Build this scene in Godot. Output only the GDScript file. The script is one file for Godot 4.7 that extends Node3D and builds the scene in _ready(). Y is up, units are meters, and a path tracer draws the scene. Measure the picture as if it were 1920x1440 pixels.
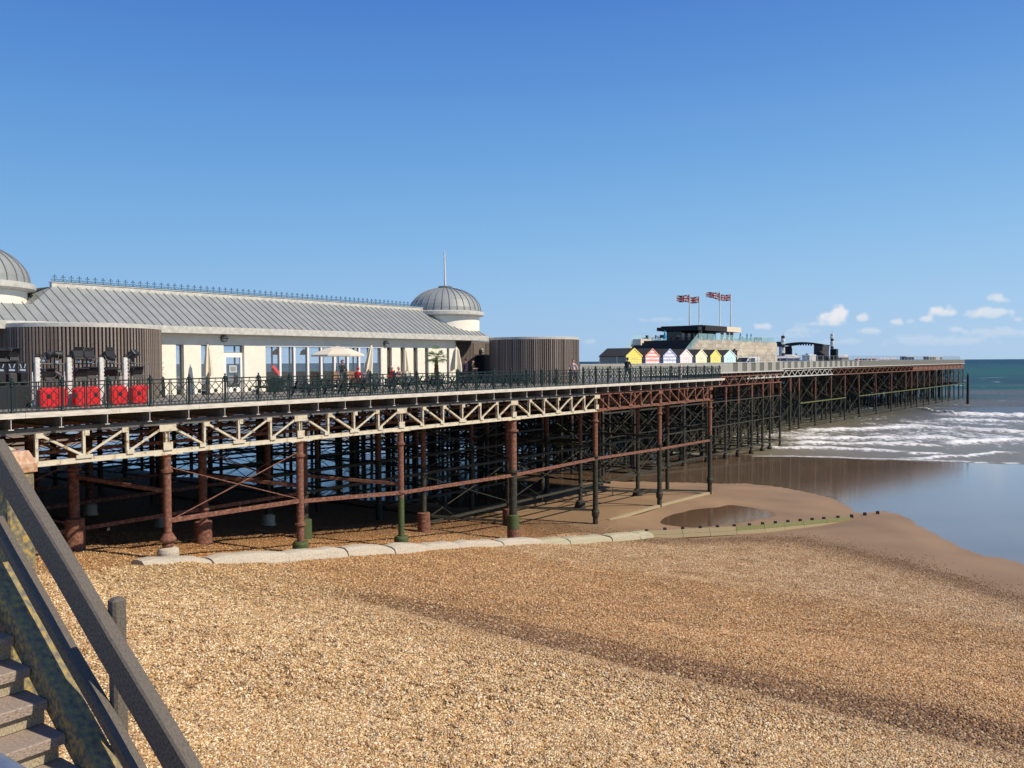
extends Node3D

# Axes: u runs out to sea along the pier, h is height above the pier deck, V runs across the pier away from the promenade side.
const SEA := -12.2
const EYE := 1.65
var M := {}
var rng := RandomNumberGenerator.new()
var n_big := FastNoiseLite.new()
var n_fine := FastNoiseLite.new()
var n_cell := FastNoiseLite.new()
var textures := {}

func W(u: float, h: float, v: float) -> Vector3:
	return Vector3(u, h, -v)


class Bag:
	var v := PackedVector3Array()
	var n := PackedVector3Array()
	var c := PackedColorArray()
	var t := PackedVector2Array()
	var col := Color.WHITE

	func tri(a: Vector3, b: Vector3, d: Vector3, na: Vector3, nb: Vector3, nd: Vector3) -> void:
		if (b - a).cross(d - a).dot(na + nb + nd) > 0.0:
			v.append_array([a, d, b])
			n.append_array([na, nd, nb])
		else:
			v.append_array([a, b, d])
			n.append_array([na, nb, nd])
		c.append_array([col, col, col])

	func quad(a: Vector3, b: Vector3, d: Vector3, e: Vector3) -> void:
		var m := (d - a).cross(e - b).normalized()
		tri(a, b, d, m, m, m)
		tri(a, d, e, m, m, m)

	# a face that must look towards "out"
	func face(a: Vector3, b: Vector3, d: Vector3, e: Vector3, out: Vector3) -> void:
		var m := (d - a).cross(e - b).normalized()
		if m.dot(out) < 0.0:
			m = -m
		tri(a, b, d, m, m, m)
		tri(a, d, e, m, m, m)

	func obox(x: Transform3D, s: Vector3) -> void:
		var p: Array[Vector3] = []
		for i in 8:
			p.append(x * (Vector3((i & 1) - 0.5, ((i >> 1) & 1) - 0.5, ((i >> 2) & 1) - 0.5) * s))
		var b := x.basis
		face(p[0], p[2], p[6], p[4], -b.x)
		face(p[1], p[3], p[7], p[5], b.x)
		face(p[0], p[1], p[5], p[4], -b.y)
		face(p[2], p[3], p[7], p[6], b.y)
		face(p[0], p[1], p[3], p[2], -b.z)
		face(p[4], p[5], p[7], p[6], b.z)

	func box(lo: Vector3, hi: Vector3) -> void:
		obox(Transform3D(Basis(), (lo + hi) * 0.5), (hi - lo).abs())

	# a box with its upright and top edges chamfered by r
	func cbox(x: Transform3D, s: Vector3, r: float) -> void:
		var rings: Array = []
		var hx := s.x * 0.5
		var hz := s.z * 0.5
		for lv in [[-s.y * 0.5, 0.0], [s.y * 0.5 - r, 0.0], [s.y * 0.5, r]]:
			var k: float = lv[1]
			var ring: Array[Vector3] = []
			for q in [[hx - k, hz - r - k * 0.4], [hx - r - k * 0.4, hz - k], [-hx + r + k * 0.4, hz - k], [-hx + k, hz - r - k * 0.4], [-hx + k, -hz + r + k * 0.4], [-hx + r + k * 0.4, -hz + k], [hx - r - k * 0.4, -hz + k], [hx - k, -hz + r + k * 0.4]]:
				ring.append(x * Vector3(q[0], lv[0], q[1]))
			rings.append(ring)
		for k in 2:
			for i in 8:
				var j := (i + 1) % 8
				var mid: Vector3 = (rings[k][i] + rings[k][j]) * 0.5
				face(rings[k][i], rings[k][j], rings[k + 1][j], rings[k + 1][i], mid - x.origin)
		for k in [0, 2]:
			for i in range(1, 7):
				var m: Vector3 = x.basis.y.normalized() * (1.0 if k == 2 else -1.0)
				tri(rings[k][0], rings[k][i], rings[k][i + 1], m, m, m)

	# a squared bar from a to b, w across, d along "up"
	func beam(a: Vector3, b: Vector3, w: float, d: float, up := Vector3.UP) -> void:
		var z := (b - a).normalized()
		if absf(z.dot(up)) > 0.98:
			up = Vector3(1, 0, 0) if absf(z.x) < 0.9 else Vector3(0, 0, 1)
		var x := up.cross(z).normalized()
		var y := z.cross(x)
		obox(Transform3D(Basis(x, y, z), (a + b) * 0.5), Vector3(w, d, a.distance_to(b)))

	func tube(a: Vector3, b: Vector3, r0: float, r1: float, seg := 8, caps := true) -> void:
		var z := (b - a).normalized()
		var up := Vector3.UP if absf(z.y) < 0.95 else Vector3.RIGHT
		var x := up.cross(z).normalized()
		var y := z.cross(x)
		for i in seg:
			var t0 := TAU * i / seg
			var t1 := TAU * (i + 1) / seg
			var d0 := x * cos(t0) + y * sin(t0)
			var d1 := x * cos(t1) + y * sin(t1)
			tri(a + d0 * r0, b + d0 * r1, b + d1 * r1, d0, d0, d1)
			tri(a + d0 * r0, b + d1 * r1, a + d1 * r0, d0, d1, d1)
			if caps:
				if r0 > 0.0:
					tri(a, a + d0 * r0, a + d1 * r0, -z, -z, -z)
				if r1 > 0.0:
					tri(b, b + d0 * r1, b + d1 * r1, z, z, z)

	# profile: Vector2(radius, height) from the bottom up, turned about the upright through o
	func lathe(o: Vector3, profile: Array, seg := 12, jitter := 0.0, from := 0.0, to := TAU) -> void:
		for k in profile.size() - 1:
			var p: Vector2 = profile[k]
			var q: Vector2 = profile[k + 1]
			var m := Vector2(q.y - p.y, p.x - q.x).normalized()
			for i in seg:
				var t0 := from + (to - from) * i / seg
				var t1 := from + (to - from) * (i + 1) / seg
				var d0 := Vector3(cos(t0), 0, sin(t0))
				var d1 := Vector3(cos(t1), 0, sin(t1))
				var j0 := 1.0 + jitter * sin(i * 12.9 + k * 4.1)
				var j1 := 1.0 + jitter * sin(((i + 1) % seg) * 12.9 + k * 4.1)
				var k0 := 1.0 + jitter * sin(i * 12.9 + (k + 1) * 4.1)
				var k1 := 1.0 + jitter * sin(((i + 1) % seg) * 12.9 + (k + 1) * 4.1)
				var n0 := (d0 * m.x + Vector3.UP * m.y)
				var n1 := (d1 * m.x + Vector3.UP * m.y)
				var a := o + d0 * p.x * j0 + Vector3.UP * p.y
				var b := o + d1 * p.x * j1 + Vector3.UP * p.y
				var d := o + d1 * q.x * k1 + Vector3.UP * q.y
				var e := o + d0 * q.x * k0 + Vector3.UP * q.y
				if p.x > 0.0:
					tri(a, b, d, n0, n1, n1)
				if q.x > 0.0:
					tri(a, d, e, n0, n1, n0)

	# a flat polygon pushed along "by" (from the polygon's plane), outline in order
	func prism(pts: Array, by: Vector3) -> void:
		var mid := Vector3.ZERO
		for p in pts:
			mid += p
		mid /= pts.size()
		var k := pts.size()
		for i in k:
			var j := (i + 1) % k
			face(pts[i], pts[j], pts[j] + by, pts[i] + by, (pts[i] + pts[j]) * 0.5 - mid)
		var flat := PackedVector2Array()
		var ax: Vector3 = (pts[1] - pts[0]).normalized()
		var nz := by.normalized()
		var ay := nz.cross(ax).normalized()
		for p in pts:
			flat.append(Vector2((p - mid).dot(ax), (p - mid).dot(ay)))
		var ids := Geometry2D.triangulate_polygon(flat)
		for i in range(0, ids.size(), 3):
			tri(pts[ids[i]], pts[ids[i + 1]], pts[ids[i + 2]], -nz, -nz, -nz)
			tri(pts[ids[i]] + by, pts[ids[i + 1]] + by, pts[ids[i + 2]] + by, nz, nz, nz)

	func ball(o: Vector3, r: float, seg := 8, squash := 1.0) -> void:
		var rings := maxi(3, seg / 2)
		for k in rings:
			var a0 := PI * k / rings - PI / 2
			var a1 := PI * (k + 1) / rings - PI / 2
			for i in seg:
				var q: Array[Vector3] = []
				for w in [[a0, i], [a0, i + 1], [a1, i + 1], [a1, i]]:
					var t: float = TAU * w[1] / seg
					q.append(Vector3(cos(w[0]) * cos(t), sin(w[0]), cos(w[0]) * sin(t)))
				var s := Vector3(r, r * squash, r)
				tri(o + q[0] * s, o + q[1] * s, o + q[2] * s, q[0], q[1], q[2])
				tri(o + q[0] * s, o + q[2] * s, o + q[3] * s, q[0], q[2], q[3])

	func mesh(m: Material, into: ArrayMesh = null) -> ArrayMesh:
		var am := into if into else ArrayMesh.new()
		if v.is_empty():
			return am
		var a := []
		a.resize(Mesh.ARRAY_MAX)
		a[Mesh.ARRAY_VERTEX] = v
		a[Mesh.ARRAY_NORMAL] = n
		a[Mesh.ARRAY_COLOR] = c
		if t.size() == v.size():
			a[Mesh.ARRAY_TEX_UV] = t
		am.add_surface_from_arrays(Mesh.PRIMITIVE_TRIANGLES, a)
		am.surface_set_material(am.get_surface_count() - 1, m)
		return am


# ---- naming
func put(called: String, m: Mesh, parent: Node = self, at := Vector3.ZERO, turn := 0.0) -> MeshInstance3D:
	var o := MeshInstance3D.new()
	o.name = called
	o.mesh = m
	o.position = at
	o.rotation.y = turn
	parent.add_child(o, true)
	return o

func hold(called: String, parent: Node = self, at := Vector3.ZERO, turn := 0.0) -> Node3D:
	var o := Node3D.new()
	o.name = called
	o.position = at
	o.rotation.y = turn
	parent.add_child(o, true)
	return o

func tag(o: Node, label: String, category := "", group := "", kind := "") -> Node:
	if label:
		o.set_meta("label", label)
	if category:
		o.set_meta("category", category)
	if group:
		o.set_meta("group", group)
	if kind:
		o.set_meta("kind", kind)
	return o

func thing(called: String, label: String, category: String, at := Vector3.ZERO, turn := 0.0, group := "") -> Node3D:
	var o := hold(called, self, at, turn)
	tag(o, label, category, group)
	return o

func copy(src: Node3D, called: String, at: Vector3, turn := 0.0, label := "") -> Node3D:
	var o: Node3D = src.duplicate()
	o.name = called
	add_child(o, true)
	o.position = at
	o.rotation.y = turn
	if label:
		o.set_meta("label", label)
	return o


# ---- materials
func lin(r: float, g: float, b: float, a := 1.0) -> Color:
	var c := Color(r, g, b).linear_to_srgb()
	c.a = a
	return c

func noise_tex(key: String, freq: float, ramp: Array, type := FastNoiseLite.TYPE_SIMPLEX_SMOOTH, oct := 4, size := 512) -> NoiseTexture2D:
	if textures.has(key):
		return textures[key]
	var f := FastNoiseLite.new()
	f.noise_type = type
	f.frequency = freq
	f.fractal_octaves = oct
	f.seed = hash(key) % 1000
	if type == FastNoiseLite.TYPE_CELLULAR:
		f.cellular_return_type = FastNoiseLite.RETURN_CELL_VALUE
		f.fractal_type = FastNoiseLite.FRACTAL_NONE
	var t := NoiseTexture2D.new()
	t.width = size
	t.height = size
	t.seamless = true
	t.noise = f
	var g := Gradient.new()
	var offs := PackedFloat32Array()
	var cols := PackedColorArray()
	for i in ramp.size():
		offs.append(ramp[i][0])
		cols.append(ramp[i][1])
	g.offsets = offs
	g.colors = cols
	t.color_ramp = g
	textures[key] = t
	return t

func bump_tex(key: String, freq: float, strength: float, type := FastNoiseLite.TYPE_SIMPLEX_SMOOTH, oct := 3, size := 512) -> NoiseTexture2D:
	if textures.has(key):
		return textures[key]
	var f := FastNoiseLite.new()
	f.noise_type = type
	f.frequency = freq
	f.fractal_octaves = oct
	f.seed = hash(key) % 1000
	if type == FastNoiseLite.TYPE_CELLULAR:
		f.cellular_return_type = FastNoiseLite.RETURN_DISTANCE
		f.fractal_type = FastNoiseLite.FRACTAL_NONE
	var t := NoiseTexture2D.new()
	t.width = size
	t.height = size
	t.seamless = true
	t.as_normal_map = true
	t.bump_strength = strength
	t.noise = f
	textures[key] = t
	return t

func grey(l: float) -> Color:
	return lin(l, l, l)

func mat(key: String, c: Color, rough := 0.8, grain: Texture2D = null, scale := Vector3.ONE, bump: Texture2D = null, bump_scale := 1.0, metal := 0.0) -> StandardMaterial3D:
	var m := StandardMaterial3D.new()
	m.resource_name = key
	m.albedo_color = c
	m.roughness = rough
	m.metallic = metal
	if grain:
		m.albedo_texture = grain
	if bump:
		m.normal_enabled = true
		m.normal_texture = bump
		m.normal_scale = bump_scale
	if grain or bump:
		m.uv1_triplanar = true
		m.uv1_world_triplanar = true
		m.uv1_scale = scale
	M[key] = m
	return m

func make_materials() -> void:
	var soft := noise_tex("soft", 0.012, [[0.0, grey(0.62)], [0.5, grey(0.82)], [1.0, grey(1.0)]])
	var blotch := noise_tex("blotch", 0.02, [[0.0, grey(0.35)], [0.45, grey(0.7)], [0.6, grey(0.9)], [1.0, grey(1.0)]], FastNoiseLite.TYPE_SIMPLEX_SMOOTH, 5)
	var streak := noise_tex("streak", 0.03, [[0.0, grey(0.42)], [0.5, grey(0.74)], [1.0, grey(1.0)]], FastNoiseLite.TYPE_SIMPLEX_SMOOTH, 4)
	var rusty := noise_tex("rusty", 0.018, [[0.0, lin(0.055, 0.032, 0.025)], [0.35, lin(0.14, 0.058, 0.038)], [0.55, lin(0.20, 0.085, 0.054)], [0.75, lin(0.26, 0.13, 0.085)], [1.0, lin(0.33, 0.20, 0.14)]], FastNoiseLite.TYPE_SIMPLEX_SMOOTH, 5)
	var rough_n := bump_tex("rough_n", 0.05, 5.0, FastNoiseLite.TYPE_SIMPLEX_SMOOTH, 4)
	var algae := noise_tex("algae", 0.02, [[0.0, lin(0.010, 0.010, 0.008)], [0.45, lin(0.026, 0.024, 0.019)], [0.6, lin(0.034, 0.040, 0.019)], [0.8, lin(0.062, 0.054, 0.04)], [1.0, lin(0.13, 0.105, 0.085)]], FastNoiseLite.TYPE_SIMPLEX_SMOOTH, 5)
	mat("rust", Color.WHITE, 0.85, rusty, Vector3(0.6, 0.6, 0.6), rough_n, 0.6)
	mat("shaded_rust", lin(0.85, 0.85, 0.85), 0.85, rusty, Vector3(0.5, 0.5, 0.5), rough_n, 0.6)  # rust dimmed evenly, carrying the shade under the deck
	mat("algae", Color.WHITE, 0.7, algae, Vector3(0.5, 0.5, 0.5), rough_n, 0.9)
	mat("green_algae", lin(0.085, 0.125, 0.04), 0.75, blotch, Vector3(0.8, 0.8, 0.8), rough_n, 0.9)
	mat("lime_algae", lin(0.15, 0.165, 0.045), 0.75, soft, Vector3(0.5, 0.5, 0.5))
	mat("cream_paint", lin(0.66, 0.61, 0.47), 0.6, noise_tex("chipped", 0.011, [[0.0, lin(0.40, 0.25, 0.15)], [0.2, lin(0.66, 0.52, 0.4)], [0.27, grey(0.84)], [1.0, grey(1.0)]], FastNoiseLite.TYPE_SIMPLEX_SMOOTH, 5), Vector3(0.5, 0.5, 0.5))
	mat("fascia", lin(0.74, 0.70, 0.60), 0.7, soft, Vector3(0.25, 1.2, 0.25))
	mat("white_steel", lin(0.62, 0.62, 0.58), 0.55, soft, Vector3(0.4, 0.4, 0.4))
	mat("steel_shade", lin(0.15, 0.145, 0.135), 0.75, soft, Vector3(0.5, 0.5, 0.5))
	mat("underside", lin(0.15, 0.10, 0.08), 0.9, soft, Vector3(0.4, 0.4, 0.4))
	mat("deck_wood", lin(0.30, 0.275, 0.245), 0.8, noise_tex("planks", 0.04, [[0.0, grey(0.5)], [1.0, grey(1.0)]]), Vector3(3.0, 1.0, 0.2))
	mat("rail_green", lin(0.010, 0.030, 0.026), 0.42, soft, Vector3(2, 2, 2))
	mat("bin_green", lin(0.008, 0.022, 0.018), 0.4)
	mat("table_green", lin(0.010, 0.024, 0.022), 0.3)
	mat("zinc", lin(0.335, 0.36, 0.35), 0.55, noise_tex("zincy", 0.008, [[0.0, grey(0.72)], [0.5, grey(0.88)], [1.0, grey(1.0)]], FastNoiseLite.TYPE_SIMPLEX_SMOOTH, 5), Vector3(0.25, 0.25, 0.25), null, 1.0, 0.12)
	mat("zinc_seam", lin(0.20, 0.21, 0.215), 0.55, null, Vector3.ONE, null, 1.0, 0.1)
	mat("zinc_pale", lin(0.64, 0.63, 0.57), 0.5, soft, Vector3(0.5, 0.5, 0.5))
	mat("cresting", lin(0.065, 0.14, 0.22), 0.5)
	mat("render", lin(0.85, 0.81, 0.69), 0.85, noise_tex("render", 0.01, [[0.0, grey(0.9)], [1.0, grey(1.0)]]), Vector3(0.3, 0.3, 0.3))
	mat("white_frame", lin(0.82, 0.81, 0.78), 0.45)
	mat("grey_frame", lin(0.22, 0.22, 0.22), 0.5)
	mat("slot_panel", lin(0.105, 0.085, 0.065), 0.7, streak, Vector3(2, 0.4, 2))
	mat("inside", lin(0.20, 0.19, 0.17), 0.8)
	mat("inside_dark", lin(0.03, 0.03, 0.032), 0.7)
	mat("batten_a", lin(0.30, 0.245, 0.205), 0.85, streak, Vector3(5, 0.35, 5))
	mat("batten_b", lin(0.21, 0.17, 0.145), 0.85, streak, Vector3(5, 0.35, 5))
	mat("batten_c", lin(0.37, 0.315, 0.27), 0.85, streak, Vector3(5, 0.35, 5))
	mat("batten_back", lin(0.15, 0.125, 0.105), 0.9)
	mat("black", lin(0.014, 0.014, 0.016), 0.5)
	mat("black_fabric", lin(0.02, 0.019, 0.02), 0.85)
	mat("charcoal", lin(0.045, 0.044, 0.046), 0.75)
	mat("felt", lin(0.028, 0.027, 0.030), 0.9, soft, Vector3(0.8, 0.8, 0.8))
	mat("chrome", lin(0.72, 0.72, 0.72), 0.16, null, Vector3.ONE, null, 1.0, 0.9)
	mat("red_plastic", lin(0.62, 0.018, 0.022), 0.38)
	mat("red_cloth", lin(0.55, 0.015, 0.02), 0.8)
	mat("coral_cloth", lin(0.62, 0.09, 0.085), 0.8)
	mat("white_paint", lin(0.80, 0.80, 0.76), 0.45, soft, Vector3(1, 1, 1))
	var canvas := mat("canvas", lin(0.78, 0.72, 0.57), 0.85)
	canvas.backlight_enabled = true
	canvas.backlight = lin(0.3, 0.27, 0.2)
	mat("blue_canvas", lin(0.02, 0.30, 0.52), 0.8)
	mat("pine", lin(0.42, 0.20, 0.085), 0.6, streak, Vector3(2, 0.6, 2))
	mat("groyne_wood", lin(0.50, 0.42, 0.25), 0.8, streak, Vector3(0.5, 4, 0.5))
	mat("groyne_green", lin(0.27, 0.28, 0.11), 0.8, blotch, Vector3(1, 1, 1))
	mat("post_dark", lin(0.03, 0.026, 0.022), 0.8, soft, Vector3(2, 2, 2))
	var stone := noise_tex("stony", 0.03, [[0.0, grey(0.4)], [0.4, grey(0.74)], [0.65, grey(0.92)], [1.0, grey(1.0)]], FastNoiseLite.TYPE_SIMPLEX_SMOOTH, 5)
	mat("concrete", lin(0.60, 0.54, 0.43), 0.9, stone, Vector3(0.7, 0.7, 0.7), rough_n, 0.9)
	mat("concrete_moss", lin(0.52, 0.48, 0.33), 0.9, stone, Vector3(0.7, 0.7, 0.7), rough_n, 0.9)
	mat("old_wood", lin(0.165, 0.145, 0.118), 0.85, noise_tex("grain", 0.035, [[0.0, grey(0.34)], [0.42, grey(0.66)], [0.7, grey(0.9)], [1.0, grey(1.0)]], FastNoiseLite.TYPE_SIMPLEX_SMOOTH, 5), Vector3(6, 2.2, 2.2), bump_tex("grain_n", 0.06, 4.0), 0.5)
	mat("lichen_wood", Color.WHITE, 0.9, noise_tex("lichen", 0.016, [[0.0, lin(0.09, 0.075, 0.055)], [0.36, lin(0.18, 0.155, 0.105)], [0.52, lin(0.25, 0.22, 0.13)], [0.66, lin(0.30, 0.26, 0.12)], [0.72, lin(0.48, 0.29, 0.03)], [0.79, lin(0.54, 0.32, 0.03)], [0.84, lin(0.36, 0.33, 0.22)], [1.0, lin(0.46, 0.43, 0.33)]], FastNoiseLite.TYPE_SIMPLEX_SMOOTH, 5), Vector3(2.2, 2.2, 2.2), textures["grain_n"], 0.5)
	mat("tread_wood", lin(0.42, 0.335, 0.27), 0.85, textures["grain"], Vector3(2.2, 4, 6), textures["grain_n"], 0.5)
	mat("riser_wood", lin(0.50, 0.43, 0.29), 0.85, textures["grain"], Vector3(5, 2, 5), textures["grain_n"], 0.5)
	mat("copper", lin(0.55, 0.37, 0.25), 0.55, noise_tex("coppery", 0.012, [[0.0, lin(0.55, 0.42, 0.33)], [0.5, lin(0.85, 0.72, 0.6)], [0.62, grey(1.0)], [1.0, lin(0.75, 0.9, 0.85)]], FastNoiseLite.TYPE_SIMPLEX_SMOOTH, 5), Vector3(3, 3, 3))
	mat("galvanised", lin(0.36, 0.39, 0.42), 0.35, soft, Vector3(2, 2, 2), null, 1.0, 0.6)
	mat("grey_panel", lin(0.42, 0.42, 0.37), 0.6, soft, Vector3(0.5, 0.5, 0.5))
	mat("crate_grey", lin(0.20, 0.195, 0.175), 0.7, soft, Vector3(0.5, 0.5, 0.5))
	mat("mesh_panel", lin(0.13, 0.125, 0.11), 0.75)
	mat("pale_rail", lin(0.62, 0.62, 0.58), 0.5)
	mat("crinkle_wood", lin(0.80, 0.72, 0.57), 0.8, noise_tex("crinkle", 0.02, [[0.0, lin(0.5, 0.42, 0.33)], [0.4, grey(0.85)], [1.0, grey(1.0)]]), Vector3(1, 0.4, 1))
	mat("step_wood", lin(0.05, 0.046, 0.048), 0.85, streak, Vector3(1, 3, 1))
	mat("palm_trunk", lin(0.16, 0.075, 0.03), 0.9, streak, Vector3(6, 6, 6), rough_n, 1.0)
	var leaf := mat("leaf", lin(0.055, 0.11, 0.022), 0.5)
	leaf.backlight_enabled = true
	leaf.backlight = lin(0.10, 0.16, 0.03)
	mat("lamp_grey", lin(0.12, 0.125, 0.125), 0.5)
	mat("navy", lin(0.018, 0.035, 0.13), 0.5)
	mat("orange_plastic", lin(0.75, 0.13, 0.03), 0.5)
	mat("van_white", lin(0.74, 0.76, 0.77), 0.3)
	mat("tyre", lin(0.02, 0.02, 0.02), 0.8)
	var glass := mat("glass", Color(1, 1, 1, 0.06), 0.03)
	glass.transparency = BaseMaterial3D.TRANSPARENCY_ALPHA
	var tinted := mat("tinted_glass", Color(0.62, 0.78, 0.79, 0.5), 0.3)
	tinted.transparency = BaseMaterial3D.TRANSPARENCY_ALPHA
	mat("dark_glass", lin(0.02, 0.025, 0.03), 0.06)
	var tint := mat("tint", Color.WHITE, 0.75)
	tint.vertex_color_use_as_albedo = true
	var cloth := mat("tint_cloth", Color.WHITE, 0.85)
	cloth.vertex_color_use_as_albedo = true
	# ground
	var cell := noise_tex("pebbly", 0.045, [[0.0, lin(0.07, 0.042, 0.02)], [0.25, lin(0.21, 0.125, 0.056)], [0.5, lin(0.38, 0.245, 0.115)], [0.72, lin(0.52, 0.36, 0.185)], [0.9, lin(0.66, 0.53, 0.33)], [1.0, lin(0.78, 0.70, 0.52)]], FastNoiseLite.TYPE_CELLULAR, 1, 1024)
	var cell_n := bump_tex("pebbly_n", 0.045, 9.0, FastNoiseLite.TYPE_CELLULAR, 1, 1024)
	var sh := mat("shingle", Color.WHITE, 0.85, cell, Vector3(0.42, 0.42, 0.42), cell_n, 1.0)
	sh.vertex_color_use_as_albedo = true
	var sandy := noise_tex("sandy", 0.05, [[0.0, grey(0.82)], [1.0, grey(1.0)]], FastNoiseLite.TYPE_SIMPLEX_SMOOTH, 5)
	var sd := mat("sand", lin(1, 1, 1), 0.8, sandy, Vector3(0.35, 0.35, 0.35), bump_tex("sand_n", 0.05, 3.0), 0.12)
	sd.vertex_color_use_as_albedo = true
	var wet := mat("wet_sand", lin(1, 1, 1), 0.09, sandy, Vector3(0.2, 0.2, 0.2), bump_tex("ripple_n", 0.012, 2.0), 0.03)
	wet.vertex_color_use_as_albedo = true
	mat("pool", lin(0.13, 0.082, 0.048), 0.06, null, Vector3(0.4, 0.4, 0.4), bump_tex("pool_n", 0.02, 3.0), 0.12)
	var sea := mat("sea", Color.WHITE, 0.34, null, Vector3(0.22, 0.22, 0.22), bump_tex("sea_n", 0.016, 8.0, FastNoiseLite.TYPE_SIMPLEX_SMOOTH, 5), 1.0)
	sea.vertex_color_use_as_albedo = true
	sea.metallic_specular = 0.35
	var off: StandardMaterial3D = mat("open_sea", Color.WHITE, 0.5, null, Vector3(0.05, 0.05, 0.05), textures["sea_n"], 1.0)
	off.vertex_color_use_as_albedo = true
	off.metallic_specular = 0.35
	var peb := mat("pebble", Color.WHITE, 0.7)
	peb.vertex_color_use_as_albedo = true


func lut(xs: Array, ys: Array, x: float) -> float:
	if x <= xs[0]:
		return ys[0]
	for i in range(1, xs.size()):
		if x < xs[i]:
			return lerpf(ys[i - 1], ys[i], (x - xs[i - 1]) / (xs[i] - xs[i - 1]))
	return ys[-1]

const PU := [-10.0, 2.0, 6.0, 8.0, 12.0, 17.0, 18.6, 19.8, 25.5, 32.0, 42.0, 48.0, 51.6, 61.6, 71.6, 85.0, 100.0, 117.0, 140.0, 200.0, 420.0]
const PY := [-4.6, -4.75, -4.9, -5.05, -5.45, -6.0, -6.12, -6.42, -7.08, -8.0, -9.25, -9.8, -9.97, -10.2, -10.5, -10.95, -11.5, -12.2, -12.9, -14.0, -15.0]
const BV := [-60.0, -10.0, 0.0, 5.2, 9.0, 12.0, 15.0, 16.6, 18.0, 19.75, 22.5, 27.8, 32.5, 35.7, 44.0, 47.0, 140.0]
const BU := [40.0, 46.0, 52.0, 55.9, 59.5, 65.4, 71.5, 73.5, 70.5, 74.4, 79.3, 83.6, 84.8, 82.7, 79.0, 78.0, 76.0]

func prof(u: float) -> float:
	return lut(PU, PY, u)

func wet_from(v: float) -> float:
	return lut(BV, BU, v)

func shore(v: float) -> float:
	return (127.7 - 0.25 * v) / 0.968 - 2.5 * smoothstep(36.0, 46.0, v)

# the seaward edge of the shingle
func toe(v: float) -> float:
	return lut([-60.0, 0.0, 4.4, 10.0, 18.0, 26.0, 34.0, 50.0, 140.0], [38.0, 45.0, 47.0, 52.0, 56.5, 49.0, 50.5, 51.0, 50.0], v)

func hollow(u: float, v: float) -> float:
	if u < 48.0 or u > 72.0 or v < 20.0 or v > 34.0:
		return 2.0
	return Vector2((u - 60.0) / 8.3, (v - 27.2 + (u - 60.0) * 0.16) / 4.4).length() + 0.3 * n_fine.get_noise_2d(u * 0.8, v * 0.8)

func ground(u: float, v: float) -> float:
	var y := prof(u)
	var ub := wet_from(v)
	var start := clampf(toe(v) - 4.0, 30.0, 50.0)
	if u > start:
		# below the shingle the sand shelves evenly to the sea, with the bar lying on it
		var along := u * 0.968 + v * 0.25
		var z := SEA + 0.029 * (128.0 - along)
		if u < ub:
			z += 0.10 * smoothstep(0.0, 5.0, ub - u)
			z += 0.34 * exp(-pow((v - 33.0) / 8.0, 2.0)) * smoothstep(0.0, 12.0, ub - u)
		y = lerpf(y, z, smoothstep(start, start + 12.0, u))
	# the hollow full of water in the corner of the groyne
	var e := hollow(u, v)
	if e < 1.0:
		y -= 0.5 * (1.0 - e * e)
	# the pool in the shade under the pier
	if v > 38.0 and u > 46.0 and u < 92.0:
		var wob := n_big.get_noise_2d(u * 1.3, v * 1.3)
		var b := smoothstep(43.0, 48.0, v + wob * 4.0) * smoothstep(50.5, 56.0, u + wob * 4.0) * (1.0 - smoothstep(72.0, 80.0, u))
		y = lerpf(y, -10.8, b)
		y += 0.3 * exp(-pow((u - 81.0) / 3.5, 2.0)) * smoothstep(42.0, 47.0, v)
		y += 0.28 * exp(-pow((v - 43.0) / 2.5, 2.0)) * smoothstep(58.0, 64.0, u) * (1.0 - smoothstep(74.0, 80.0, u))
	if u > 49.0 and u < 70.0 and v < 30.0:
		var gd := v - lut([12.0, 20.0, 26.0, 32.0, 39.6, 50.0, 57.0, 67.7, 71.0], [30.0, 29.75, 29.6, 29.3, 28.4, 26.0, 21.9, 17.6, 16.3], u)
		if gd < 0.2:
			y -= 0.34 * exp(-pow((gd + 0.2) / 1.5, 2.0)) * smoothstep(49.5, 53.0, u) * smoothstep(69.0, 64.0, u)
	# low swells and, on the dry shingle, trodden hollows
	if u < 56.0:
		var k := 1.0 - smoothstep(44.0, 54.0, u)
		y += 0.09 * k * n_big.get_noise_2d(u * 2.2, v * 0.9)
		if v < 31.0:
			y += 0.05 * k * n_big.get_noise_2d(u * 7.0 + 40.0, v * 3.0)
			# heaped a little against the groyne
			y += 0.16 * exp(-pow((v - 28.6) / 2.0, 2.0)) * smoothstep(28.0, 34.0, u) * k
			y += 0.22 * exp(-pow((v - 29.0) / 1.8, 2.0)) * (1.0 - smoothstep(19.0, 23.0, u))
			if u < 20.0:
				var trod := smoothstep(19.6, 17.5, u + n_big.get_noise_2d(u, v) * 1.5)
				var dd := n_cell.get_noise_2d(u, v) + 1.0
				y -= 0.12 * trod * (1.0 - smoothstep(0.04, 0.42, dd)) * (0.6 + 0.9 * n_fine.get_noise_2d(u * 1.2, v * 1.2))
	return y

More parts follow.
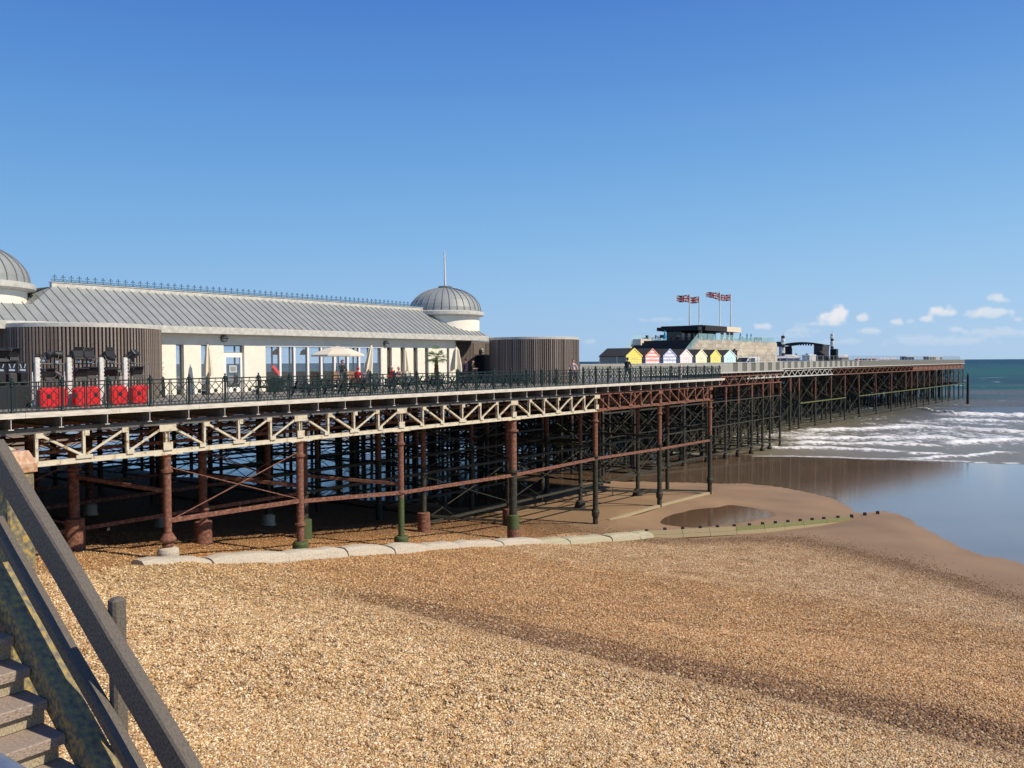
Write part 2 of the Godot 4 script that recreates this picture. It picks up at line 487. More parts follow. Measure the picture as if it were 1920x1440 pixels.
func shingle_tint(u: float, v: float) -> Color:
	var a := n_big.get_noise_2d(u * 1.7, v * 0.7)
	var f := n_fine.get_noise_2d(u * 4.0, v * 4.0)
	var dry := Color(1.04, 1.0, 0.90)
	var low := Color(0.90, 0.75, 0.58)
	var t := smoothstep(17.5, 22.0, u + a * 2.5)
	var c := dry.lerp(low, t)
	# a darker band of coarse stones at the foot of the upper bank
	var band := exp(-pow((u - 20.6 - a * 0.8) / 1.9, 2.0)) * smoothstep(28.0, 14.0, v) * (0.72 + 0.7 * f)
	c = c.lerp(Color(0.42, 0.33, 0.25), clampf(band, 0.0, 0.6))
	# washed pale stones along the groyne and the toe
	var pale := smoothstep(36.0, 42.0, u + a * 4.0) * (0.55 + 0.9 * f)
	c = c.lerp(Color(0.95, 0.86, 0.76), clampf(pale, 0.0, 0.8))
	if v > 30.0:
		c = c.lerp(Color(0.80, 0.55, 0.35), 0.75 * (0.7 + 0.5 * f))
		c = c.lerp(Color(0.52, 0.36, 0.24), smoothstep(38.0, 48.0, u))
		c = c.lerp(Color(0.40, 0.28, 0.19), 0.75 * smoothstep(33.0, 37.0, v + f * 2.0))  # deck shade put into the shingle tint under the pier
	c = c.lerp(Color(0.50, 0.40, 0.32), smoothstep(-4.5, -0.5, u - toe(v) + f * 2.0))
	var m := 1.0 + 0.16 * f
	return Color(c.r * m, c.g * m, c.b * m)

func spaced(pairs: Array) -> PackedFloat32Array:
	# [[from, to, step], ...]
	var out := PackedFloat32Array()
	for p in pairs:
		var x: float = p[0]
		while x < p[1] - 1e-4:
			out.append(x)
			x += p[2]
	out.append(pairs[-1][1])
	return out

func build_ground() -> void:
	var us := spaced([[-8.0, 2.0, 1.0], [2.0, 21.0, 0.1], [21.0, 24.0, 0.2], [24.0, 56.0, 0.4], [56.0, 90.0, 0.5], [90.0, 150.0, 1.5], [150.0, 420.0, 30.0]])
	var vs := spaced([[-120.0, -20.0, 10.0], [-20.0, -4.0, 0.5], [-4.0, 30.0, 0.11], [30.0, 50.0, 0.5], [50.0, 120.0, 2.0], [120.0, 400.0, 20.0]])
	var nu := us.size()
	var nv := vs.size()
	var hs := PackedFloat32Array()
	hs.resize(nu * nv)
	for i in nu:
		for j in nv:
			hs[i * nv + j] = ground(us[i], vs[j])
	var kinds := [["shingle_beach", "shingle"], ["damp_sand", "sand"], ["wet_sand", "wet_sand"]]
	var pts: Array = [PackedVector3Array(), PackedVector3Array(), PackedVector3Array()]
	var nrm: Array = [PackedVector3Array(), PackedVector3Array(), PackedVector3Array()]
	var cols: Array = [PackedColorArray(), PackedColorArray(), PackedColorArray()]
	var ids: Array = [PackedInt32Array(), PackedInt32Array(), PackedInt32Array()]
	var seen: Array = [{}, {}, {}]
	for i in nu - 1:
		for j in nv - 1:
			var uc := (us[i] + us[i + 1]) * 0.5
			var vc := (vs[j] + vs[j + 1]) * 0.5
			var w := n_fine.get_noise_2d(uc * 2.0, vc * 2.0)
			var k := 0
			if uc + w * 1.2 > toe(vc):
				k = 2 if uc + w * 0.8 > wet_from(vc) else 1
			var q := [0, 0, 0, 0]
			for e in 4:
				var a: int = i + (1 if e == 1 or e == 2 else 0)
				var b: int = j + (1 if e >= 2 else 0)
				var key := a * nv + b
				if not seen[k].has(key):
					seen[k][key] = pts[k].size()
					var u := us[a]
					var v := vs[b]
					pts[k].append(Vector3(u, hs[key], -v))
					var a0 := maxi(a - 1, 0)
					var a1 := mini(a + 1, nu - 1)
					var b0 := maxi(b - 1, 0)
					var b1 := mini(b + 1, nv - 1)
					var du := (hs[a1 * nv + b] - hs[a0 * nv + b]) / (us[a1] - us[a0])
					var dv := (hs[a * nv + b1] - hs[a * nv + b0]) / (vs[b1] - vs[b0])
					nrm[k].append(Vector3(-du, 1.0, dv).normalized())
					var c := Color.WHITE
					if k == 0:
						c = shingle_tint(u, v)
					else:
						var f := n_fine.get_noise_2d(u * 1.5, v * 1.5)
						var g := n_big.get_noise_2d(u * 2.0, v * 2.0)
						if k == 1:
							c = Color(0.295, 0.190, 0.102) * (1.0 + 0.12 * f + 0.16 * g)
						else:
							c = Color(0.17, 0.115, 0.072) * (1.0 + 0.1 * f + 0.12 * g)
					cols[k].append(c)
				q[e] = seen[k][key]
			ids[k].append_array([q[0], q[2], q[1], q[0], q[3], q[2]])
	for k in 3:
		var a := []
		a.resize(Mesh.ARRAY_MAX)
		a[Mesh.ARRAY_VERTEX] = pts[k]
		a[Mesh.ARRAY_NORMAL] = nrm[k]
		a[Mesh.ARRAY_COLOR] = cols[k]
		a[Mesh.ARRAY_INDEX] = ids[k]
		var m := ArrayMesh.new()
		m.add_surface_from_arrays(Mesh.PRIMITIVE_TRIANGLES, a)
		m.surface_set_material(0, M[kinds[k][1]])
		tag(put(kinds[k][0], m), ["sunlit tan shingle beach sloping from the stairs to the sand", "smooth damp brown sand bar beyond the groyne", "mirror wet sand between the sand bar and the surf"][k], ["beach", "sand", "sand"][k], "", "structure")
	still_water("tide_pool", -10.40, 50.0, 70.5, 21.0, 33.0, "brown puddle held behind the timber groyne at the pier's foot")
	still_water("tide_pool", -10.6, 50.0, 80.0, 42.0, 130.0, "shaded pool of seawater on the sand under the pier")

func still_water(called: String, level: float, u0: float, u1: float, v0: float, v1: float, label: String) -> void:
	var b := Bag.new()
	var s := 0.5 if v1 - v0 < 20.0 else 1.0
	var u := u0
	while u < u1:
		var v := v0
		while v < v1:
			var low := minf(minf(ground(u, v), ground(u + s, v)), minf(ground(u, v + s), ground(u + s, v + s)))
			if low < level and (v0 > 35.0 or hollow(u, v) < 1.0):
				b.face(W(u, level, v), W(u + s, level, v), W(u + s, level, v + s), W(u, level, v + s), Vector3.UP)
			v += s
		u += s
	tag(put(called, b.mesh(M["pool"])), label, "water", "", "structure")

func pebble_mesh(seed_: int) -> ArrayMesh:
	var r := RandomNumberGenerator.new()
	r.seed = seed_
	var b := Bag.new()
	var t := (1.0 + sqrt(5.0)) / 2.0
	var p: Array[Vector3] = []
	for q in [[-1, t, 0], [1, t, 0], [-1, -t, 0], [1, -t, 0], [0, -1, t], [0, 1, t], [0, -1, -t], [0, 1, -t], [t, 0, -1], [t, 0, 1], [-t, 0, -1], [-t, 0, 1]]:
		var d := Vector3(q[0], q[1], q[2]).normalized()
		p.append(d * r.randf_range(0.82, 1.12) * Vector3(1.0, 0.62, 0.78))
	for f in [[0, 11, 5], [0, 5, 1], [0, 1, 7], [0, 7, 10], [0, 10, 11], [1, 5, 9], [5, 11, 4], [11, 10, 2], [10, 7, 6], [7, 1, 8], [3, 9, 4], [3, 4, 2], [3, 2, 6], [3, 6, 8], [3, 8, 9], [4, 9, 5], [2, 4, 11], [6, 2, 10], [8, 6, 7], [9, 8, 1]]:
		var n0: Vector3 = (p[f[0]] / Vector3(1.0, 0.4, 0.6)).normalized()
		var n1: Vector3 = (p[f[1]] / Vector3(1.0, 0.4, 0.6)).normalized()
		var n2: Vector3 = (p[f[2]] / Vector3(1.0, 0.4, 0.6)).normalized()
		b.tri(p[f[0]], p[f[1]], p[f[2]], n0, n1, n2)
	return b.mesh(M["pebble"])

func build_pebbles() -> void:
	# loose stones lying on the shingle: thick underfoot, thinner where they are too far off to tell apart
	var palette := [Color(0.52, 0.335, 0.155), Color(0.43, 0.26, 0.11), Color(0.60, 0.425, 0.22), Color(0.69, 0.545, 0.34), Color(0.78, 0.69, 0.50), Color(0.34, 0.20, 0.09), Color(0.22, 0.135, 0.07), Color(0.42, 0.365, 0.28), Color(0.57, 0.37, 0.17), Color(0.13, 0.085, 0.05)]
	var yaw := deg_to_rad(36.4)
	var fu := cos(yaw)
	var fv := sin(yaw)
	for set_i in 3:
		var buf := PackedFloat32Array()
		var want: int = [150000, 150000, 110000][set_i]
		var z0: float = [11.0, 17.5, 28.0][set_i]
		var z1: float = [17.5, 28.0, 62.0][set_i]
		rng.seed = 77 + set_i
		var made := 0
		buf.resize(want * 16)
		var tries := 0
		while made < want and tries < want * 3:
			tries += 1
			var z := sqrt(lerpf(z0 * z0, z1 * z1, rng.randf()))
			var x := z * rng.randf_range(-0.63, 0.65)
			var u := fu * z + fv * x
			var v := fv * z - fu * x
			var far := v > 30.2
			if u < 3.2 or u > toe(v) + rng.randf() * rng.randf() * rng.randf() * 5.0 or v > 40.0:
				continue
			if far and rng.randf() < 0.5:
				continue
			if v > 25.0 and absf(v - groyne_v(u)) < 0.5 and u > 19.0:
				continue
			var y := ground(u, v)
			var s: float = 0.019 + 0.021 * rng.randf() * rng.randf() + (0.006 if set_i == 1 else 0.013 if set_i == 2 else 0.0)
			var big := exp(-pow((u - 20.8) / 1.2, 2.0)) * smoothstep(27.0, 16.0, v)
			s *= 1.0 + 0.55 * big * rng.randf()
			if rng.randf() < 0.004:
				s *= 1.8
			var bx := Basis.from_euler(Vector3(rng.randf_range(-0.5, 0.5), rng.randf() * TAU, rng.randf_range(-0.5, 0.5))).scaled(Vector3(s, s, s))
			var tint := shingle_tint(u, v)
			var c: Color = palette[int(rng.randf() * rng.randf_range(6.0, 9.99))]
			if big > 0.4 and rng.randf() < 0.5:
				c = palette[6]
			if u > 36.0 and rng.randf() < 0.4:
				c = palette[7].lerp(palette[4], rng.randf())
			var o := made * 16
			buf[o] = bx.x.x
			buf[o + 1] = bx.y.x
			buf[o + 2] = bx.z.x
			buf[o + 3] = u
			buf[o + 4] = bx.x.y
			buf[o + 5] = bx.y.y
			buf[o + 6] = bx.z.y
			buf[o + 7] = y + s * 0.25
			buf[o + 8] = bx.x.z
			buf[o + 9] = bx.y.z
			buf[o + 10] = bx.z.z
			buf[o + 11] = -v
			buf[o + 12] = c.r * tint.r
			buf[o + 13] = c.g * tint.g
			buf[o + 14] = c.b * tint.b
			buf[o + 15] = 1.0
			made += 1
		buf.resize(made * 16)
		var mm := MultiMesh.new()
		mm.transform_format = MultiMesh.TRANSFORM_3D
		mm.use_colors = true
		mm.mesh = pebble_mesh(5 + set_i)
		mm.instance_count = made
		mm.buffer = buf
		var o2 := MultiMeshInstance3D.new()
		o2.name = "pebbles"
		o2.multimesh = mm
		add_child(o2, true)
		tag(o2, ["loose tan and white pebbles on the near shingle below the stairs", "loose pebbles on the middle of the shingle slope", "loose pebbles on the far shingle by the groyne"][set_i], "pebbles", "", "stuff")

func groyne_v(u: float) -> float:
	return lut([12.0, 20.0, 26.0, 32.0, 39.6, 50.0, 57.0, 67.7, 71.0], [30.0, 29.75, 29.6, 29.3, 28.4, 26.0, 21.9, 17.6, 16.3], u)

func build_groyne() -> void:
	# old concrete blocks, then the timber end
	var g := thing("concrete_groyne", "low weathered wall of pale concrete blocks half buried in the shingle", "groyne")
	rng.seed = 5
	var u := 17.0
	var i := 0
	while u < 49.8:
		var step := minf(rng.randf_range(1.9, 3.6), 50.0 - u)
		if 50.0 - u - step < 1.0:
			step = 50.0 - u
		var a := u + 0.025
		var b := u + step - 0.025
		var top0 := prof(a) + 0.42 + rng.randf_range(-0.05, 0.05)
		var top1 := prof(b) + 0.42 + rng.randf_range(-0.05, 0.05)
		var bag := Bag.new()
		var n := 5
		var prev: Array[Vector3] = []
		for k in n + 1:
			var t := float(k) / n
			var uu := lerpf(a, b, t)
			var vv := groyne_v(uu)
			var y := lerpf(top0, top1, t) + n_fine.get_noise_2d(uu * 9.0, i * 7.0) * 0.07
			var pinch := 0.09 if k == 0 or k == n else 0.0
			var ring: Array[Vector3] = [W(uu, y - 1.6, vv - 0.62), W(uu, y - 0.40, vv - 0.58), W(uu, y - 0.1 - pinch, vv - 0.50), W(uu, y - pinch, vv - 0.30), W(uu, y + 0.03 - pinch, vv), W(uu, y - pinch, vv + 0.30), W(uu, y - 0.12 - pinch, vv + 0.42), W(uu, y - 1.6, vv + 0.45)]
			for q in ring.size():
				ring[q] += Vector3(0, n_fine.get_noise_2d(uu * 14.0, q * 11.0 + i) * 0.04, n_fine.get_noise_2d(q * 13.0, uu * 12.0) * 0.05)
			if k > 0:
				for q in ring.size() - 1:
					bag.face(prev[q], ring[q], ring[q + 1], prev[q + 1], Vector3(0, 1.0, 0.0) + (W(0, 0, [-1.0, -1.0, -0.6, -0.1, 0.1, 0.6, 1.0][q]) * 2.0))
			if k == 0 or k == n:
				for q in range(1, ring.size() - 1):
					var out := Vector3(-1 if k == 0 else 1, 0, 0)
					bag.tri(ring[0], ring[q], ring[q + 1], out, out, out)
			prev = ring
		put("block", bag.mesh(M["concrete_moss"] if u > 40.0 else M["concrete"]), g)
		u += step
		i += 1
	var t2 := thing("timber_groyne", "low timber groyne of yellowed boards running from the block wall to the sea", "groyne")
	u = 50.0
	i = 0
	var ends: Array = []
	while u < 66.5:
		ends.append(u)
		u += 1.9 if i % 3 else 2.4
		i += 1
	ends.append(67.4)
	var top := func(x: float) -> float: return lerpf(-9.54, -10.38, (x - 50.0) / 17.5)
	for k in ends.size() - 1:
		var a: float = ends[k] + 0.015
		var b: float = ends[k + 1] - 0.015
		for row in 2:
			var bag := Bag.new()
			var y0: float = top.call(a) - 0.13 - row * 0.28
			var y1: float = top.call(b) - 0.13 - row * 0.28
			var off := -0.06 if row else 0.0
			bag.beam(W(a, y0, groyne_v(a) + off), W(b, y1, groyne_v(b) + off), 0.10, 0.26)
			put("plank", bag.mesh(M["groyne_green"] if (k > 2 and row == 0) else M["groyne_wood"]), t2)
	u = 50.2
	i = 0
	while u < 71.5:
		var bag := Bag.new()
		var vv := groyne_v(u) + 0.19
		var yt: float = minf(top.call(u), -9.6) + 0.14
		if u > 67.5:
			yt = ground(u, vv) + 0.24
		bag.cbox(Transform3D(Basis(Vector3.UP, 0.5), W(u, yt - 0.65, vv)), Vector3(0.22, 1.3, 0.22), 0.02)
		put("post", bag.mesh(M["post_dark"]), t2)
		u += 1.22 if u < 64 else 1.5


# breaking waves: [r0, r1, f0, f1, crest height, width] along the view's cross direction r and distance f
const WAVES := [
	[108.0, 135.0, 209.0, 199.0, 0.75, 5.0], [112.0, 108.0, 231.0, 209.0, 0.6, 4.0], [97.0, 110.0, 192.0, 186.0, 0.45, 3.0], [89.0, 101.0, 164.5, 154.0, 0.55, 3.2],
	[58.0, 82.0, 165.0, 173.5, 0.40, 3.5], [50.0, 67.0, 149.5, 148.4, 0.42, 2.4], [68.5, 76.0, 149.5, 146.6, 0.42, 2.2], [47.0, 64.0, 141.2, 138.5, 0.38, 2.0],
	[71.5, 86.0, 139.5, 144.5, 0.45, 2.6], [41.0, 57.0, 133.8, 128.5, 0.30, 1.6], [58.0, 62.5, 124.5, 122.8, 0.22, 1.2], [56.0, 72.0, 118.4, 124.2, 0.2, 1.1],
	[79.0, 88.0, 177.0, 166.0, 0.4, 3.0], [63.0, 67.5, 136.5, 135.0, 0.25, 1.4], [84.0, 96.0, 133.0, 131.0, 0.25, 1.4]]

func sea_height(r: float, f: float, u: float, v: float) -> Vector2:
	# (height above the still level, foam 0..1)
	var y := 0.0
	var foam := 0.0
	var n := n_fine.get_noise_2d(r * 1.7, f * 1.1)
	var m := 0.7 * n_fine.get_noise_2d(r * 6.0 + 300.0, f * 2.6) + 0.55 * n_fine.get_noise_2d(r * 15.0, f * 6.0 + 90.0)
	var b := n_big.get_noise_2d(r * 1.2 + 90.0, f * 0.8)
	for w in WAVES:
		var t: float = (r - w[0]) / (w[1] - w[0])
		if t < -0.25 or t > 1.25:
			continue
		var fc: float = lerpf(w[2], w[3], t) + 1.4 * n_big.get_noise_2d(r * 2.5, w[2])
		var d: float = f - fc
		if absf(d) > w[5] * 4.0:
			continue
		var ends := smoothstep(-0.22, 0.1, t) * smoothstep(1.22, 0.9, t)
		# steep towards the beach, long behind
		var shape: float = exp(-pow(d / (w[5] * (0.32 if d < 0.0 else 1.2)), 2.0))
		y += w[4] * shape * ends * (0.85 + 0.6 * n)
		var lip: float = exp(-pow((d + w[5] * 0.10) / (w[5] * 0.36), 2.0))
		var trail: float = exp(-pow((d + w[5] * 0.2) / (w[5] * 1.9), 2.0)) * 0.55
		foam = maxf(foam, ends * maxf(smoothstep(0.25, 0.62, lip + m * 0.45 + n * 0.2), smoothstep(0.42, 0.66, trail + m * 0.5)))
	y += 0.05 * n + 0.10 * b * smoothstep(0.0, 40.0, f - 118.0)
	# broken water over the bar
	var churn: float = exp(-pow((f - 152.0) / 19.0, 2.0)) * smoothstep(30.0, 46.0, r) * (0.75 + 0.5 * b)
	foam = maxf(foam, smoothstep(0.36, 0.52, churn * 0.52 + m * 0.5 + n * 0.25))
	var drift: float = exp(-pow((f - 185.0) / 30.0, 2.0)) * smoothstep(60.0, 80.0, r) * (0.7 + 0.6 * b)
	foam = maxf(foam, 0.85 * smoothstep(0.46, 0.6, drift * 0.5 + m * 0.5 + n * 0.25))
	# the thin edge of the last wave on the sand
	var e := u - shore(v) - 0.9 * n_big.get_noise_2d(v * 2.0, 3.0)
	var edge := exp(-pow((e - 0.55) / 0.45, 2.0))
	foam = maxf(foam, smoothstep(0.4, 0.75, edge + 0.3 * m))
	y += 0.04 * exp(-pow((e - 0.8) / 0.6, 2.0))
	return Vector2(y, clampf(foam, 0.0, 1.0))

func sea_colour(f: float, r: float) -> Color:
	var n := n_big.get_noise_2d(r * 0.35, f * 0.6)
	var g := n_big.get_noise_2d(r * 0.05 + 7.0, f * 0.16)
	var near := Color(0.19, 0.172, 0.115)
	var grey_c := Color(0.10, 0.105, 0.10)
	var green := Color(0.018, 0.085, 0.068)
	var deep := Color(0.010, 0.048, 0.070)
	var c := near.lerp(grey_c, smoothstep(150.0, 235.0, f + n * 30.0))
	c = c.lerp(green, smoothstep(260.0, 420.0, f + g * 180.0))
	c = c.lerp(Color(0.02, 0.048, 0.06), 0.75 * exp(-pow((f + g * 90.0 - 560.0) / 110.0, 2.0)))
	c = c.lerp(deep, smoothstep(900.0, 2400.0, f + g * 500.0))
	return c * (1.0 + 0.16 * n)

func sea_patch(bag_mesh: ArrayMesh, rs: PackedFloat32Array, fs: PackedFloat32Array, detail: int) -> void:
	var yaw := deg_to_rad(36.4)
	var cu := cos(yaw)
	var cv := sin(yaw)
	var nr := rs.size()
	var nf := fs.size()
	var P := PackedVector3Array()
	var N := PackedVector3Array()
	var C := PackedColorArray()
	var I := PackedInt32Array()
	P.resize(nr * nf)
	N.resize(nr * nf)
	C.resize(nr * nf)
	var H := PackedFloat32Array()
	H.resize(nr * nf)
	for i in nr:
		for j in nf:
			var r := rs[i]
			var f := fs[j]
			var u := cu * f + cv * r
			var v := cv * f - cu * r
			var y := SEA + 0.03
			var foam := 0.0
			if detail == 0:
				var q := sea_height(r, f, u, v)
				y += q.x
				foam = q.y
			elif detail == 1:
				var n := n_fine.get_noise_2d(r * 0.5, f * 0.4)
				y += 0.25 * n_big.get_noise_2d(r * 0.5, f * 0.7)
				foam = smoothstep(0.62, 0.75, n + 0.3 * n_big.get_noise_2d(r * 0.3 + 50.0, f * 0.3))
			var d2 := r * r + f * f
			y -= d2 / 5.8e7
			var k := i * nf + j
			H[k] = y
			P[k] = Vector3(u, y, -v)
			var c := sea_colour(f, r)
			if detail == 0:
				# sandy water close to the beach and beside the piles
				c = c.lerp(Color(0.20, 0.165, 0.10), 0.65 * smoothstep(26.0, 2.0, u - shore(v)))
			C[k] = c.lerp(Color(0.80, 0.79, 0.75), foam)
	for i in nr:
		for j in nf:
			var i0 := maxi(i - 1, 0)
			var i1 := mini(i + 1, nr - 1)
			var j0 := maxi(j - 1, 0)
			var j1 := mini(j + 1, nf - 1)
			var dr := (H[i1 * nf + j] - H[i0 * nf + j]) / (rs[i1] - rs[i0])
			var df := (H[i * nf + j1] - H[i * nf + j0]) / (fs[j1] - fs[j0])
			N[i * nf + j] = Vector3(-(cu * df + cv * dr), 1.0, (cv * df - cu * dr)).normalized()
	for i in nr - 1:
		for j in nf - 1:
			if detail == 0:
				var r := rs[i]
				var f := fs[j + 1]
				var u := cu * f + cv * r
				var v := cv * f - cu * r
				if u < shore(v) - 3.0:
					continue
			var a := i * nf + j
			I.append_array([a, a + nf + 1, a + nf, a, a + 1, a + nf + 1])
	var arr := []
	arr.resize(Mesh.ARRAY_MAX)
	arr[Mesh.ARRAY_VERTEX] = P
	arr[Mesh.ARRAY_NORMAL] = N
	arr[Mesh.ARRAY_COLOR] = C
	arr[Mesh.ARRAY_INDEX] = I
	bag_mesh.add_surface_from_arrays(Mesh.PRIMITIVE_TRIANGLES, arr)
	bag_mesh.surface_set_material(bag_mesh.get_surface_count() - 1, M["sea"] if detail == 0 else M["open_sea"])

func build_sea() -> void:
	var m := ArrayMesh.new()
	sea_patch(m, spaced([[-90.0, 10.0, 4.0], [10.0, 132.0, 0.32], [132.0, 160.0, 4.0]]), spaced([[92.0, 114.0, 1.0], [114.0, 182.0, 0.4], [182.0, 240.0, 0.8]]), 0)
	sea_patch(m, spaced([[-400.0, 80.0, 30.0], [80.0, 330.0, 1.0], [330.0, 500.0, 20.0]]), spaced([[240.0, 420.0, 2.0], [420.0, 620.0, 5.0]]), 1)
	sea_patch(m, spaced([[-26000.0, -2000.0, 3000.0], [-2000.0, 3000.0, 50.0], [3000.0, 26000.0, 2300.0]]), spaced([[620.0, 1500.0, 20.0], [1500.0, 6000.0, 300.0], [6000.0, 27000.0, 3000.0]]), 2)
	tag(put("sea", m), "green and grey sea with white breakers rolling on to the sand", "sea", "", "structure")

func build_sky(env: Environment) -> void:
	# a clear sky, paler towards the horizon, with a low bank of small clouds out to sea
	var h := 2048
	var w := 4096
	var small := Image.create(64, 512, false, Image.FORMAT_RGBF)
	var els := [0.0, 1.5, 4.0, 8.0, 13.0, 18.0, 23.0, 35.0, 55.0, 90.0]
	var col := [Color(0.44, 0.60, 0.80), Color(0.425, 0.61, 0.825), Color(0.37, 0.59, 0.845), Color(0.275, 0.52, 0.82), Color(0.185, 0.415, 0.765), Color(0.125, 0.315, 0.70), Color(0.085, 0.235, 0.63), Color(0.06, 0.17, 0.50), Color(0.05, 0.13, 0.40), Color(0.045, 0.12, 0.36)]
	for y in 512:
		var el := 90.0 - (y + 0.5) / 512.0 * 180.0
		var c: Color = col[0]
		if el > 0.0:
			for k in range(1, els.size()):
				if el <= els[k]:
					c = col[k - 1].lerp(col[k], (el - els[k - 1]) / (els[k] - els[k - 1]))
					break
		for x in 64:
			var az := (x + 0.5) / 64.0 * TAU
			# a little paler on the seaward side, where the sun stands
			var sun_az := deg_to_rad(90.0 + 84.6)
			var k := 1.0 + 0.16 * cos(az - sun_az) * smoothstep(60.0, 10.0, absf(el))
			small.set_pixel(x, y, Color(c.r * (1.0 + (k - 1.0) * 1.6), c.g * k, c.b * (1.0 + (k - 1.0) * 0.5)))
	var im := Image.create(w, h, false, Image.FORMAT_RGBF)
	small.resize(w, h, Image.INTERPOLATE_CUBIC)
	im.blit_rect(small, Rect2i(0, 0, w, h), Vector2i.ZERO)
	# clouds: azimuth from the pier line towards the view, elevation, half width, half height (degrees), strength
	var cl := FastNoiseLite.new()
	cl.seed = 11
	cl.frequency = 0.055
	cl.fractal_octaves = 5
	for c in CLOUDS:
		var azc: float = 90.0 - c[0]
		var x0 := int((azc - c[2] * 1.5) / 360.0 * w)
		var x1 := int((azc + c[2] * 1.5) / 360.0 * w)
		var y0 := int((90.0 - c[1] - c[3] * 1.6) / 180.0 * h)
		var y1 := int((90.0 - c[1] + c[3] * 1.6) / 180.0 * h)
		for y in range(y0, y1 + 1):
			for x in range(x0, x1 + 1):
				var dx: float = ((x + 0.5) / w * 360.0 - azc) / c[2]
				var dy: float = (90.0 - (y + 0.5) / h * 180.0 - c[1]) / c[3]
				# flat below, billowing above
				var q := 1.0 - sqrt(dx * dx + dy * dy * (1.0 if dy > 0.0 else 1.9))
				var d := smoothstep(0.0, 0.5, q + cl.get_noise_2d(x * 1.5, y * 2.2) * 0.75 + 0.02)
				if d <= 0.0:
					continue
				var base := im.get_pixel(x, y)
				var lit := Color(0.86, 0.86, 0.87).lerp(Color(0.62, 0.70, 0.82), clampf(-dy * 0.8 + 0.15 - dx * 0.1, 0.0, 1.0))
				im.set_pixel(x, y, base.lerp(lit, clampf(d * c[4], 0.0, 1.0)))
	var sky := Sky.new()
	var pm := PanoramaSkyMaterial.new()
	pm.panorama = ImageTexture.create_from_image(im)
	sky.sky_material = pm
	env.background_mode = Environment.BG_SKY
	env.sky = sky

const CLOUDS := [[15.63, 2.66, 0.87, 0.67, 0.9], [16.1, 2.47, 0.56, 0.47, 0.5], [14.15, 2.49, 0.4, 0.36, 0.65], [20.03, 2.11, 0.64, 0.27, 0.55], [17.18, 2.22, 0.88, 0.2, 0.3], [17.59, 1.83, 1.07, 0.27, 0.22], [13.84, 1.72, 0.8, 0.26, 0.4], [12.18, 2.25, 0.43, 0.26, 0.6], [11.36, 2.29, 0.36, 0.19, 0.35], [9.71, 2.79, 0.95, 0.35, 0.8], [10.48, 2.33, 0.51, 0.26, 0.65], [7.06, 2.61, 0.99, 0.47, 0.6], [6.8, 3.41, 0.64, 0.34, 0.6], [8.16, 2.65, 0.59, 0.28, 0.4], [8.85, 1.72, 0.53, 0.19, 0.4], [10.13, 1.04, 3.28, 0.39, 0.22], [6.78, 1.45, 2.03, 0.37, 0.25], [26.46, 2.66, 1.64, 0.18, 0.2], [5.72, 2.2, 0.26, 0.15, 0.4], [15.22, 1.05, 1.86, 0.23, 0.18], [31.21, 1.29, 0.46, 0.25, 0.25], [18.4, 1.5, 1.58, 0.2, 0.18]]


const HEAD_U := [134.5, 163.0, 205.0, 286.0, 335.5]
const HEAD_V := [54.9, 54.6, 53.55, 51.0, 49.8]
const NEAR_V := 30.3
const NECK_V := 45.65
const FAR_V := 95.0
const TIDE := -5.0

func edge_v(u: float) -> float:
	if u < 73.3:
		return NEAR_V
	if u < 134.5:
		return NECK_V
	return lut(HEAD_U, HEAD_V, u)

# one iron column: rust above the tide line, weed below, flanges at the joints
func column_mesh(r: float, top: float, foot: float, upper: Material, lower: Material, line: float, collars: Array, seg := 8) -> ArrayMesh:
	var a := Bag.new()
	var b := Bag.new()
	line = clampf(line, foot + 0.05, top - 0.05)
	a.lathe(Vector3.ZERO, [Vector2(r, line), Vector2(r, top - 0.12), Vector2(r * 1.3, top - 0.05), Vector2(r * 1.35, top), Vector2(0, top)], seg)
	b.lathe(Vector3.ZERO, [Vector2(0, foot), Vector2(r * 1.04, foot), Vector2(r * 1.03, line)], seg, 0.03)
	for c in collars:
		if c < foot + 0.1 or c > top - 0.3:
			continue
		var g := a if c > line else b
		g.lathe(Vector3(0, c, 0), [Vector2(r, -0.07), Vector2(r * 1.5, -0.045), Vector2(r * 1.5, 0.045), Vector2(r * 1.15, 0.055), Vector2(r, 0.13)], seg)
	return b.mesh(lower, a.mesh(upper))

func i_beam(b: Bag, a: Vector3, c: Vector3, w: float, d: float, t := 0.03) -> void:
	b.beam(a, c, t, d - 2.0 * t)
	var up := Vector3(0, d * 0.5 - t * 0.5, 0)
	b.beam(a + up, c + up, w, t)
	b.beam(a - up, c - up, w, t)

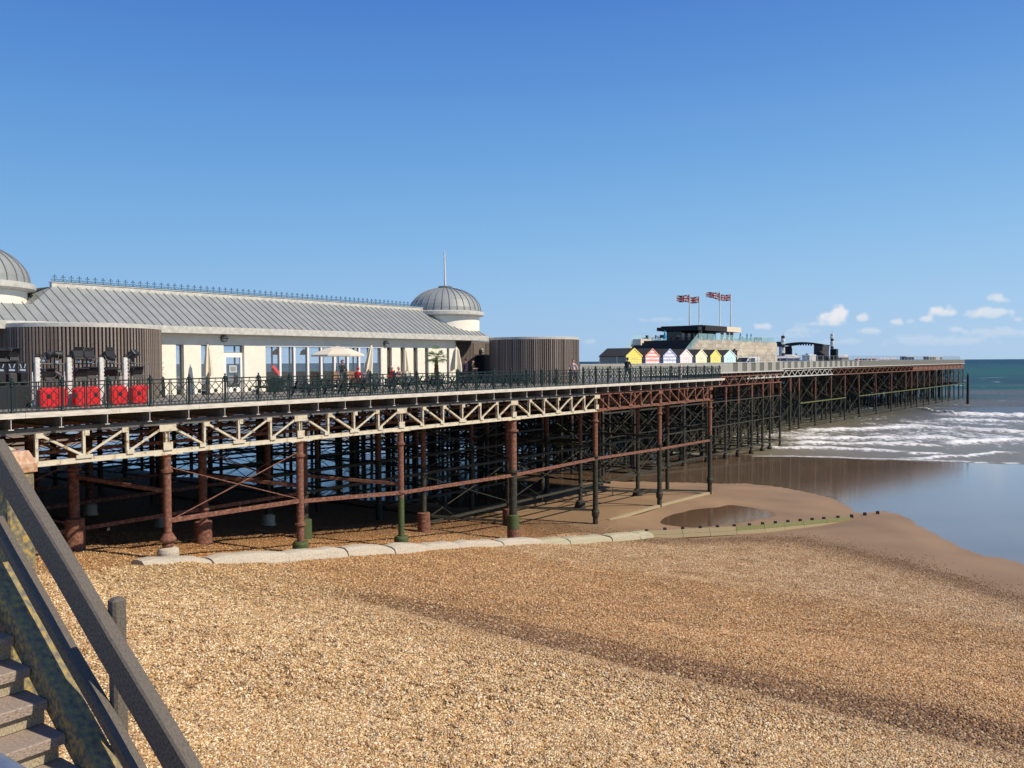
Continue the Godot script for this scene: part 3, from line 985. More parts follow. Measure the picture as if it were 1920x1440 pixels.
func truss_span(p: Node3D, u0: float, panels: int, v: float, paint: Material, label: String, step := 1.65, top := -0.58, bottom := -1.9) -> void:
	var t := hold("truss", p)
	if label:
		t.set_meta("label", label)
	var u1 := u0 + panels * step
	var b := Bag.new()
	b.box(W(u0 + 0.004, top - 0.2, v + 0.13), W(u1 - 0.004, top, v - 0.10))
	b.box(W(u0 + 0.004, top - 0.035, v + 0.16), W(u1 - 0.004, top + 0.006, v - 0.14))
	put("top_chord", b.mesh(M["steel_shade"] if paint == M["cream_paint"] else M["shaded_rust"]), t)  # top chord dimmed: shade of the overhang is in its colour
	b = Bag.new()
	b.box(W(u0 + 0.004, bottom, v + 0.10), W(u1 - 0.004, bottom + 0.15, v - 0.07))
	b.box(W(u0 + 0.004, bottom - 0.03, v + 0.13), W(u1 - 0.004, bottom + 0.006, v - 0.11))
	put("bottom_chord", b.mesh(paint), t)
	var lo := bottom + 0.15
	var hi := top - 0.2
	var half := panels / 2
	for k in panels + 1:
		var u := u0 + k * step
		var support := k == 0 or k == panels
		b = Bag.new()
		if support:
			for s in [-0.075, 0.075]:
				b.box(W(u + s - 0.012, lo, v + 0.09), W(u + s + 0.012, hi, v - 0.09))
			b.box(W(u - 0.075, lo, v + 0.01), W(u + 0.075, hi, v - 0.01))
		else:
			b.box(W(u - 0.012, lo, v + 0.085), W(u + 0.012, hi, v - 0.085))
			b.box(W(u - 0.05, lo, v - 0.083), W(u + 0.05, hi, v - 0.107))
		if k > 0 or u0 < 12.0:
			put("upright", b.mesh(paint), t)
		b = Bag.new()
		if support:
			b.box(W(u - 0.36, hi - 0.24, v - 0.110), W(u + 0.36, hi + 0.02, v - 0.132))
			b.box(W(u - 0.2, lo - 0.02, v - 0.110), W(u + 0.2, lo + 0.3, v - 0.134))
			if k > 0 or u0 < 12.0:
				put("gusset", b.mesh(paint), t)
		else:
			var dir := 1 if k < half else -1
			if k == half:
				b.box(W(u - 0.3, lo - 0.02, v - 0.110), W(u + 0.3, lo + 0.11, v - 0.130))
				b.box(W(u + 0.01, hi - 0.17, v - 0.110), W(u + 0.19, hi + 0.02, v - 0.130))
			else:
				b.box(W(u - 0.03 * dir, hi - 0.16, v - 0.110), W(u + 0.22 * dir, hi + 0.02, v - 0.130))
				b.box(W(u - 0.24 * dir, lo - 0.02, v - 0.110), W(u + 0.03 * dir, lo + 0.14, v - 0.131))
			put("gusset", b.mesh(paint), t)
		if k < panels:
			b = Bag.new()
			var a0 := W(u + 0.06, hi - 0.05 if k < half else lo + 0.06, v - 0.03)
			var a1 := W(u + step - 0.06, lo + 0.06 if k < half else hi - 0.05, v - 0.03)
			b.beam(a0, a1, 0.15, 0.02)
			b.beam(a0 + Vector3(0, 0.035, 0.06), a1 + Vector3(0, 0.035, 0.06), 0.018, 0.085)
			put("diagonal", b.mesh(paint), t)

func rods(b: Bag, p: Vector3, q: Vector3, y0: float, y1: float, r: float) -> void:
	b.tube(Vector3(p.x, y0, p.z), Vector3(q.x, y1, q.z), r, r, 5, false)
	b.tube(Vector3(p.x, y1, p.z), Vector3(q.x, y0, q.z), r, r, 5, false)

func build_pier() -> void:
	rng.seed = 21
	var p := thing("pier", "long iron pier on rusty columns running out over beach and surf", "pier")
	# decks
	var d := Bag.new()
	d.prism([W(-14, -0.168, NEAR_V + 0.05), W(73.3, -0.168, NEAR_V + 0.05), W(73.3, -0.168, FAR_V), W(-14, -0.168, FAR_V)], Vector3(0, 0.165, 0))
	put("deck", d.mesh(M["deck_wood"]), p)
	d = Bag.new()
	var out: Array = [W(73.302, -0.168, NECK_V + 0.05), W(134.5, -0.168, NECK_V + 0.05)]
	for i in HEAD_U.size():
		out.append(W(HEAD_U[i], -0.168, HEAD_V[i] + 0.05))
	out.append(W(335.5, -0.168, FAR_V))
	out.append(W(73.302, -0.168, FAR_V))
	d.prism(out, Vector3(0, 0.165, 0))
	put("deck", d.mesh(M["deck_wood"]), p)
	# edge boards
	var runs: Array = []
	var u := -13.0
	while u < 73.0:
		runs.append([u, minf(u + 3.3, 73.5), NEAR_V, NEAR_V, "fascia"])
		u += 3.3
	u = 73.4
	while u < 134.4:
		runs.append([u, minf(u + 5.1, 134.5), NECK_V, NECK_V, "white_steel"])
		u += 5.1
	for i in HEAD_U.size() - 1:
		var n := int(ceil((HEAD_U[i + 1] - HEAD_U[i]) / 8.0))
		for k in n:
			var a := lerpf(HEAD_U[i], HEAD_U[i + 1], float(k) / n)
			var b := lerpf(HEAD_U[i], HEAD_U[i + 1], float(k + 1) / n)
			runs.append([a, b, lut(HEAD_U, HEAD_V, a), lut(HEAD_U, HEAD_V, b), "white_steel"])
	for r in runs:
		var b := Bag.new()
		b.beam(W(r[0] + 0.006, -0.09, r[2]), W(r[1] - 0.006, -0.09, r[3]), 0.06, 0.18)
		put("fascia", b.mesh(M[r[4]]), p)
	var e := Bag.new()
	e.beam(W(335.5, -0.09, 49.8), W(335.5, -0.09, FAR_V), 0.06, 0.18)
	put("end_fascia", e.mesh(M["white_steel"]), p)
	e = Bag.new()
	e.beam(W(73.42, -0.09, NEAR_V + 0.1), W(73.42, -0.09, NECK_V - 0.1), 0.06, 0.18)
	put("end_fascia", e.mesh(M["white_steel"]), p)
	# joists under the near deck; the pale ends show below the edge board
	var jb := Bag.new()
	i_beam(jb, Vector3(0, 0, 0), Vector3(0, 0, -(FAR_V - NEAR_V - 0.3)), 0.16, 0.39)
	var jm := jb.mesh(M["steel_shade"])
	var je := Bag.new()
	je.box(Vector3(-0.012, -0.165, -0.012), Vector3(0.012, 0.165, 0.012))
	je.box(Vector3(-0.085, -0.195, -0.012), Vector3(0.085, -0.165, 0.012))
	je.box(Vector3(-0.085, 0.165, -0.012), Vector3(0.085, 0.195, 0.012))
	var jem := je.mesh(M["white_steel"])
	for k in range(-16, 37):
		var uj := 14.6 + k * 1.65
		if uj > 72.6:
			continue
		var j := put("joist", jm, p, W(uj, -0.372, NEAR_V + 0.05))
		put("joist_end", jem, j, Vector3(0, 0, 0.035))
	# joists further out are too far off to tell apart
	var jj := Bag.new()
	for k in 38:
		var uj := 73.9 + k * 1.65
		jj.box(W(uj - 0.06, -0.55, FAR_V - 0.5), W(uj + 0.06, -0.172, NECK_V + 0.1))
	for k in 60:
		var uj := 135.5 + k * 3.3
		jj.box(W(uj - 0.1, -0.6, FAR_V - 0.5), W(uj + 0.1, -0.172, edge_v(uj) + 0.1))
	tag(put("far_joists", jj.mesh(M["underside"]), p), "", "", "", "stuff")
	# trusses along the near edge
	var tv := 30.9
	truss_span(p, 12.33 - 6.6, 4, tv, M["cream_paint"], "")
	for s in [[12.33, 4, "cream_paint"], [18.93, 4, "cream_paint"], [25.53, 4, "cream_paint"], [32.13, 6, "cream_paint"], [41.98, 6, "cream_paint"], [51.85, 6, "rust"], [61.75, 6, "rust"]]:
		truss_span(p, s[0], s[1], tv, M[s[2]], "rusty lattice truss near the middle of the pier" if s[2] == "rust" and s[0] < 55 else "", 9.87 / 6.0 if s[1] == 6 else 1.65)
	# columns: the rows under the near deck
	var near_u := [-0.9, 5.73, 12.33, 18.93, 25.53, 32.13, 41.95, 51.75, 61.7, 71.6]
	var feet_r := [0.16, 0.16, 0.16, 0.15, 0.17, 0.16, 0.24, 0.18, 0.18, 0.19]
	for i in near_u.size():
		var uu: float = near_u[i]
		var g := ground(uu, tv)
		var c := hold("column", p, W(uu, 0, tv))
		var line := -20.0 if uu < 30.0 else TIDE - 0.4 if uu < 40.0 else TIDE
		put("shaft", column_mesh(feet_r[i], -1.93, g - 0.5, M["rust"], M["algae"] if uu > 40.0 else M["green_algae"], line, [-2.6, -5.1 if uu > 30.0 else -5.75], 12), c)
		if uu > 16.0:
			var pl := Bag.new()
			pl.box(Vector3(-0.62, -1.955, -0.13), Vector3(0.62, -1.928, 0.17))
			put("bearing_plate", pl.mesh(M["cream_paint"] if uu < 50.0 else M["rust"]), c)
		var foot := Bag.new()
		if uu < 20.0:
			foot.lathe(Vector3(0, g - 0.3, 0), [Vector2(0.42, 0), Vector2(0.42, 0.62), Vector2(0.38, 0.74), Vector2(0.2, 0.8), Vector2(0, 0.8)], 14, 0.03)
			put("concrete_foot", foot.mesh(M["concrete"]), c)
			foot = Bag.new()
			foot.lathe(Vector3(0, g + 0.5, 0), [Vector2(0.2, 0), Vector2(0.24, 0.1), Vector2(0.17, 0.16)], 12)
			foot.lathe(Vector3(0, -5.35, 0), [Vector2(0.15, -0.14), Vector2(0.32, 0.0), Vector2(0.32, 0.05), Vector2(0.17, 0.3)], 12)
			put("flange", foot.mesh(M["rust"]), c)
		elif uu < 40.0:
			foot.lathe(Vector3(0, g - 0.3, 0), [Vector2(0.36, 0), Vector2(0.37, 0.75), Vector2(0.33, 0.84), Vector2(0.17, 0.86)], 14, 0.04)
			put("mossy_foot", foot.mesh(M["green_algae"]), c)
		elif uu < 45.0:
			foot.lathe(Vector3(0, g - 0.3, 0), [Vector2(0.37, 0), Vector2(0.37, 0.95)], 14, 0.02)
			put("casing", foot.mesh(M["rust"]), c)
			foot = Bag.new()
			foot.lathe(Vector3(0, g + 0.65, 0), [Vector2(0.372, 0), Vector2(0.372, 0.8), Vector2(0.25, 0.86)], 14, 0.03)
			put("weed", foot.mesh(M["green_algae"]), c)
		else:
			foot.lathe(Vector3(0, -9.1, 0), [Vector2(0.19, -0.3), Vector2(0.27, -0.2), Vector2(0.29, 0.1), Vector2(0.22, 0.28)], 10, 0.09)
			put("weed_ring", foot.mesh(M["algae"]), c)
	var rows := [[35.4, [-1.5, 4.5, 10.5, 17.5, 23.5, 29.5, 38.8, 47.5, 57.0, 66.5, 72.3]], [42.0, near_u], [48.5, near_u], [55.0, near_u], [62.0, near_u], [69.0, near_u], [76.0, near_u], [83.0, near_u], [90.0, near_u], [94.0, near_u]]
	var brace_far := Bag.new()
	var n_col := 10
	for ri in rows.size():
		var v: float = rows[ri][0]
		var list: Array = rows[ri][1]
		var girder := Bag.new()
		girder.box(W(-4, -0.86, v - 0.1), W(72.6, -0.575, v + 0.1))
		girder.box(W(-4, -1.98, v - 0.1), W(72.6, -1.83, v + 0.1))
		for k in 46:
			var ug := -3.0 + k * 1.65
			girder.beam(W(ug, -0.86 if k % 2 else -1.83, v), W(ug + 1.65, -1.83 if k % 2 else -0.86, v), 0.1, 0.1)
		put("lattice_girder", girder.mesh(M["underside"] if ri > 0 else M["shaded_rust"]), p)
		for i in list.size():
			var uu: float = list[i] + (rng.randf_range(-0.8, 0.8) if ri > 0 else 0.0)
			var vv := v + (rng.randf_range(-0.5, 0.5) if ri > 0 else 0.0)
			var g := ground(uu, vv)
			var r := rng.randf_range(0.15, 0.22)
			var c := hold("column", p, W(uu, 0, vv))
			var lower: Material = M["algae"] if uu > 28.0 else M["shaded_rust"]
			put("shaft", column_mesh(r, -1.9, g - 0.5, M["shaded_rust"], lower, TIDE + rng.randf_range(-0.5, 0.5), [-2.7, -5.2, -8.2]), c)
			if ri < 4 and uu > -3.0:
				var foot := Bag.new()
				if ri == 0 and uu < 50.0:
					var h := rng.randf_range(1.3, 1.75)
					foot.lathe(Vector3(0, g - 0.3, 0), [Vector2(0.40, 0), Vector2(0.40, h), Vector2(0.2, h + 0.05)], 12, 0.03)
					put("casing", foot.mesh(M["green_algae"] if i == 5 else M["rust"]), c)
				elif rng.randf() < 0.6:
					foot.lathe(Vector3(0, g - 0.3, 0), [Vector2(0.5, 0), Vector2(0.46, 0.5), Vector2(0.36, 0.85), Vector2(0.2, 0.95)], 9, 0.14)
					put("concrete_foot", foot.mesh(M["concrete"] if uu < 45.0 else M["algae"]), c)
			n_col += 1
		# ties and rods along and across the rows
		for i in list.size() - 1:
			var a := W(list[i], 0, v)
			var b2 := W(list[i + 1], 0, v)
			var bb: Bag = brace_far if ri > 2 else Bag.new()
			var g := maxf(ground(list[i], v), ground(list[i + 1], v))
			bb.beam(a + Vector3(0, -5.2, 0), b2 + Vector3(0, -5.2, 0), 0.12, 0.16)
			if i % 2 == 0 or ri > 1:
				rods(bb, a, b2, -2.4, -5.0, 0.03)
			if g < -8.2:
				bb.beam(a + Vector3(0, -8.3, 0), b2 + Vector3(0, -8.3, 0), 0.13, 0.16)
				rods(bb, a, b2, -5.4, -8.1, 0.03)
			if ri <= 2:
				put("cross_brace", bb.mesh(M["algae"] if list[i] > 28.0 else M["shaded_rust"]), p)
		if ri > 0:
			for i in list.size():
				if i < 3:
					continue
				var v0: float = rows[ri - 1][0]
				var g := ground(list[i], v)
				brace_far.beam(W(list[i], -5.4, v), W(list[i], -5.4, v0), 0.12, 0.14)
				if g < -8.4:
					brace_far.beam(W(list[i], -8.5, v), W(list[i], -8.5, v0), 0.13, 0.15)
					rods(brace_far, W(list[i], 0, v), W(list[i], 0, v0), -5.5, -8.4, 0.03)
	# ties of the first row and back to the second
	for i in range(3, near_u.size() - 1):
		var b := Bag.new()
		var y := [0, 0, 0, -4.62, -4.75, -5.2, -5.38, -5.3, -5.48, -5.55]
		b.beam(W(near_u[i], y[i], tv - 0.1), W(near_u[i + 1], y[i + 1] if i > 3 else -4.72, tv - 0.1), 0.1, 0.05)
		b.beam(W(near_u[i], y[i] + 0.08, tv - 0.06), W(near_u[i + 1], (y[i + 1] if i > 3 else -4.72) + 0.08, tv - 0.06), 0.03, 0.15)
		put("tie_bar", b.mesh(M["rust"]), p)
	for k in 2:
		var b := Bag.new()
		var y0 := -2.5 if k else -4.52
		var y1 := -4.55 if k else -2.45
		b.tube(W(19.15, y0, tv - 0.05 + k * 0.08), W(25.35, y1, tv - 0.05 + k * 0.08), 0.026, 0.026, 6)
		put("tension_rod", b.mesh(M["rust"]), p)
	for i in range(3, near_u.size()):
		var b := Bag.new()
		var y: float = [0, 0, 0, -3.4, -4.0, -4.7, -8.2, -8.9, -8.9, -10.05][i]
		b.beam(W(near_u[i], y, tv), W([0, 0, 0, 17.5, 23.5, 29.5, 38.8, 47.5, 57.0, 66.5][i], y + 0.4, 35.4), 0.13, 0.15)
		if i > 6:
			b.beam(W(near_u[i], -4.4, tv), W(near_u[i], -4.4, 42.0), 0.13, 0.15)
		put("cross_tie", b.mesh(M["algae"] if i > 5 else M["shaded_rust"]), p)
	var gb := Bag.new()
	gb.beam(W(53.5, ground(53.5, 30.85) - 0.04, 30.85), W(62.5, ground(62.5, 30.9) + 0.06, 30.9), 0.26, 0.18)
	gb.beam(W(62.5, ground(62.5, 30.9) + 0.06, 30.9), W(72.0, ground(72.0, 30.95) + 0.08, 30.95), 0.26, 0.18)
	put("ground_beam", gb.mesh(M["groyne_wood"]), p)
	# the neck: a thicket of thinner columns and braces
	var neck_rows := [45.95, 49.5, 54.0, 60.0, 67.0, 75.0, 84.0, 93.0]
	for ri in neck_rows.size():
		var list: Array = [78.5, 85.5, 92.0, 98.5, 105.5, 111.8, 116.3, 121.5, 126.0, 129.2, 133.8] if ri < 3 else [79.0, 88.0, 97.0, 106.0, 115.0, 124.0, 133.0]
		var v: float = neck_rows[ri]
		var girder := Bag.new()
		girder.box(W(73.6, -0.72, v - 0.1), W(134.4, -0.58, v + 0.1))
		girder.box(W(73.6, -1.96, v - 0.12), W(134.4, -1.82, v + 0.12))
		for k in 37:
			var ug := 73.7 + k * 1.64
			girder.beam(W(ug, -0.7 if k % 2 else -1.84, v), W(ug + 1.64, -1.84 if k % 2 else -0.7, v), 0.09, 0.09)
		put("lattice_girder", girder.mesh(M["rust"] if ri == 0 else M["shaded_rust"]), p)
		for i in list.size():
			var uu: float = list[i] + (rng.randf_range(-0.7, 0.7) if ri > 0 else 0.0)
			var g := minf(ground(uu, v), SEA + 0.2)
			var c := hold("column", p, W(uu, 0, v))
			var bright: bool = ri < 2 and i in [5, 7, 8, 9]
			put("shaft", column_mesh(rng.randf_range(0.16, 0.21), -1.9, g - 0.6, M["rust"] if ri == 0 or bright else M["shaded_rust"], M["algae"], -4.0 + rng.randf_range(-0.9, 0.5), [-2.8, -5.6, -8.6, -11.2], 8), c)
			if ri < 2:
				var foot := Bag.new()
				foot.lathe(Vector3(0, g - 0.3, 0), [Vector2(0.42, -0.3), Vector2(0.42, 0.5), Vector2(0.36, 0.9), Vector2(0.2, 1.1)], 8, 0.1)
				put("weed_foot", foot.mesh(M["algae"]), c)
			if i < list.size() - 1:
				var a := W(list[i], 0, v)
				var b2 := W(list[i + 1], 0, v)
				var bb: Bag = Bag.new() if ri < 2 else brace_far
				bb.beam(a + Vector3(0, -4.0, 0), b2 + Vector3(0, -4.0, 0), 0.14, 0.16)
				bb.beam(a + Vector3(0, -7.3, 0), b2 + Vector3(0, -7.3, 0), 0.14, 0.14)
				bb.beam(a + Vector3(0, -11.0, 0), b2 + Vector3(0, -11.0, 0), 0.2, 0.2)
				if rng.randf() < 0.7:
					rods(bb, a, b2, -2.2, -4.0, 0.035)
				rods(bb, a, b2, -4.2, -7.2, 0.035)
				rods(bb, a, b2, -7.4, -10.9, 0.035)
				if ri < 2:
					put("cross_brace", bb.mesh(M["algae"]), p)
			if ri > 0:
				var v0: float = neck_rows[ri - 1]
				brace_far.beam(W(list[i], -4.1, v), W(list[i], -4.1, v0), 0.13, 0.15)
				brace_far.beam(W(list[i], -7.4, v), W(list[i], -7.4, v0), 0.13, 0.15)
				brace_far.beam(W(list[i], -11.1, v), W(list[i], -11.1, v0), 0.16, 0.18)
				rods(brace_far, W(list[i], 0, v), W(list[i], 0, v0), -4.2, -7.3, 0.035)
				rods(brace_far, W(list[i], 0, v), W(list[i], 0, v0), -7.5, -11.0, 0.035)
	# the head: tall thin piles, ringed by weedy walings
	var head_u := [136.5, 146.0, 156.0, 165.5, 170.4, 180.2, 190.5, 200.3, 210.5, 224.7, 239.6, 254.2, 260.6, 267.1, 275.2, 282.0, 290.5, 299.5, 309.0, 318.0, 327.0, 334.5]
	for ri in 6:
		var offset: float = [0.35, 4.5, 10.0, 17.0, 26.0, 37.0][ri]
		for i in head_u.size():
			if ri > 2 and i % 2 == 1:
				continue
			var uu: float = head_u[i] + (rng.randf_range(-1.0, 1.0) if ri > 0 else 0.0)
			var v := edge_v(head_u[i]) + offset
			var c := hold("column", p, W(uu, 0, v))
			var rake := ri == 0 and i in [8, 9, 16, 17, 18, 19]
			put("shaft", column_mesh(0.26 if i in [3] else rng.randf_range(0.17, 0.23), -1.9, SEA - 1.2, M["rust"] if i in [3, 4] else M["shaded_rust"], M["algae"], -6.6 if i > 4 else -4.5, [-7.0], 8), c)
			if rake:
				c.rotation.z = 0.10
			if i < head_u.size() - 1:
				var b := Bag.new()
				var v1 := edge_v(head_u[i + 1]) + offset
				if ri == 0:
					b.beam(W(head_u[i], -7.05, v - 0.25), W(head_u[i + 1], -7.05, v1 - 0.25), 0.2, 0.2)
					if i > 3 and i not in [7]:
						put("weedy_waling", b.mesh(M["lime_algae"]), p)
					b = Bag.new()
				rods(b, W(head_u[i], 0, v), W(head_u[i + 1], 0, v1), -2.0, -6.9, 0.045)
				if i < 8:
					rods(b, W(head_u[i], 0, v), W(head_u[i + 1], 0, v1), -7.2, -11.2, 0.05)
				b.beam(W(head_u[i], -11.6, v), W(head_u[i + 1], -11.6, v1), 0.22, 0.2)
				if ri < 2:
					put("cross_brace", b.mesh(M["algae"]), p)
				else:
					brace_far.v.append_array(b.v)
					brace_far.n.append_array(b.n)
					brace_far.c.append_array(b.c)
			if ri > 0:
				var v0: float = edge_v(head_u[i]) + [0.35, 4.5, 10.0, 17.0, 26.0, 37.0][ri - 1]
				brace_far.beam(W(head_u[i], -7.0, v), W(head_u[i], -7.0, v0), 0.18, 0.2)
				rods(brace_far, W(head_u[i], 0, v), W(head_u[i], 0, v0), -2.0, -6.9, 0.05)
	# the dense old piles and girders in the middle of the neck and head that let little light through
	var inner := Bag.new()
	for k in 300:
		var uu := 76.0 + rng.randf() * 256.0
		var vv := edge_v(uu) + (5.0 if uu > 136.0 else 4.0) + rng.randf() * (FAR_V - edge_v(uu) - 8.0)
		inner.tube(W(uu, -1.0, vv), W(uu + rng.randf_range(-0.5, 0.5), SEA - 1.0, vv), rng.randf_range(0.16, 0.24), 0.22, 6, false)
	for k in 40:
		var uu := 76.0 + k * 6.5
		var v0 := edge_v(uu) + 2.5
		for vv in [v0 + 7.0, v0 + 15.0, v0 + 24.0, v0 + 34.0]:
			inner.box(W(uu - 3.2, -2.6 - 0.3 * (k % 3), vv - 0.1), W(uu + 3.2, -0.6, vv + 0.1))
			inner.beam(W(uu - 3.2, -6.9, vv), W(uu + 3.2, -6.9, vv), 0.25, 0.35)
			rods(inner, W(uu - 3.2, 0, vv), W(uu + 3.2, 0, vv), -2.4, -6.8, 0.09)
			rods(inner, W(uu - 3.2, 0, vv), W(uu + 3.2, 0, vv), -7.0, -11.4, 0.09)
			inner.beam(W(uu, -6.7, vv), W(uu, -6.7, vv - 8.0), 0.2, 0.3)
			rods(inner, W(uu, 0, vv), W(uu, 0, vv - 8.0), -2.2, -6.7, 0.08)
	tag(put("inner_piles", inner.mesh(M["algae"]), p), "", "", "", "stuff")
	tag(put("inner_bracing", brace_far.mesh(M["algae"]), p), "", "", "", "stuff")
	# head girders: one white length, then rusty lattice, then plate girder
	for s in [[135.0, 191.0, "white_steel", 17], [191.0, 262.0, "shaded_rust", 16], [262.0, 335.0, "rust", 0]]:
		var steps: int = maxi(s[3], 12)
		var chords := Bag.new()
		var web := Bag.new()
		for k in steps:
			var a: float = lerpf(s[0], s[1], float(k) / steps)
			var b: float = lerpf(s[0], s[1], float(k + 1) / steps)
			var va := edge_v(a) + 0.3
			var vb := edge_v(b) + 0.3
			var drop := 0.0 if s[0] < 150.0 else 0.1
			chords.beam(W(a, -0.48, va), W(b, -0.48, vb), 0.2, 0.14)
			chords.beam(W(a, -1.62 - drop, va - 0.05), W(b, -1.62 - drop, vb - 0.05), 0.3, 0.22)
			if s[3] > 0:
				var mid := W((a + b) * 0.5, -0.5, (va + vb) * 0.5)
				web.beam(W(a, -1.55, va), mid, 0.1, 0.12)
				web.beam(W(b, -1.55, vb), mid, 0.1, 0.12)
			else:
				web.beam(W(a + 0.03, -1.05, va + 0.05), W(b - 0.03, -1.05, vb + 0.05), 0.05, 0.95)
				web.beam(W(a, -0.5, va - 0.03), W(a, -1.6, va - 0.03), 0.12, 0.1)
		var t := hold("edge_girder", p)
		t.set_meta("label", {"white_steel": "white painted lattice girder under the pier head", "shaded_rust": "dark rusty lattice girder under the pier head", "rust": "rusty plate girder under the sea end of the pier"}[s[2]])
		put("chord", chords.mesh(M[s[2]]), t)
		put("web", web.mesh(M[s[2]]), t)
	var endg := Bag.new()
	endg.box(W(334.9, -1.6, FAR_V), W(335.2, -0.4, 50.2))
	put("end_girder", endg.mesh(M["rust"]), p)

func build_lone_pile() -> void:
	var b := Bag.new()
	b.tube(W(290.8, SEA - 2.0, 42.3), W(290.8, -5.0, 42.3), 0.42, 0.36, 8)
	b.tube(W(290.8, -5.0, 42.3), W(290.8, -3.6, 42.3), 0.36, 0.30, 8)
	b.tube(W(290.8, -3.6, 42.3), W(290.7, -2.7, 42.3), 0.28, 0.10, 8)
	b.tube(W(290.8, -6.4, 42.3), W(290.8, -6.2, 42.3), 0.44, 0.44, 8)
	tag(put("wooden_pile", b.mesh(M["post_dark"])), "lone dark wooden pile standing in the sea off the pier's end", "pile")

func build_railing() -> void:
	var r := thing("iron_railing", "ornate dark green iron railing along the edge of the pier deck", "railing")
	var g: Material = M["rail_green"]
	var step := 1.65
	var v := NEAR_V + 0.06
	# a post with its ball finial
	var pb := Bag.new()
	pb.lathe(Vector3.ZERO, [Vector2(0.085, 0.0), Vector2(0.085, 0.05), Vector2(0.06, 0.09), Vector2(0.048, 0.16), Vector2(0.045, 0.86), Vector2(0.075, 0.90), Vector2(0.075, 0.93), Vector2(0.055, 0.96), Vector2(0.085, 1.0), Vector2(0.085, 1.08), Vector2(0.05, 1.12), Vector2(0.02, 1.13)], 8)
	var pm := pb.mesh(g)
	var fb := Bag.new()
	fb.lathe(Vector3.ZERO, [Vector2(0.02, 0.0), Vector2(0.03, 0.02), Vector2(0.045, 0.05), Vector2(0.03, 0.085), Vector2(0.0, 0.105)], 8)
	var fm := fb.mesh(g)
	var bar := func(a: Vector2, b: Vector2, w: float) -> ArrayMesh:
		var q := Bag.new()
		q.beam(Vector3(a.x, a.y, 0), Vector3(b.x, b.y, 0), w * 1.3, w * 1.3)
		return q.mesh(g)
	var pieces: Array = []
	var rb := Bag.new()
	rb.tube(Vector3(0.05, 1.03, 0), Vector3(step - 0.05, 1.03, 0), 0.028, 0.028, 6)
	pieces.append(["handrail", rb.mesh(g)])
	pieces.append(["rail", bar.call(Vector2(0.05, 0.89), Vector2(step - 0.05, 0.89), 0.024)])
	pieces.append(["rail", bar.call(Vector2(0.05, 0.16), Vector2(step - 0.05, 0.16), 0.024)])
	pieces.append(["rail", bar.call(Vector2(0.05, 0.05), Vector2(step - 0.05, 0.05), 0.028)])
	for c in 2:
		var x0 := 0.12 + c * 0.74
		var x1 := x0 + 0.67
		var xm := (x0 + x1) * 0.5
		for x in [x0, x1]:
			pieces.append(["upright", bar.call(Vector2(x, 0.05), Vector2(x, 1.01), 0.022)])
		pieces.append(["lattice_bar", bar.call(Vector2(x0, 0.89), Vector2(x1, 0.16), 0.019)])
		pieces.append(["lattice_bar", bar.call(Vector2(x0, 0.16), Vector2(x1, 0.89), 0.019)])
		for q in [[x0, 0.525, xm, 0.89], [xm, 0.89, x1, 0.525], [x1, 0.525, xm, 0.16], [xm, 0.16, x0, 0.525]]:
			pieces.append(["lattice_bar", bar.call(Vector2(q[0], q[1]), Vector2(q[2], q[3]), 0.017)])
		var ro := Bag.new()
		for k in 4:
			ro.obox(Transform3D(Basis(Vector3(0, 0, 1), k * PI / 4), Vector3(xm, 0.525, 0.012)), Vector3(0.17 if k % 2 == 0 else 0.12, 0.05, 0.03))
		ro.obox(Transform3D(Basis(Vector3(0, 0, 1), PI / 4), Vector3(xm, 0.525, 0.02)), Vector3(0.09, 0.09, 0.03))
		pieces.append(["rosette", ro.mesh(g)])
		for q in [[xm, 0.96], [xm, 0.105], [x0 + 0.16, 0.105], [x1 - 0.16, 0.105]]:
			var ri := Bag.new()
			for k in 6:
				var t0 := TAU * k / 6
				var t1 := TAU * (k + 1) / 6
				ri.beam(Vector3(q[0] + 0.03 * cos(t0), q[1] + 0.045 * sin(t0), 0), Vector3(q[0] + 0.03 * cos(t1), q[1] + 0.045 * sin(t1), 0), 0.014, 0.014)
			pieces.append(["ring", ri.mesh(g)])
	var whole := Bag.new()
	for q in pieces:
		var arr: Array = q[1].surface_get_arrays(0)
		whole.v.append_array(arr[Mesh.ARRAY_VERTEX])
		whole.n.append_array(arr[Mesh.ARRAY_NORMAL])
		whole.c.append_array(arr[Mesh.ARRAY_COLOR])
	var wm := whole.mesh(g)
	for k in range(-3, 38):
		var u := 13.02 + k * step
		if u > 73.4:
			break
		var post := put("post", pm, r, W(u, 0, v))
		put("finial", fm, post, Vector3(0, 1.13, 0))
		if u + step > 73.3:
			continue
		if k >= -1 and k < 17:
			var panel := hold("panel", r, W(u, 0, v))
			for q in pieces:
				put(q[0], q[1], panel)
		else:
			put("panel", wm, r, W(u, 0, v))
	# the return at the end of the wide deck
	for k in 9:
		put("panel", wm, r, W(73.2, 0, v + 0.08 + k * step), PI / 2)
		if k > 0:
			put("post", pm, r, W(73.2, 0, v + 0.08 + k * step))

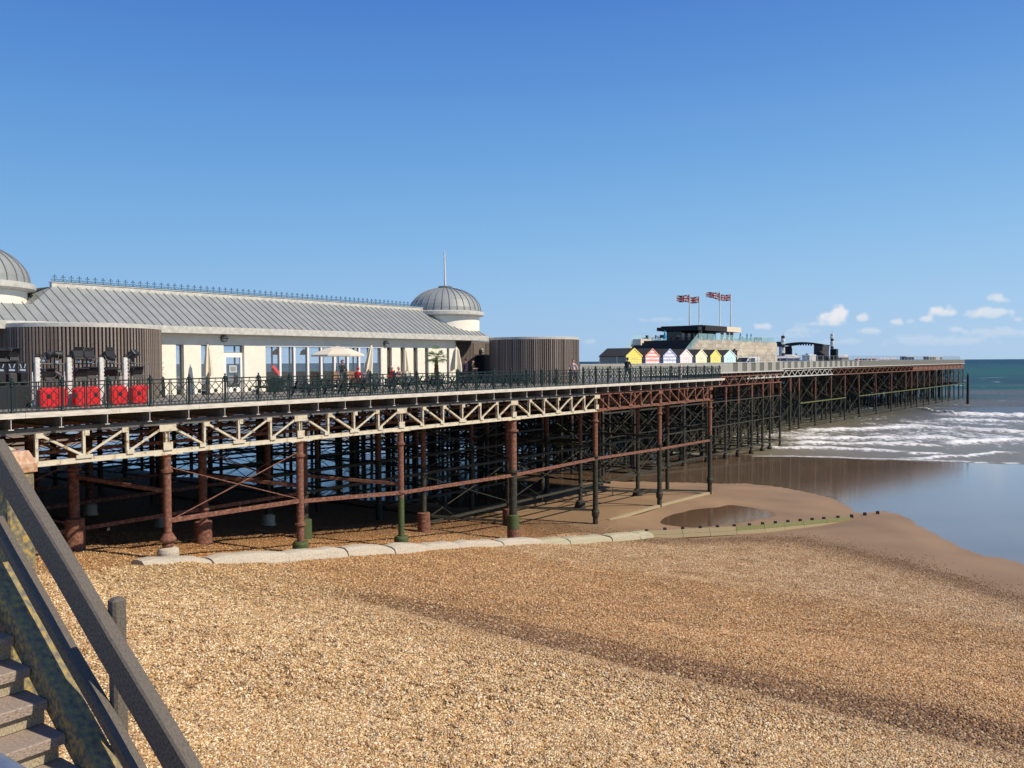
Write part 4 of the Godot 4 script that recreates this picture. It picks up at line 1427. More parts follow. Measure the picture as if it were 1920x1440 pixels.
func build_parapet() -> void:
	var w := thing("panel_parapet", "grey solid parapet with dark mesh panels along the pier beyond the green railing", "parapet")
	var n := 0
	var u := 73.6
	while u < 134.0:
		var dark := n % 2 == 1 and u > 112.0
		var width := 1.7 if dark else 1.75
		var b := Bag.new()
		var inset := 0.06 if dark else 0.0
		b.box(W(u + 0.01, 0.004, NECK_V + 0.14), W(minf(u + width, 134.3) - 0.01, 1.24, NECK_V + 0.06 + inset))
		put("mesh_panel" if dark else "panel", b.mesh(M["mesh_panel"] if dark else M["grey_panel"]), w)
		u += width
		n += 1
	u = 134.6
	while u < 335.0:
		var plain := u > 212.0
		var dark := n % 2 == 1 and not plain
		var width := 1.8 if not plain else 6.0
		var u1 := minf(u + width, 335.4)
		var inset := 0.06 if dark else 0.0
		var b := Bag.new()
		b.beam(W(u + 0.01, 0.622, edge_v(u + 0.02) + 0.1 + inset * 0.5), W(u1 - 0.01, 0.622, edge_v(u1) + 0.1 + inset * 0.5), 0.08 - inset * 0.5, 1.236)
		put("mesh_panel" if dark else "panel", b.mesh(M["mesh_panel"] if dark else M["grey_panel"] if not plain else M["crate_grey"]), w)
		u = u1
		n += 1
	var cap := Bag.new()
	cap.box(W(73.6, 1.24, NECK_V + 0.2), W(134.3, 1.29, NECK_V + 0.02))
	for i in HEAD_U.size() - 1:
		cap.beam(W(HEAD_U[i] + 0.1, 1.265, HEAD_V[i] + 0.1), W(HEAD_U[i + 1], 1.265, HEAD_V[i + 1] + 0.1), 0.2, 0.05)
	put("coping", cap.mesh(M["pale_rail"]), w)
	# site fence standing behind it
	var f := thing("mesh_fence", "thin grey wire mesh fence on posts behind the far parapet", "fence")
	u = 121.5
	var prev := u
	while u < 333.0:
		var b := Bag.new()
		var v := edge_v(u) + 0.7
		b.tube(W(u, 0, v), W(u, 2.42, v), 0.04, 0.04, 6)
		put("post", b.mesh(M["pale_rail"]), f)
		var nu := u + 3.6
		if nu < 333.0 and not (u < 134.5 and nu > 134.5):
			b = Bag.new()
			var v1 := edge_v(nu) + 0.7
			b.beam(W(u, 2.40, v), W(nu, 2.40, v1), 0.04, 0.05)
			b.beam(W(u, 1.5, v), W(nu, 1.5, v1), 0.03, 0.04)
			for k in 11:
				var t := (k + 0.5) / 11.0
				b.beam(W(lerpf(u, nu, t), 1.3, lerpf(v, v1, t)), W(lerpf(u, nu, t), 2.4, lerpf(v, v1, t)), 0.012, 0.012)
			put("mesh_panel", b.mesh(M["galvanised"]), f)
		u = nu


const WALL_V := 40.35

func drum(called: String, label: String, u: float, v: float, r: float, from: float, to: float) -> Node3D:
	var t := thing(called, label, "kiosk", W(u, 0, v))
	var b := Bag.new()
	b.lathe(Vector3.ZERO, [Vector2(r - 0.07, 0.004), Vector2(r - 0.07, 3.26), Vector2(0, 3.3)], 56)
	put("wall", b.mesh(M["batten_back"]), t)
	var cap := Bag.new()
	cap.lathe(Vector3.ZERO, [Vector2(r - 0.05, 3.25), Vector2(r + 0.05, 3.25), Vector2(r + 0.05, 3.42), Vector2(r + 0.02, 3.44), Vector2(r - 0.2, 3.44), Vector2(0, 3.40)], 64)
	put("roof_cap", cap.mesh(M["zinc_pale"]), t)
	var meshes: Array = []
	for m in ["batten_a", "batten_b", "batten_c", "batten_a", "batten_a"]:
		var q := Bag.new()
		var w := rng.randf_range(0.07, 0.095)
		q.box(Vector3(-0.055, 0.02, -w * 0.5), Vector3(0.05, 3.245, w * 0.5))
		meshes.append(q.mesh(M[m]))
	var n := int(TAU * r / 0.155)
	for i in n:
		var a := TAU * i / n
		if a < from or a > to:
			continue
		put("batten", meshes[rng.randi() % 5], t, Vector3(r * cos(a), 0, r * sin(a)), -a + rng.randf_range(-0.03, 0.03))
	return t

func dome(p: Node3D, u: float, v: float, spire: bool) -> void:
	var o := W(u, 0, v)
	var t := hold("turret", p, o)
	var b := Bag.new()
	b.lathe(Vector3.ZERO, [Vector2(2.6, 3.4), Vector2(2.6, 5.1)], 48)
	put("turret_wall", b.mesh(M["render"]), t)
	b = Bag.new()
	b.lathe(Vector3.ZERO, [Vector2(2.6, 5.02), Vector2(2.96, 5.12), Vector2(2.98, 5.14), Vector2(2.98, 5.36), Vector2(2.90, 5.40), Vector2(2.62, 5.46), Vector2(2.55, 5.55)], 48)
	put("rim", b.mesh(M["zinc_pale"]), t)
	b = Bag.new()
	var prof_: Array = []
	for k in 11:
		var a := PI / 2 * k / 10.0
		prof_.append(Vector2(2.72 * cos(a) if k < 10 else 0.3, 5.44 + 1.84 * sin(a)))
	b.lathe(Vector3.ZERO, prof_, 48)
	put("dome", b.mesh(M["zinc"]), t)
	for i in 30:
		var a := TAU * i / 30
		var d := Vector3(cos(a), 0, sin(a))
		b = Bag.new()
		for k in 10:
			b.beam(d * (prof_[k].x + 0.015) + Vector3(0, prof_[k].y + 0.01, 0), d * (prof_[k + 1].x + 0.015) + Vector3(0, prof_[k + 1].y + 0.012, 0), 0.035, 0.05, d)
		put("seam", b.mesh(M["zinc_seam"]), t)
	b = Bag.new()
	b.lathe(Vector3.ZERO, [Vector2(0.55, 7.2), Vector2(0.55, 7.34), Vector2(0.48, 7.4), Vector2(0.12, 7.42)], 20)
	put("crown_ring", b.mesh(M["lamp_grey"]), t)
	if spire:
		b = Bag.new()
		b.tube(Vector3(0, 7.4, 0), Vector3(-0.06, 10.0, 0.0), 0.085, 0.05, 8)
		b.ball(Vector3(-0.06, 10.03, 0), 0.06, 6)
		put("flagstaff", b.mesh(M["white_paint"]), t)

func window_at(p: Node3D, u0: float, u1: float, y0: float, y1: float, v: float, frame: Material, bars := 0.05) -> void:
	var w := hold("window", p)
	var f := Bag.new()
	f.box(W(u0, y0, v + 0.05), W(u0 + bars, y1, v - 0.02))
	f.box(W(u1 - bars, y0, v + 0.05), W(u1, y1, v - 0.02))
	f.box(W(u0 + bars, y1 - bars, v + 0.05), W(u1 - bars, y1, v - 0.02))
	f.box(W(u0 + bars, y0, v + 0.05), W(u1 - bars, y0 + bars, v - 0.02))
	put("frame", f.mesh(frame), w)
	var g := Bag.new()
	g.face(W(u0 + bars, y0 + bars, v + 0.015), W(u1 - bars, y0 + bars, v + 0.015), W(u1 - bars, y1 - bars, v + 0.015), W(u0 + bars, y1 - bars, v + 0.015), Vector3(0, 0, 1))
	put("pane", g.mesh(M["glass"]), w)

func wall_lamp(p: Node3D, u: float, y: float, v: float) -> void:
	var l := hold("wall_lamp", p, W(u, y, v))
	var b := Bag.new()
	b.tube(Vector3.ZERO, Vector3(0, 0, 0.12), 0.2, 0.2, 14)
	put("backplate", b.mesh(M["lamp_grey"]), l)
	b = Bag.new()
	b.tube(Vector3(0, 0, 0.12), Vector3(0, 0, 0.19), 0.17, 0.11, 14)
	put("lens", b.mesh(M["zinc_pale"]), l)
	b = Bag.new()
	b.box(Vector3(-0.17, -0.02, 0.15), Vector3(0.17, 0.03, 0.21))
	put("guard_bar", b.mesh(M["lamp_grey"]), l)

func build_pavilion() -> void:
	rng.seed = 31
	var p := thing("pavilion", "cream pavilion with long grey standing seam metal roof and domed turrets", "building")
	# front wall in pieces round the openings: [from, to]
	var v := WALL_V
	var th := 0.42
	var kk := WALL_V / 40.7
	var openings := [[25.56, 26.02], [27.04, 27.57], [28.45, 29.79], [31.25, 40.63], [41.10, 41.56], [42.40, 42.82], [43.68, 44.11], [44.87, 45.24], [47.22, 47.50]]
	for o in openings:
		o[0] *= kk
		o[1] *= kk
	var u := 17.5
	for o in openings + [[47.8, 47.8]]:
		var b := Bag.new()
		b.box(W(u, 0.004, v + th), W(o[0], 3.3, v))
		put("wall", b.mesh(M["render"]), p)
		if o[1] > o[0]:
			b = Bag.new()
			b.box(W(o[0], 2.62, v + th - 0.002), W(o[1], 3.3, v + 0.003))
			put("lintel", b.mesh(M["render"]), p)
		u = o[1]
	var b := Bag.new()
	b.box(W(47.38, 0.004, v + 5.8), W(47.79, 3.3, v + th))
	put("end_wall", b.mesh(M["render"]), p)
	# see-through glazing on the far side
	b = Bag.new()
	b.box(W(17.5, 0.004, v + 5.9), W(25.8, 3.3, v + 5.6))
	b.box(W(25.8, 0.004, v + 5.9), W(47.38, 0.25, v + 5.6))
	b.box(W(25.8, 2.75, v + 5.9), W(47.38, 3.3, v + 5.6))
	put("back_wall", b.mesh(M["render"]), p)
	for k in 15:
		var a := 25.8 + k * 1.438
		window_at(p, a, a + 1.438, 0.25, 2.75, v + 5.7, M["grey_frame"], 0.045)
	b = Bag.new()
	b.box(W(17.6, 3.32, v + 5.55), W(47.3, 3.36, v + 0.46))
	put("ceiling", b.mesh(M["inside"]), p)
	b = Bag.new()
	b.box(W(17.6, 0.0, v + 5.55), W(47.3, 0.02, v + 0.46))
	put("floor", b.mesh(M["slot_panel"]), p)
	# a bar counter, stools and hanging lamps seen through the glass
	b = Bag.new()
	b.box(W(33.5, 0.02, v + 4.6), W(40.0, 1.05, v + 4.0))
	put("bar_counter", b.mesh(M["inside_dark"]), p)
	for k in 4:
		b = Bag.new()
		b.lathe(Vector3.ZERO, [Vector2(0.26, 0), Vector2(0.2, 0.22), Vector2(0.06, 0.34), Vector2(0.012, 0.36), Vector2(0.012, 1.2)], 12)
		put("pendant_lamp", b.mesh(M["black"] if k != 0 else M["pine"]), p, W(33.0 + k * 2.1, 2.12, v + 1.6))
	for k in 9:
		b = Bag.new()
		b.lathe(Vector3.ZERO, [Vector2(0.4, 0.74), Vector2(0.4, 0.78), Vector2(0, 0.78)], 10)
		b.tube(Vector3(0, 0.02, 0), Vector3(0, 0.74, 0), 0.05, 0.05, 6)
		for s in [-0.7, 0.7]:
			b.box(Vector3(s - 0.2, 0.42, -0.2), Vector3(s + 0.2, 0.46, 0.2))
			b.box(Vector3(s + 0.16 * signf(s), 0.46, -0.2), Vector3(s + 0.2 * signf(s), 0.9, 0.2))
			b.box(Vector3(s - 0.03, 0.02, -0.03), Vector3(s + 0.03, 0.42, 0.03))
		put("inside_table", b.mesh(M["inside_dark"]), p, W(27.6 + k * 1.5 + (3.0 if k > 2 else 0.0), 0, v + 1.3 + (k % 3) * 1.1))
	# openings of the front
	window_at(p, 25.56 * kk, 26.02 * kk, 0.15, 2.6, v + 0.26, M["grey_frame"], 0.03)
	window_at(p, 27.04 * kk, 27.57 * kk, 0.15, 2.6, v + 0.26, M["grey_frame"], 0.03)
	window_at(p, 28.47 * kk, 29.77 * kk, 2.2, 2.61, v + 0.24, M["grey_frame"], 0.04)
	var door := hold("door", p)
	b = Bag.new()
	b.box(W(28.47 * kk, 0.02, v + 0.24), W(28.70 * kk, 2.2, v + 0.14))
	b.box(W(29.62 * kk, 0.02, v + 0.24), W(29.78 * kk, 2.2, v + 0.14))
	b.box(W(28.70 * kk, 1.95, v + 0.24), W(29.62 * kk, 2.2, v + 0.14))
	b.box(W(28.70 * kk, 0.02, v + 0.24), W(29.62 * kk, 0.3, v + 0.14))
	put("frame", b.mesh(M["white_frame"]), door)
	b = Bag.new()
	b.face(W(28.7 * kk, 0.3, v + 0.2), W(29.62 * kk, 0.3, v + 0.2), W(29.62 * kk, 1.95, v + 0.2), W(28.7 * kk, 1.95, v + 0.2), Vector3(0, 0, 1))
	put("pane", b.mesh(M["glass"]), door)
	b = Bag.new()
	b.box(W(28.92 * kk, 1.12, v + 0.19), W(29.40 * kk, 1.5, v + 0.17))
	put("notice", b.mesh(M["white_paint"]), door)
	b = Bag.new()
	b.box(W(28.98 * kk, 1.17, v + 0.169), W(29.34 * kk, 1.45, v + 0.165))
	put("notice_picture", b.mesh(M["zinc"]), door)
	for q in [31.25, 32.32, 33.36, 34.40, 35.45, 36.53, 37.62, 38.62, 39.70]:
		var nxt: float = {31.25: 32.32, 32.32: 33.36, 33.36: 34.40, 34.40: 35.45, 35.45: 36.53, 36.53: 37.62, 37.62: 38.62, 38.62: 39.70, 39.70: 40.63}[q]
		window_at(p, (q + 0.07) * kk, (nxt - 0.07) * kk, 0.12, 2.58, v + 0.12, M["grey_frame"], 0.03)
		b = Bag.new()
		b.box(W((nxt - 0.07) * kk, 0.004, v + 0.18), W(minf(nxt + 0.07, 40.63) * kk, 2.6, v + 0.02))
		put("mullion", b.mesh(M["white_frame"]), p)
	b = Bag.new()
	b.box(W(31.25 * kk, 2.58, v + 0.35), W(40.63 * kk, 2.64, v - 0.01))
	put("window_head", b.mesh(M["white_frame"]), p)
	for o in openings.slice(4):
		b = Bag.new()
		b.box(W(o[0] + 0.002, 0.01, v + 0.41), W(o[1] - 0.002, 2.62, v + 0.2))
		put("slot_panel", b.mesh(M["slot_panel"]), p)
	for q in [[28.2, 2.98], [40.6, 2.86]]:
		wall_lamp(p, q[0], q[1], v)
	# roof: fascia, slopes, seams, ridge and cresting
	var ev := 39.75
	var rv := 42.75
	var ey := 3.56
	var ry := 5.42
	b = Bag.new()
	b.box(W(9.0, 3.2, ev + 0.06), W(51.0, ey, ev))
	b.box(W(9.0, 3.2, v + 0.4), W(47.9, 3.23, ev + 0.06))
	put("fascia", b.mesh(M["zinc_pale"]), p)
	b = Bag.new()
	b.face(W(51.06, 3.2, ev), W(51.06, ey, ev), W(51.06, ey, 45.9), W(51.06, 3.2, 45.9), Vector3(1, 0, 0))
	b.face(W(47.8, 3.205, ev + 0.06), W(51.06, 3.205, ev + 0.06), W(51.06, 3.205, 45.9), W(47.8, 3.205, 45.9), Vector3(0, -1, 0))
	put("end_soffit", b.mesh(M["zinc_pale"]), p)
	var slope := Bag.new()
	var up := Vector3(0, 1, 1)
	var lv := 41.1
	var ly := ey + (ry - ey) * (lv - ev) / (rv - ev)
	slope.face(W(20.3, ey, ev), W(51.06, ey, ev), W(48.2, ry, rv), W(20.3, ry, rv), up)
	slope.tri(W(17.6, ey, ev), W(20.3, ey, ev), W(20.3, ry, rv), Vector3(0, 0.85, 0.53), Vector3(0, 0.85, 0.53), Vector3(0, 0.85, 0.53))
	slope.face(W(9.0, ey, ev), W(17.6, ey, ev), W(18.55, ly, lv), W(9.0, ly, lv), up)
	slope.tri(W(17.6, ey, ev), W(18.55, ly, lv), W(20.3, ry, rv), Vector3(0, 0.85, 0.53), Vector3(0, 0.85, 0.53), Vector3(0, 0.85, 0.53))
	slope.face(W(18.55, ly, lv), W(20.3, ry, rv), W(20.3, ry, rv + 0.3), W(18.55, ly, 44.5), Vector3(-1, 1, 0))
	slope.face(W(51.06, ey, ev), W(51.06, ey, 45.9), W(48.2, ry, rv + 0.2), W(48.2, ry, rv), Vector3(1, 1, 0))
	slope.face(W(9.0, ey, 46.5), W(51.06, ey, 46.5), W(48.2, ry, rv + 0.3), W(20.3, ry, rv + 0.3), Vector3(0, 1, -1))
	slope.face(W(9.0, ly, lv), W(18.55, ly, lv), W(18.55, ly, 46.5), W(9.0, ly, 46.5), Vector3.UP)
	put("roof", slope.mesh(M["zinc"]), p)
	var k := 0
	u = 9.3
	while u < 51.0:
		# a standing seam from the eave up to the ridge or hip
		var t := 1.0
		if u < 18.0:
			t = (lv - ev) / (rv - ev)
		elif u < 20.3:
			t = lerpf((lv - ev) / (rv - ev), 1.0, (u - 18.0) / 2.3)
		elif u > 48.2:
			t = clampf(1.0 - (u - 48.2) / 2.86, 0.0, 1.0)
		if t > 0.08:
			var s := Bag.new()
			s.beam(W(u, ey + 0.015, ev - 0.005), W(u, lerpf(ey, ry, t) + 0.015, lerpf(ev, rv, t)), 0.024, 0.05)
			put("seam", s.mesh(M["zinc_seam"]), p)
		u += 0.468
		k += 1
	var rc := Bag.new()
	rc.box(W(20.25, ry - 0.05, rv + 0.2), W(47.4, ry + 0.20, rv - 0.02))
	rc.box(W(20.22, ry + 0.2, rv + 0.22), W(47.4, ry + 0.23, rv - 0.06))
	put("ridge_cap", rc.mesh(M["zinc_pale"]), p)
	var base := Bag.new()
	base.box(W(20.3, ry + 0.23, rv + 0.1), W(47.0, ry + 0.30, rv + 0.06))
	put("cresting_rail", base.mesh(M["cresting"]), p)
	var fin := Bag.new()
	fin.beam(Vector3(0, 0, 0), Vector3(0, 0.27, 0), 0.028, 0.028)
	fin.beam(Vector3(-0.085, 0.19, 0), Vector3(0.085, 0.19, 0), 0.035, 0.028)
	fin.obox(Transform3D(Basis(Vector3(0, 0, 1), PI / 4), Vector3(0, 0.27, 0)), Vector3(0.055, 0.055, 0.028))
	for s in [-1, 1]:
		fin.beam(Vector3(0, 0.03, 0), Vector3(s * 0.11, 0.09, 0), 0.028, 0.028)
		fin.beam(Vector3(s * 0.11, 0.09, 0), Vector3(s * 0.2, 0.04, 0), 0.028, 0.028)
		fin.obox(Transform3D(Basis(Vector3(0, 0, 1), PI / 4), Vector3(s * 0.085, 0.19, 0)), Vector3(0.045, 0.045, 0.028))
	var fm := fin.mesh(M["cresting"])
	for i in 66:
		put("cresting_finial", fm, p, W(20.45 + i * 0.403, ry + 0.3, rv + 0.08))
	dome(p, 49.65, 42.9, true)
	dome(p, 16.7, 43.7, false)
	# the dark boarded recess between the pavilion and the round kiosk
	var rec := hold("recess", p)
	b = Bag.new()
	b.box(W(47.8, 0.004, 42.5), W(57.5, 3.25, 42.3))
	put("recess_wall", b.mesh(M["batten_back"]), rec)
	for i in 44:
		b = Bag.new()
		b.box(W(0, 0.01, 0.0), W(0.1, 3.1, -0.04))
		var ub := 47.85 + i * 0.17
		if ub > 52.3 and ub < 53.7:
			continue
		put("batten", b.mesh(M["batten_b"]), rec, W(ub, 0, 42.295))
	b = Bag.new()
	b.box(W(52.35, 0.01, 42.298), W(52.47, 2.2, 42.24))
	b.box(W(53.55, 0.01, 42.298), W(53.67, 2.2, 42.24))
	b.box(W(52.47, 2.08, 42.298), W(53.55, 2.2, 42.24))
	put("door_frame", b.mesh(M["charcoal"]), rec)
	b = Bag.new()
	b.box(W(52.47, 0.01, 42.296), W(53.55, 2.08, 42.27))
	put("door", b.mesh(M["dark_glass"]), rec)
	wall_lamp(p, 53.2, 2.52, 42.25)
	# round kiosks
	drum("round_kiosk", "round timber battened kiosk behind the red boxes at the near end", 20.3, 40.0, 3.4, 0.0, TAU)
	drum("round_kiosk", "round timber battened kiosk at the seaward end of the pavilion", 53.9, 37.6, 3.4, 0.0, TAU)
	# the shaded batten wall that runs on from the near kiosk
	var bw := thing("batten_wall", "dark timber batten screen in the shade left of the near kiosk", "wall")
	b = Bag.new()
	b.box(W(8.0, 0.004, 40.9), W(17.4, 3.26, 40.7))
	put("backing", b.mesh(M["batten_back"]), bw)
	b = Bag.new()
	b.box(W(8.0, 3.26, 41.0), W(17.4, 3.43, 40.6))
	put("capping", b.mesh(M["zinc_pale"]), bw)
	b = Bag.new()
	b.box(W(0, 0.01, 0.0), W(0.09, 3.25, -0.05))
	var bm := b.mesh(M["batten_b"])
	for i in 58:
		put("batten", bm, bw, W(8.05 + i * 0.16, 0, 40.698))


func folded_parasol(u: float, v: float, h: float, lean: Vector2, label: String, spread := 0.17) -> void:
	var t := thing("folded_parasol", label, "parasol", W(u, 0, v), 0.0, "folded cream parasols on the terrace")
	t.rotation = Vector3(lean.y, 0, -lean.x)
	var b := Bag.new()
	b.tube(Vector3.ZERO, Vector3(0, h, 0), 0.025, 0.025, 6)
	put("pole", b.mesh(M["pine"]), t)
	b = Bag.new()
	b.box(Vector3(-0.25, 0.0, -0.25), Vector3(0.25, 0.07, 0.25))
	put("base", b.mesh(M["charcoal"]), t)
	b = Bag.new()
	var n := 12
	var lv := [[1.02, 0.0, 0.0], [0.98, 0.05, 0.1], [0.9, 0.55, 0.2], [0.72, 0.75, 0.3], [0.52, 1.0, 0.36], [0.44, 1.05, 0.4]]
	for k in lv.size() - 1:
		for i in n:
			var q: Array[Vector3] = []
			for w in [[k, i], [k, i + 1], [k + 1, i + 1], [k + 1, i]]:
				var l: Array = lv[w[0]]
				var a: float = TAU * (w[1] % n) / n
				var r: float = spread * l[1] * (1.0 + (l[2] if w[1] % 2 else -l[2]))
				q.append(Vector3(r * cos(a), h * l[0] - (0.1 * h if k == 4 and w[0] == 5 and w[1] % 2 else 0.0), r * sin(a)))
			b.face(q[0], q[1], q[2], q[3], (q[0] + q[1] + q[2] + q[3]) * Vector3(1, 0, 1))
	put("canopy", b.mesh(M["canvas"]), t)

func open_parasol() -> void:
	var t := thing("open_parasol", "open cream square parasol over the picnic tables", "parasol", W(33.4, 0, 37.0))
	var b := Bag.new()
	b.tube(Vector3.ZERO, Vector3(0, 2.55, 0), 0.03, 0.025, 8)
	put("pole", b.mesh(M["white_paint"]), t)
	b = Bag.new()
	b.box(Vector3(-0.3, 0, -0.3), Vector3(0.3, 0.08, 0.3))
	put("base", b.mesh(M["charcoal"]), t)
	var top := Vector3(0, 2.58, 0)
	for i in 8:
		var a0 := TAU * i / 8 + 0.3
		var a1 := TAU * (i + 1) / 8 + 0.3
		var e0 := Vector3(1.6 * cos(a0), 2.08, 1.6 * sin(a0))
		var e1 := Vector3(1.6 * cos(a1), 2.08, 1.6 * sin(a1))
		b = Bag.new()
		var m0 := top.lerp(e0, 0.5) + Vector3(0, 0.07, 0)
		var m1 := top.lerp(e1, 0.5) + Vector3(0, 0.07, 0)
		b.tri(top, m0, m1, Vector3.UP, Vector3.UP, Vector3.UP)
		b.face(m0, m1, e1, e0, Vector3.UP)
		b.face(e0, e1, e1 - Vector3(0, 0.1, 0), e0 - Vector3(0, 0.1, 0), e0 * Vector3(1, 0, 1))
		put("canopy_panel", b.mesh(M["canvas"]), t)
		b = Bag.new()
		b.beam(top - Vector3(0, 0.05, 0), e0 - Vector3(0, 0.01, 0), 0.02, 0.02)
		put("rib", b.mesh(M["pine"]), t)

func picnic_table() -> Node3D:
	var t := thing("picnic_table", "", "picnic table", Vector3.ZERO, 0.0, "dark green picnic tables on the terrace")
	var g: Material = M["table_green"]
	for k in 5:
		var b := Bag.new()
		b.box(Vector3(-0.8, 0.71, -0.36 + k * 0.146), Vector3(0.8, 0.75, -0.23 + k * 0.146))
		put("tabletop_plank", b.mesh(g), t)
	for s in [-1, 1]:
		var b := Bag.new()
		b.box(Vector3(-0.8, 0.41, s * 0.72 - 0.13), Vector3(0.8, 0.45, s * 0.72 + 0.13))
		put("bench", b.mesh(g), t)
		for e in [-0.55, 0.55]:
			b = Bag.new()
			b.beam(Vector3(e, 0.0, s * 0.66), Vector3(e, 0.71, s * 0.24), 0.09, 0.05)
			put("leg", b.mesh(g), t)
	for e in [-0.5, 0.5]:
		var b := Bag.new()
		b.beam(Vector3(e, 0.38, -0.8), Vector3(e, 0.38, 0.8), 0.05, 0.09)
		put("crossbar", b.mesh(g), t)
	return t

func armchair() -> Node3D:
	var t := thing("wooden_chair", "", "chair", Vector3.ZERO, 0.0, "orange wooden slatted chairs on the terrace")
	var m: Material = M["pine"]
	for k in 5:
		var b := Bag.new()
		b.box(Vector3(-0.3, 0.5 + k * 0.12, 0.26), Vector3(0.3, 0.6 + k * 0.12, 0.29))
		put("back_slat", b.mesh(m), t)
	var b := Bag.new()
	b.box(Vector3(-0.3, 0.42, -0.28), Vector3(0.3, 0.46, 0.26))
	put("seat", b.mesh(m), t)
	for x in [-0.3, 0.3]:
		for z in [-0.26, 0.27]:
			b = Bag.new()
			b.box(Vector3(x - 0.03, 0, z - 0.03), Vector3(x + 0.03, 1.1 if z > 0 else 0.66, z + 0.03))
			put("leg", b.mesh(m), t)
		b = Bag.new()
		b.box(Vector3(x - 0.04, 0.66, -0.3), Vector3(x + 0.04, 0.69, 0.24))
		put("armrest", b.mesh(m), t)
	return t

func build_palm() -> void:
	rng.seed = 91
	var t := thing("palm_tree", "small fan palm with a hairy brown trunk beside the slatted cream wall", "palm", W(43.25, 0, 38.2))
	var b := Bag.new()
	var pr: Array = []
	for k in 14:
		pr.append(Vector2(0.12 + 0.03 * (k % 2) + 0.03 * sin(k * 0.35), 0.35 + k * 0.118))
	pr.append(Vector2(0, 1.95))
	b.lathe(Vector3.ZERO, pr, 10, 0.08)
	put("trunk", b.mesh(M["palm_trunk"]), t)
	for i in 26:
		var a := TAU * i / 26.0 + rng.randf_range(-0.15, 0.15)
		var pitch := rng.randf_range(-0.7, 1.15)
		var d := Vector3(cos(a) * cos(pitch), sin(pitch), sin(a) * cos(pitch))
		var stem := rng.randf_range(0.35, 0.6)
		var o := Vector3(0, 1.9 + rng.randf_range(-0.08, 0.1), 0)
		var hub := o + d * stem
		b = Bag.new()
		b.beam(o, hub, 0.018, 0.014)
		var side := d.cross(Vector3.UP).normalized()
		var nrm := side.cross(d).normalized()
		for k in 13:
			var f := (k - 6) / 6.0 * 1.55
			var dir := (d * cos(f) + side * sin(f)).normalized()
			var l := rng.randf_range(0.34, 0.5) * (1.0 - 0.25 * absf(f) / 1.55)
			var w := dir.cross(nrm).normalized() * 0.022
			var mid := hub + dir * l * 0.6
			var tip := hub + dir * l - Vector3(0, 0.09 + 0.06 * rng.randf(), 0)
			b.face(hub, mid - w, mid + w, hub + w * 0.1, nrm)
			b.tri(mid - w, mid + w, tip, nrm, nrm, nrm)
		put("frond", b.mesh(M["leaf"]), t)
	var pot := thing("planter", "dark planter of low leafy plants round the foot of the palm", "planter", W(43.25, 0, 38.2))
	b = Bag.new()
	b.lathe(Vector3.ZERO, [Vector2(0.42, 0.004), Vector2(0.5, 0.5), Vector2(0.46, 0.5), Vector2(0.44, 0.44), Vector2(0, 0.44)], 14)
	put("pot", b.mesh(M["charcoal"]), pot)
	b = Bag.new()
	for i in 240:
		var a := rng.randf() * TAU
		var r := rng.randf() * 0.75
		var o := Vector3(r * cos(a), 0.55 + rng.randf() * 0.42 * (1.1 - r), r * sin(a))
		var d := Vector3(rng.randf_range(-1, 1), rng.randf_range(0.2, 1), rng.randf_range(-1, 1)).normalized()
		var s := d.cross(Vector3(rng.randf(), 0.3, rng.randf())).normalized() * 0.045
		b.face(o - s, o + d * 0.05 - s * 0.6, o + d * 0.16, o + s, d.cross(s))
	put("leaves", b.mesh(M["leaf"]), pot)

func build_bush() -> void:
	rng.seed = 17
	var t := thing("small_shrub", "thin green shrub poking out beside the right edge of the near kiosk", "shrub", W(23.9, 0, 39.9))
	var b := Bag.new()
	for i in 7:
		b.beam(Vector3.ZERO, Vector3(rng.randf_range(-0.2, 0.35), rng.randf_range(1.2, 2.0), rng.randf_range(-0.2, 0.2)), 0.02, 0.02)
	put("stem", b.mesh(M["palm_trunk"]), t)
	b = Bag.new()
	for i in 160:
		var o := Vector3(rng.randf_range(-0.25, 0.4), rng.randf_range(0.9, 2.0), rng.randf_range(-0.25, 0.25))
		var d := Vector3(rng.randf_range(-0.4, 1), rng.randf_range(-0.3, 0.5), rng.randf_range(-1, 1)).normalized()
		var s := d.cross(Vector3.UP).normalized() * 0.025
		b.face(o - s, o + d * 0.05 - s, o + d * 0.16, o + s, Vector3.UP)
	put("leaves", b.mesh(M["leaf"]), t)

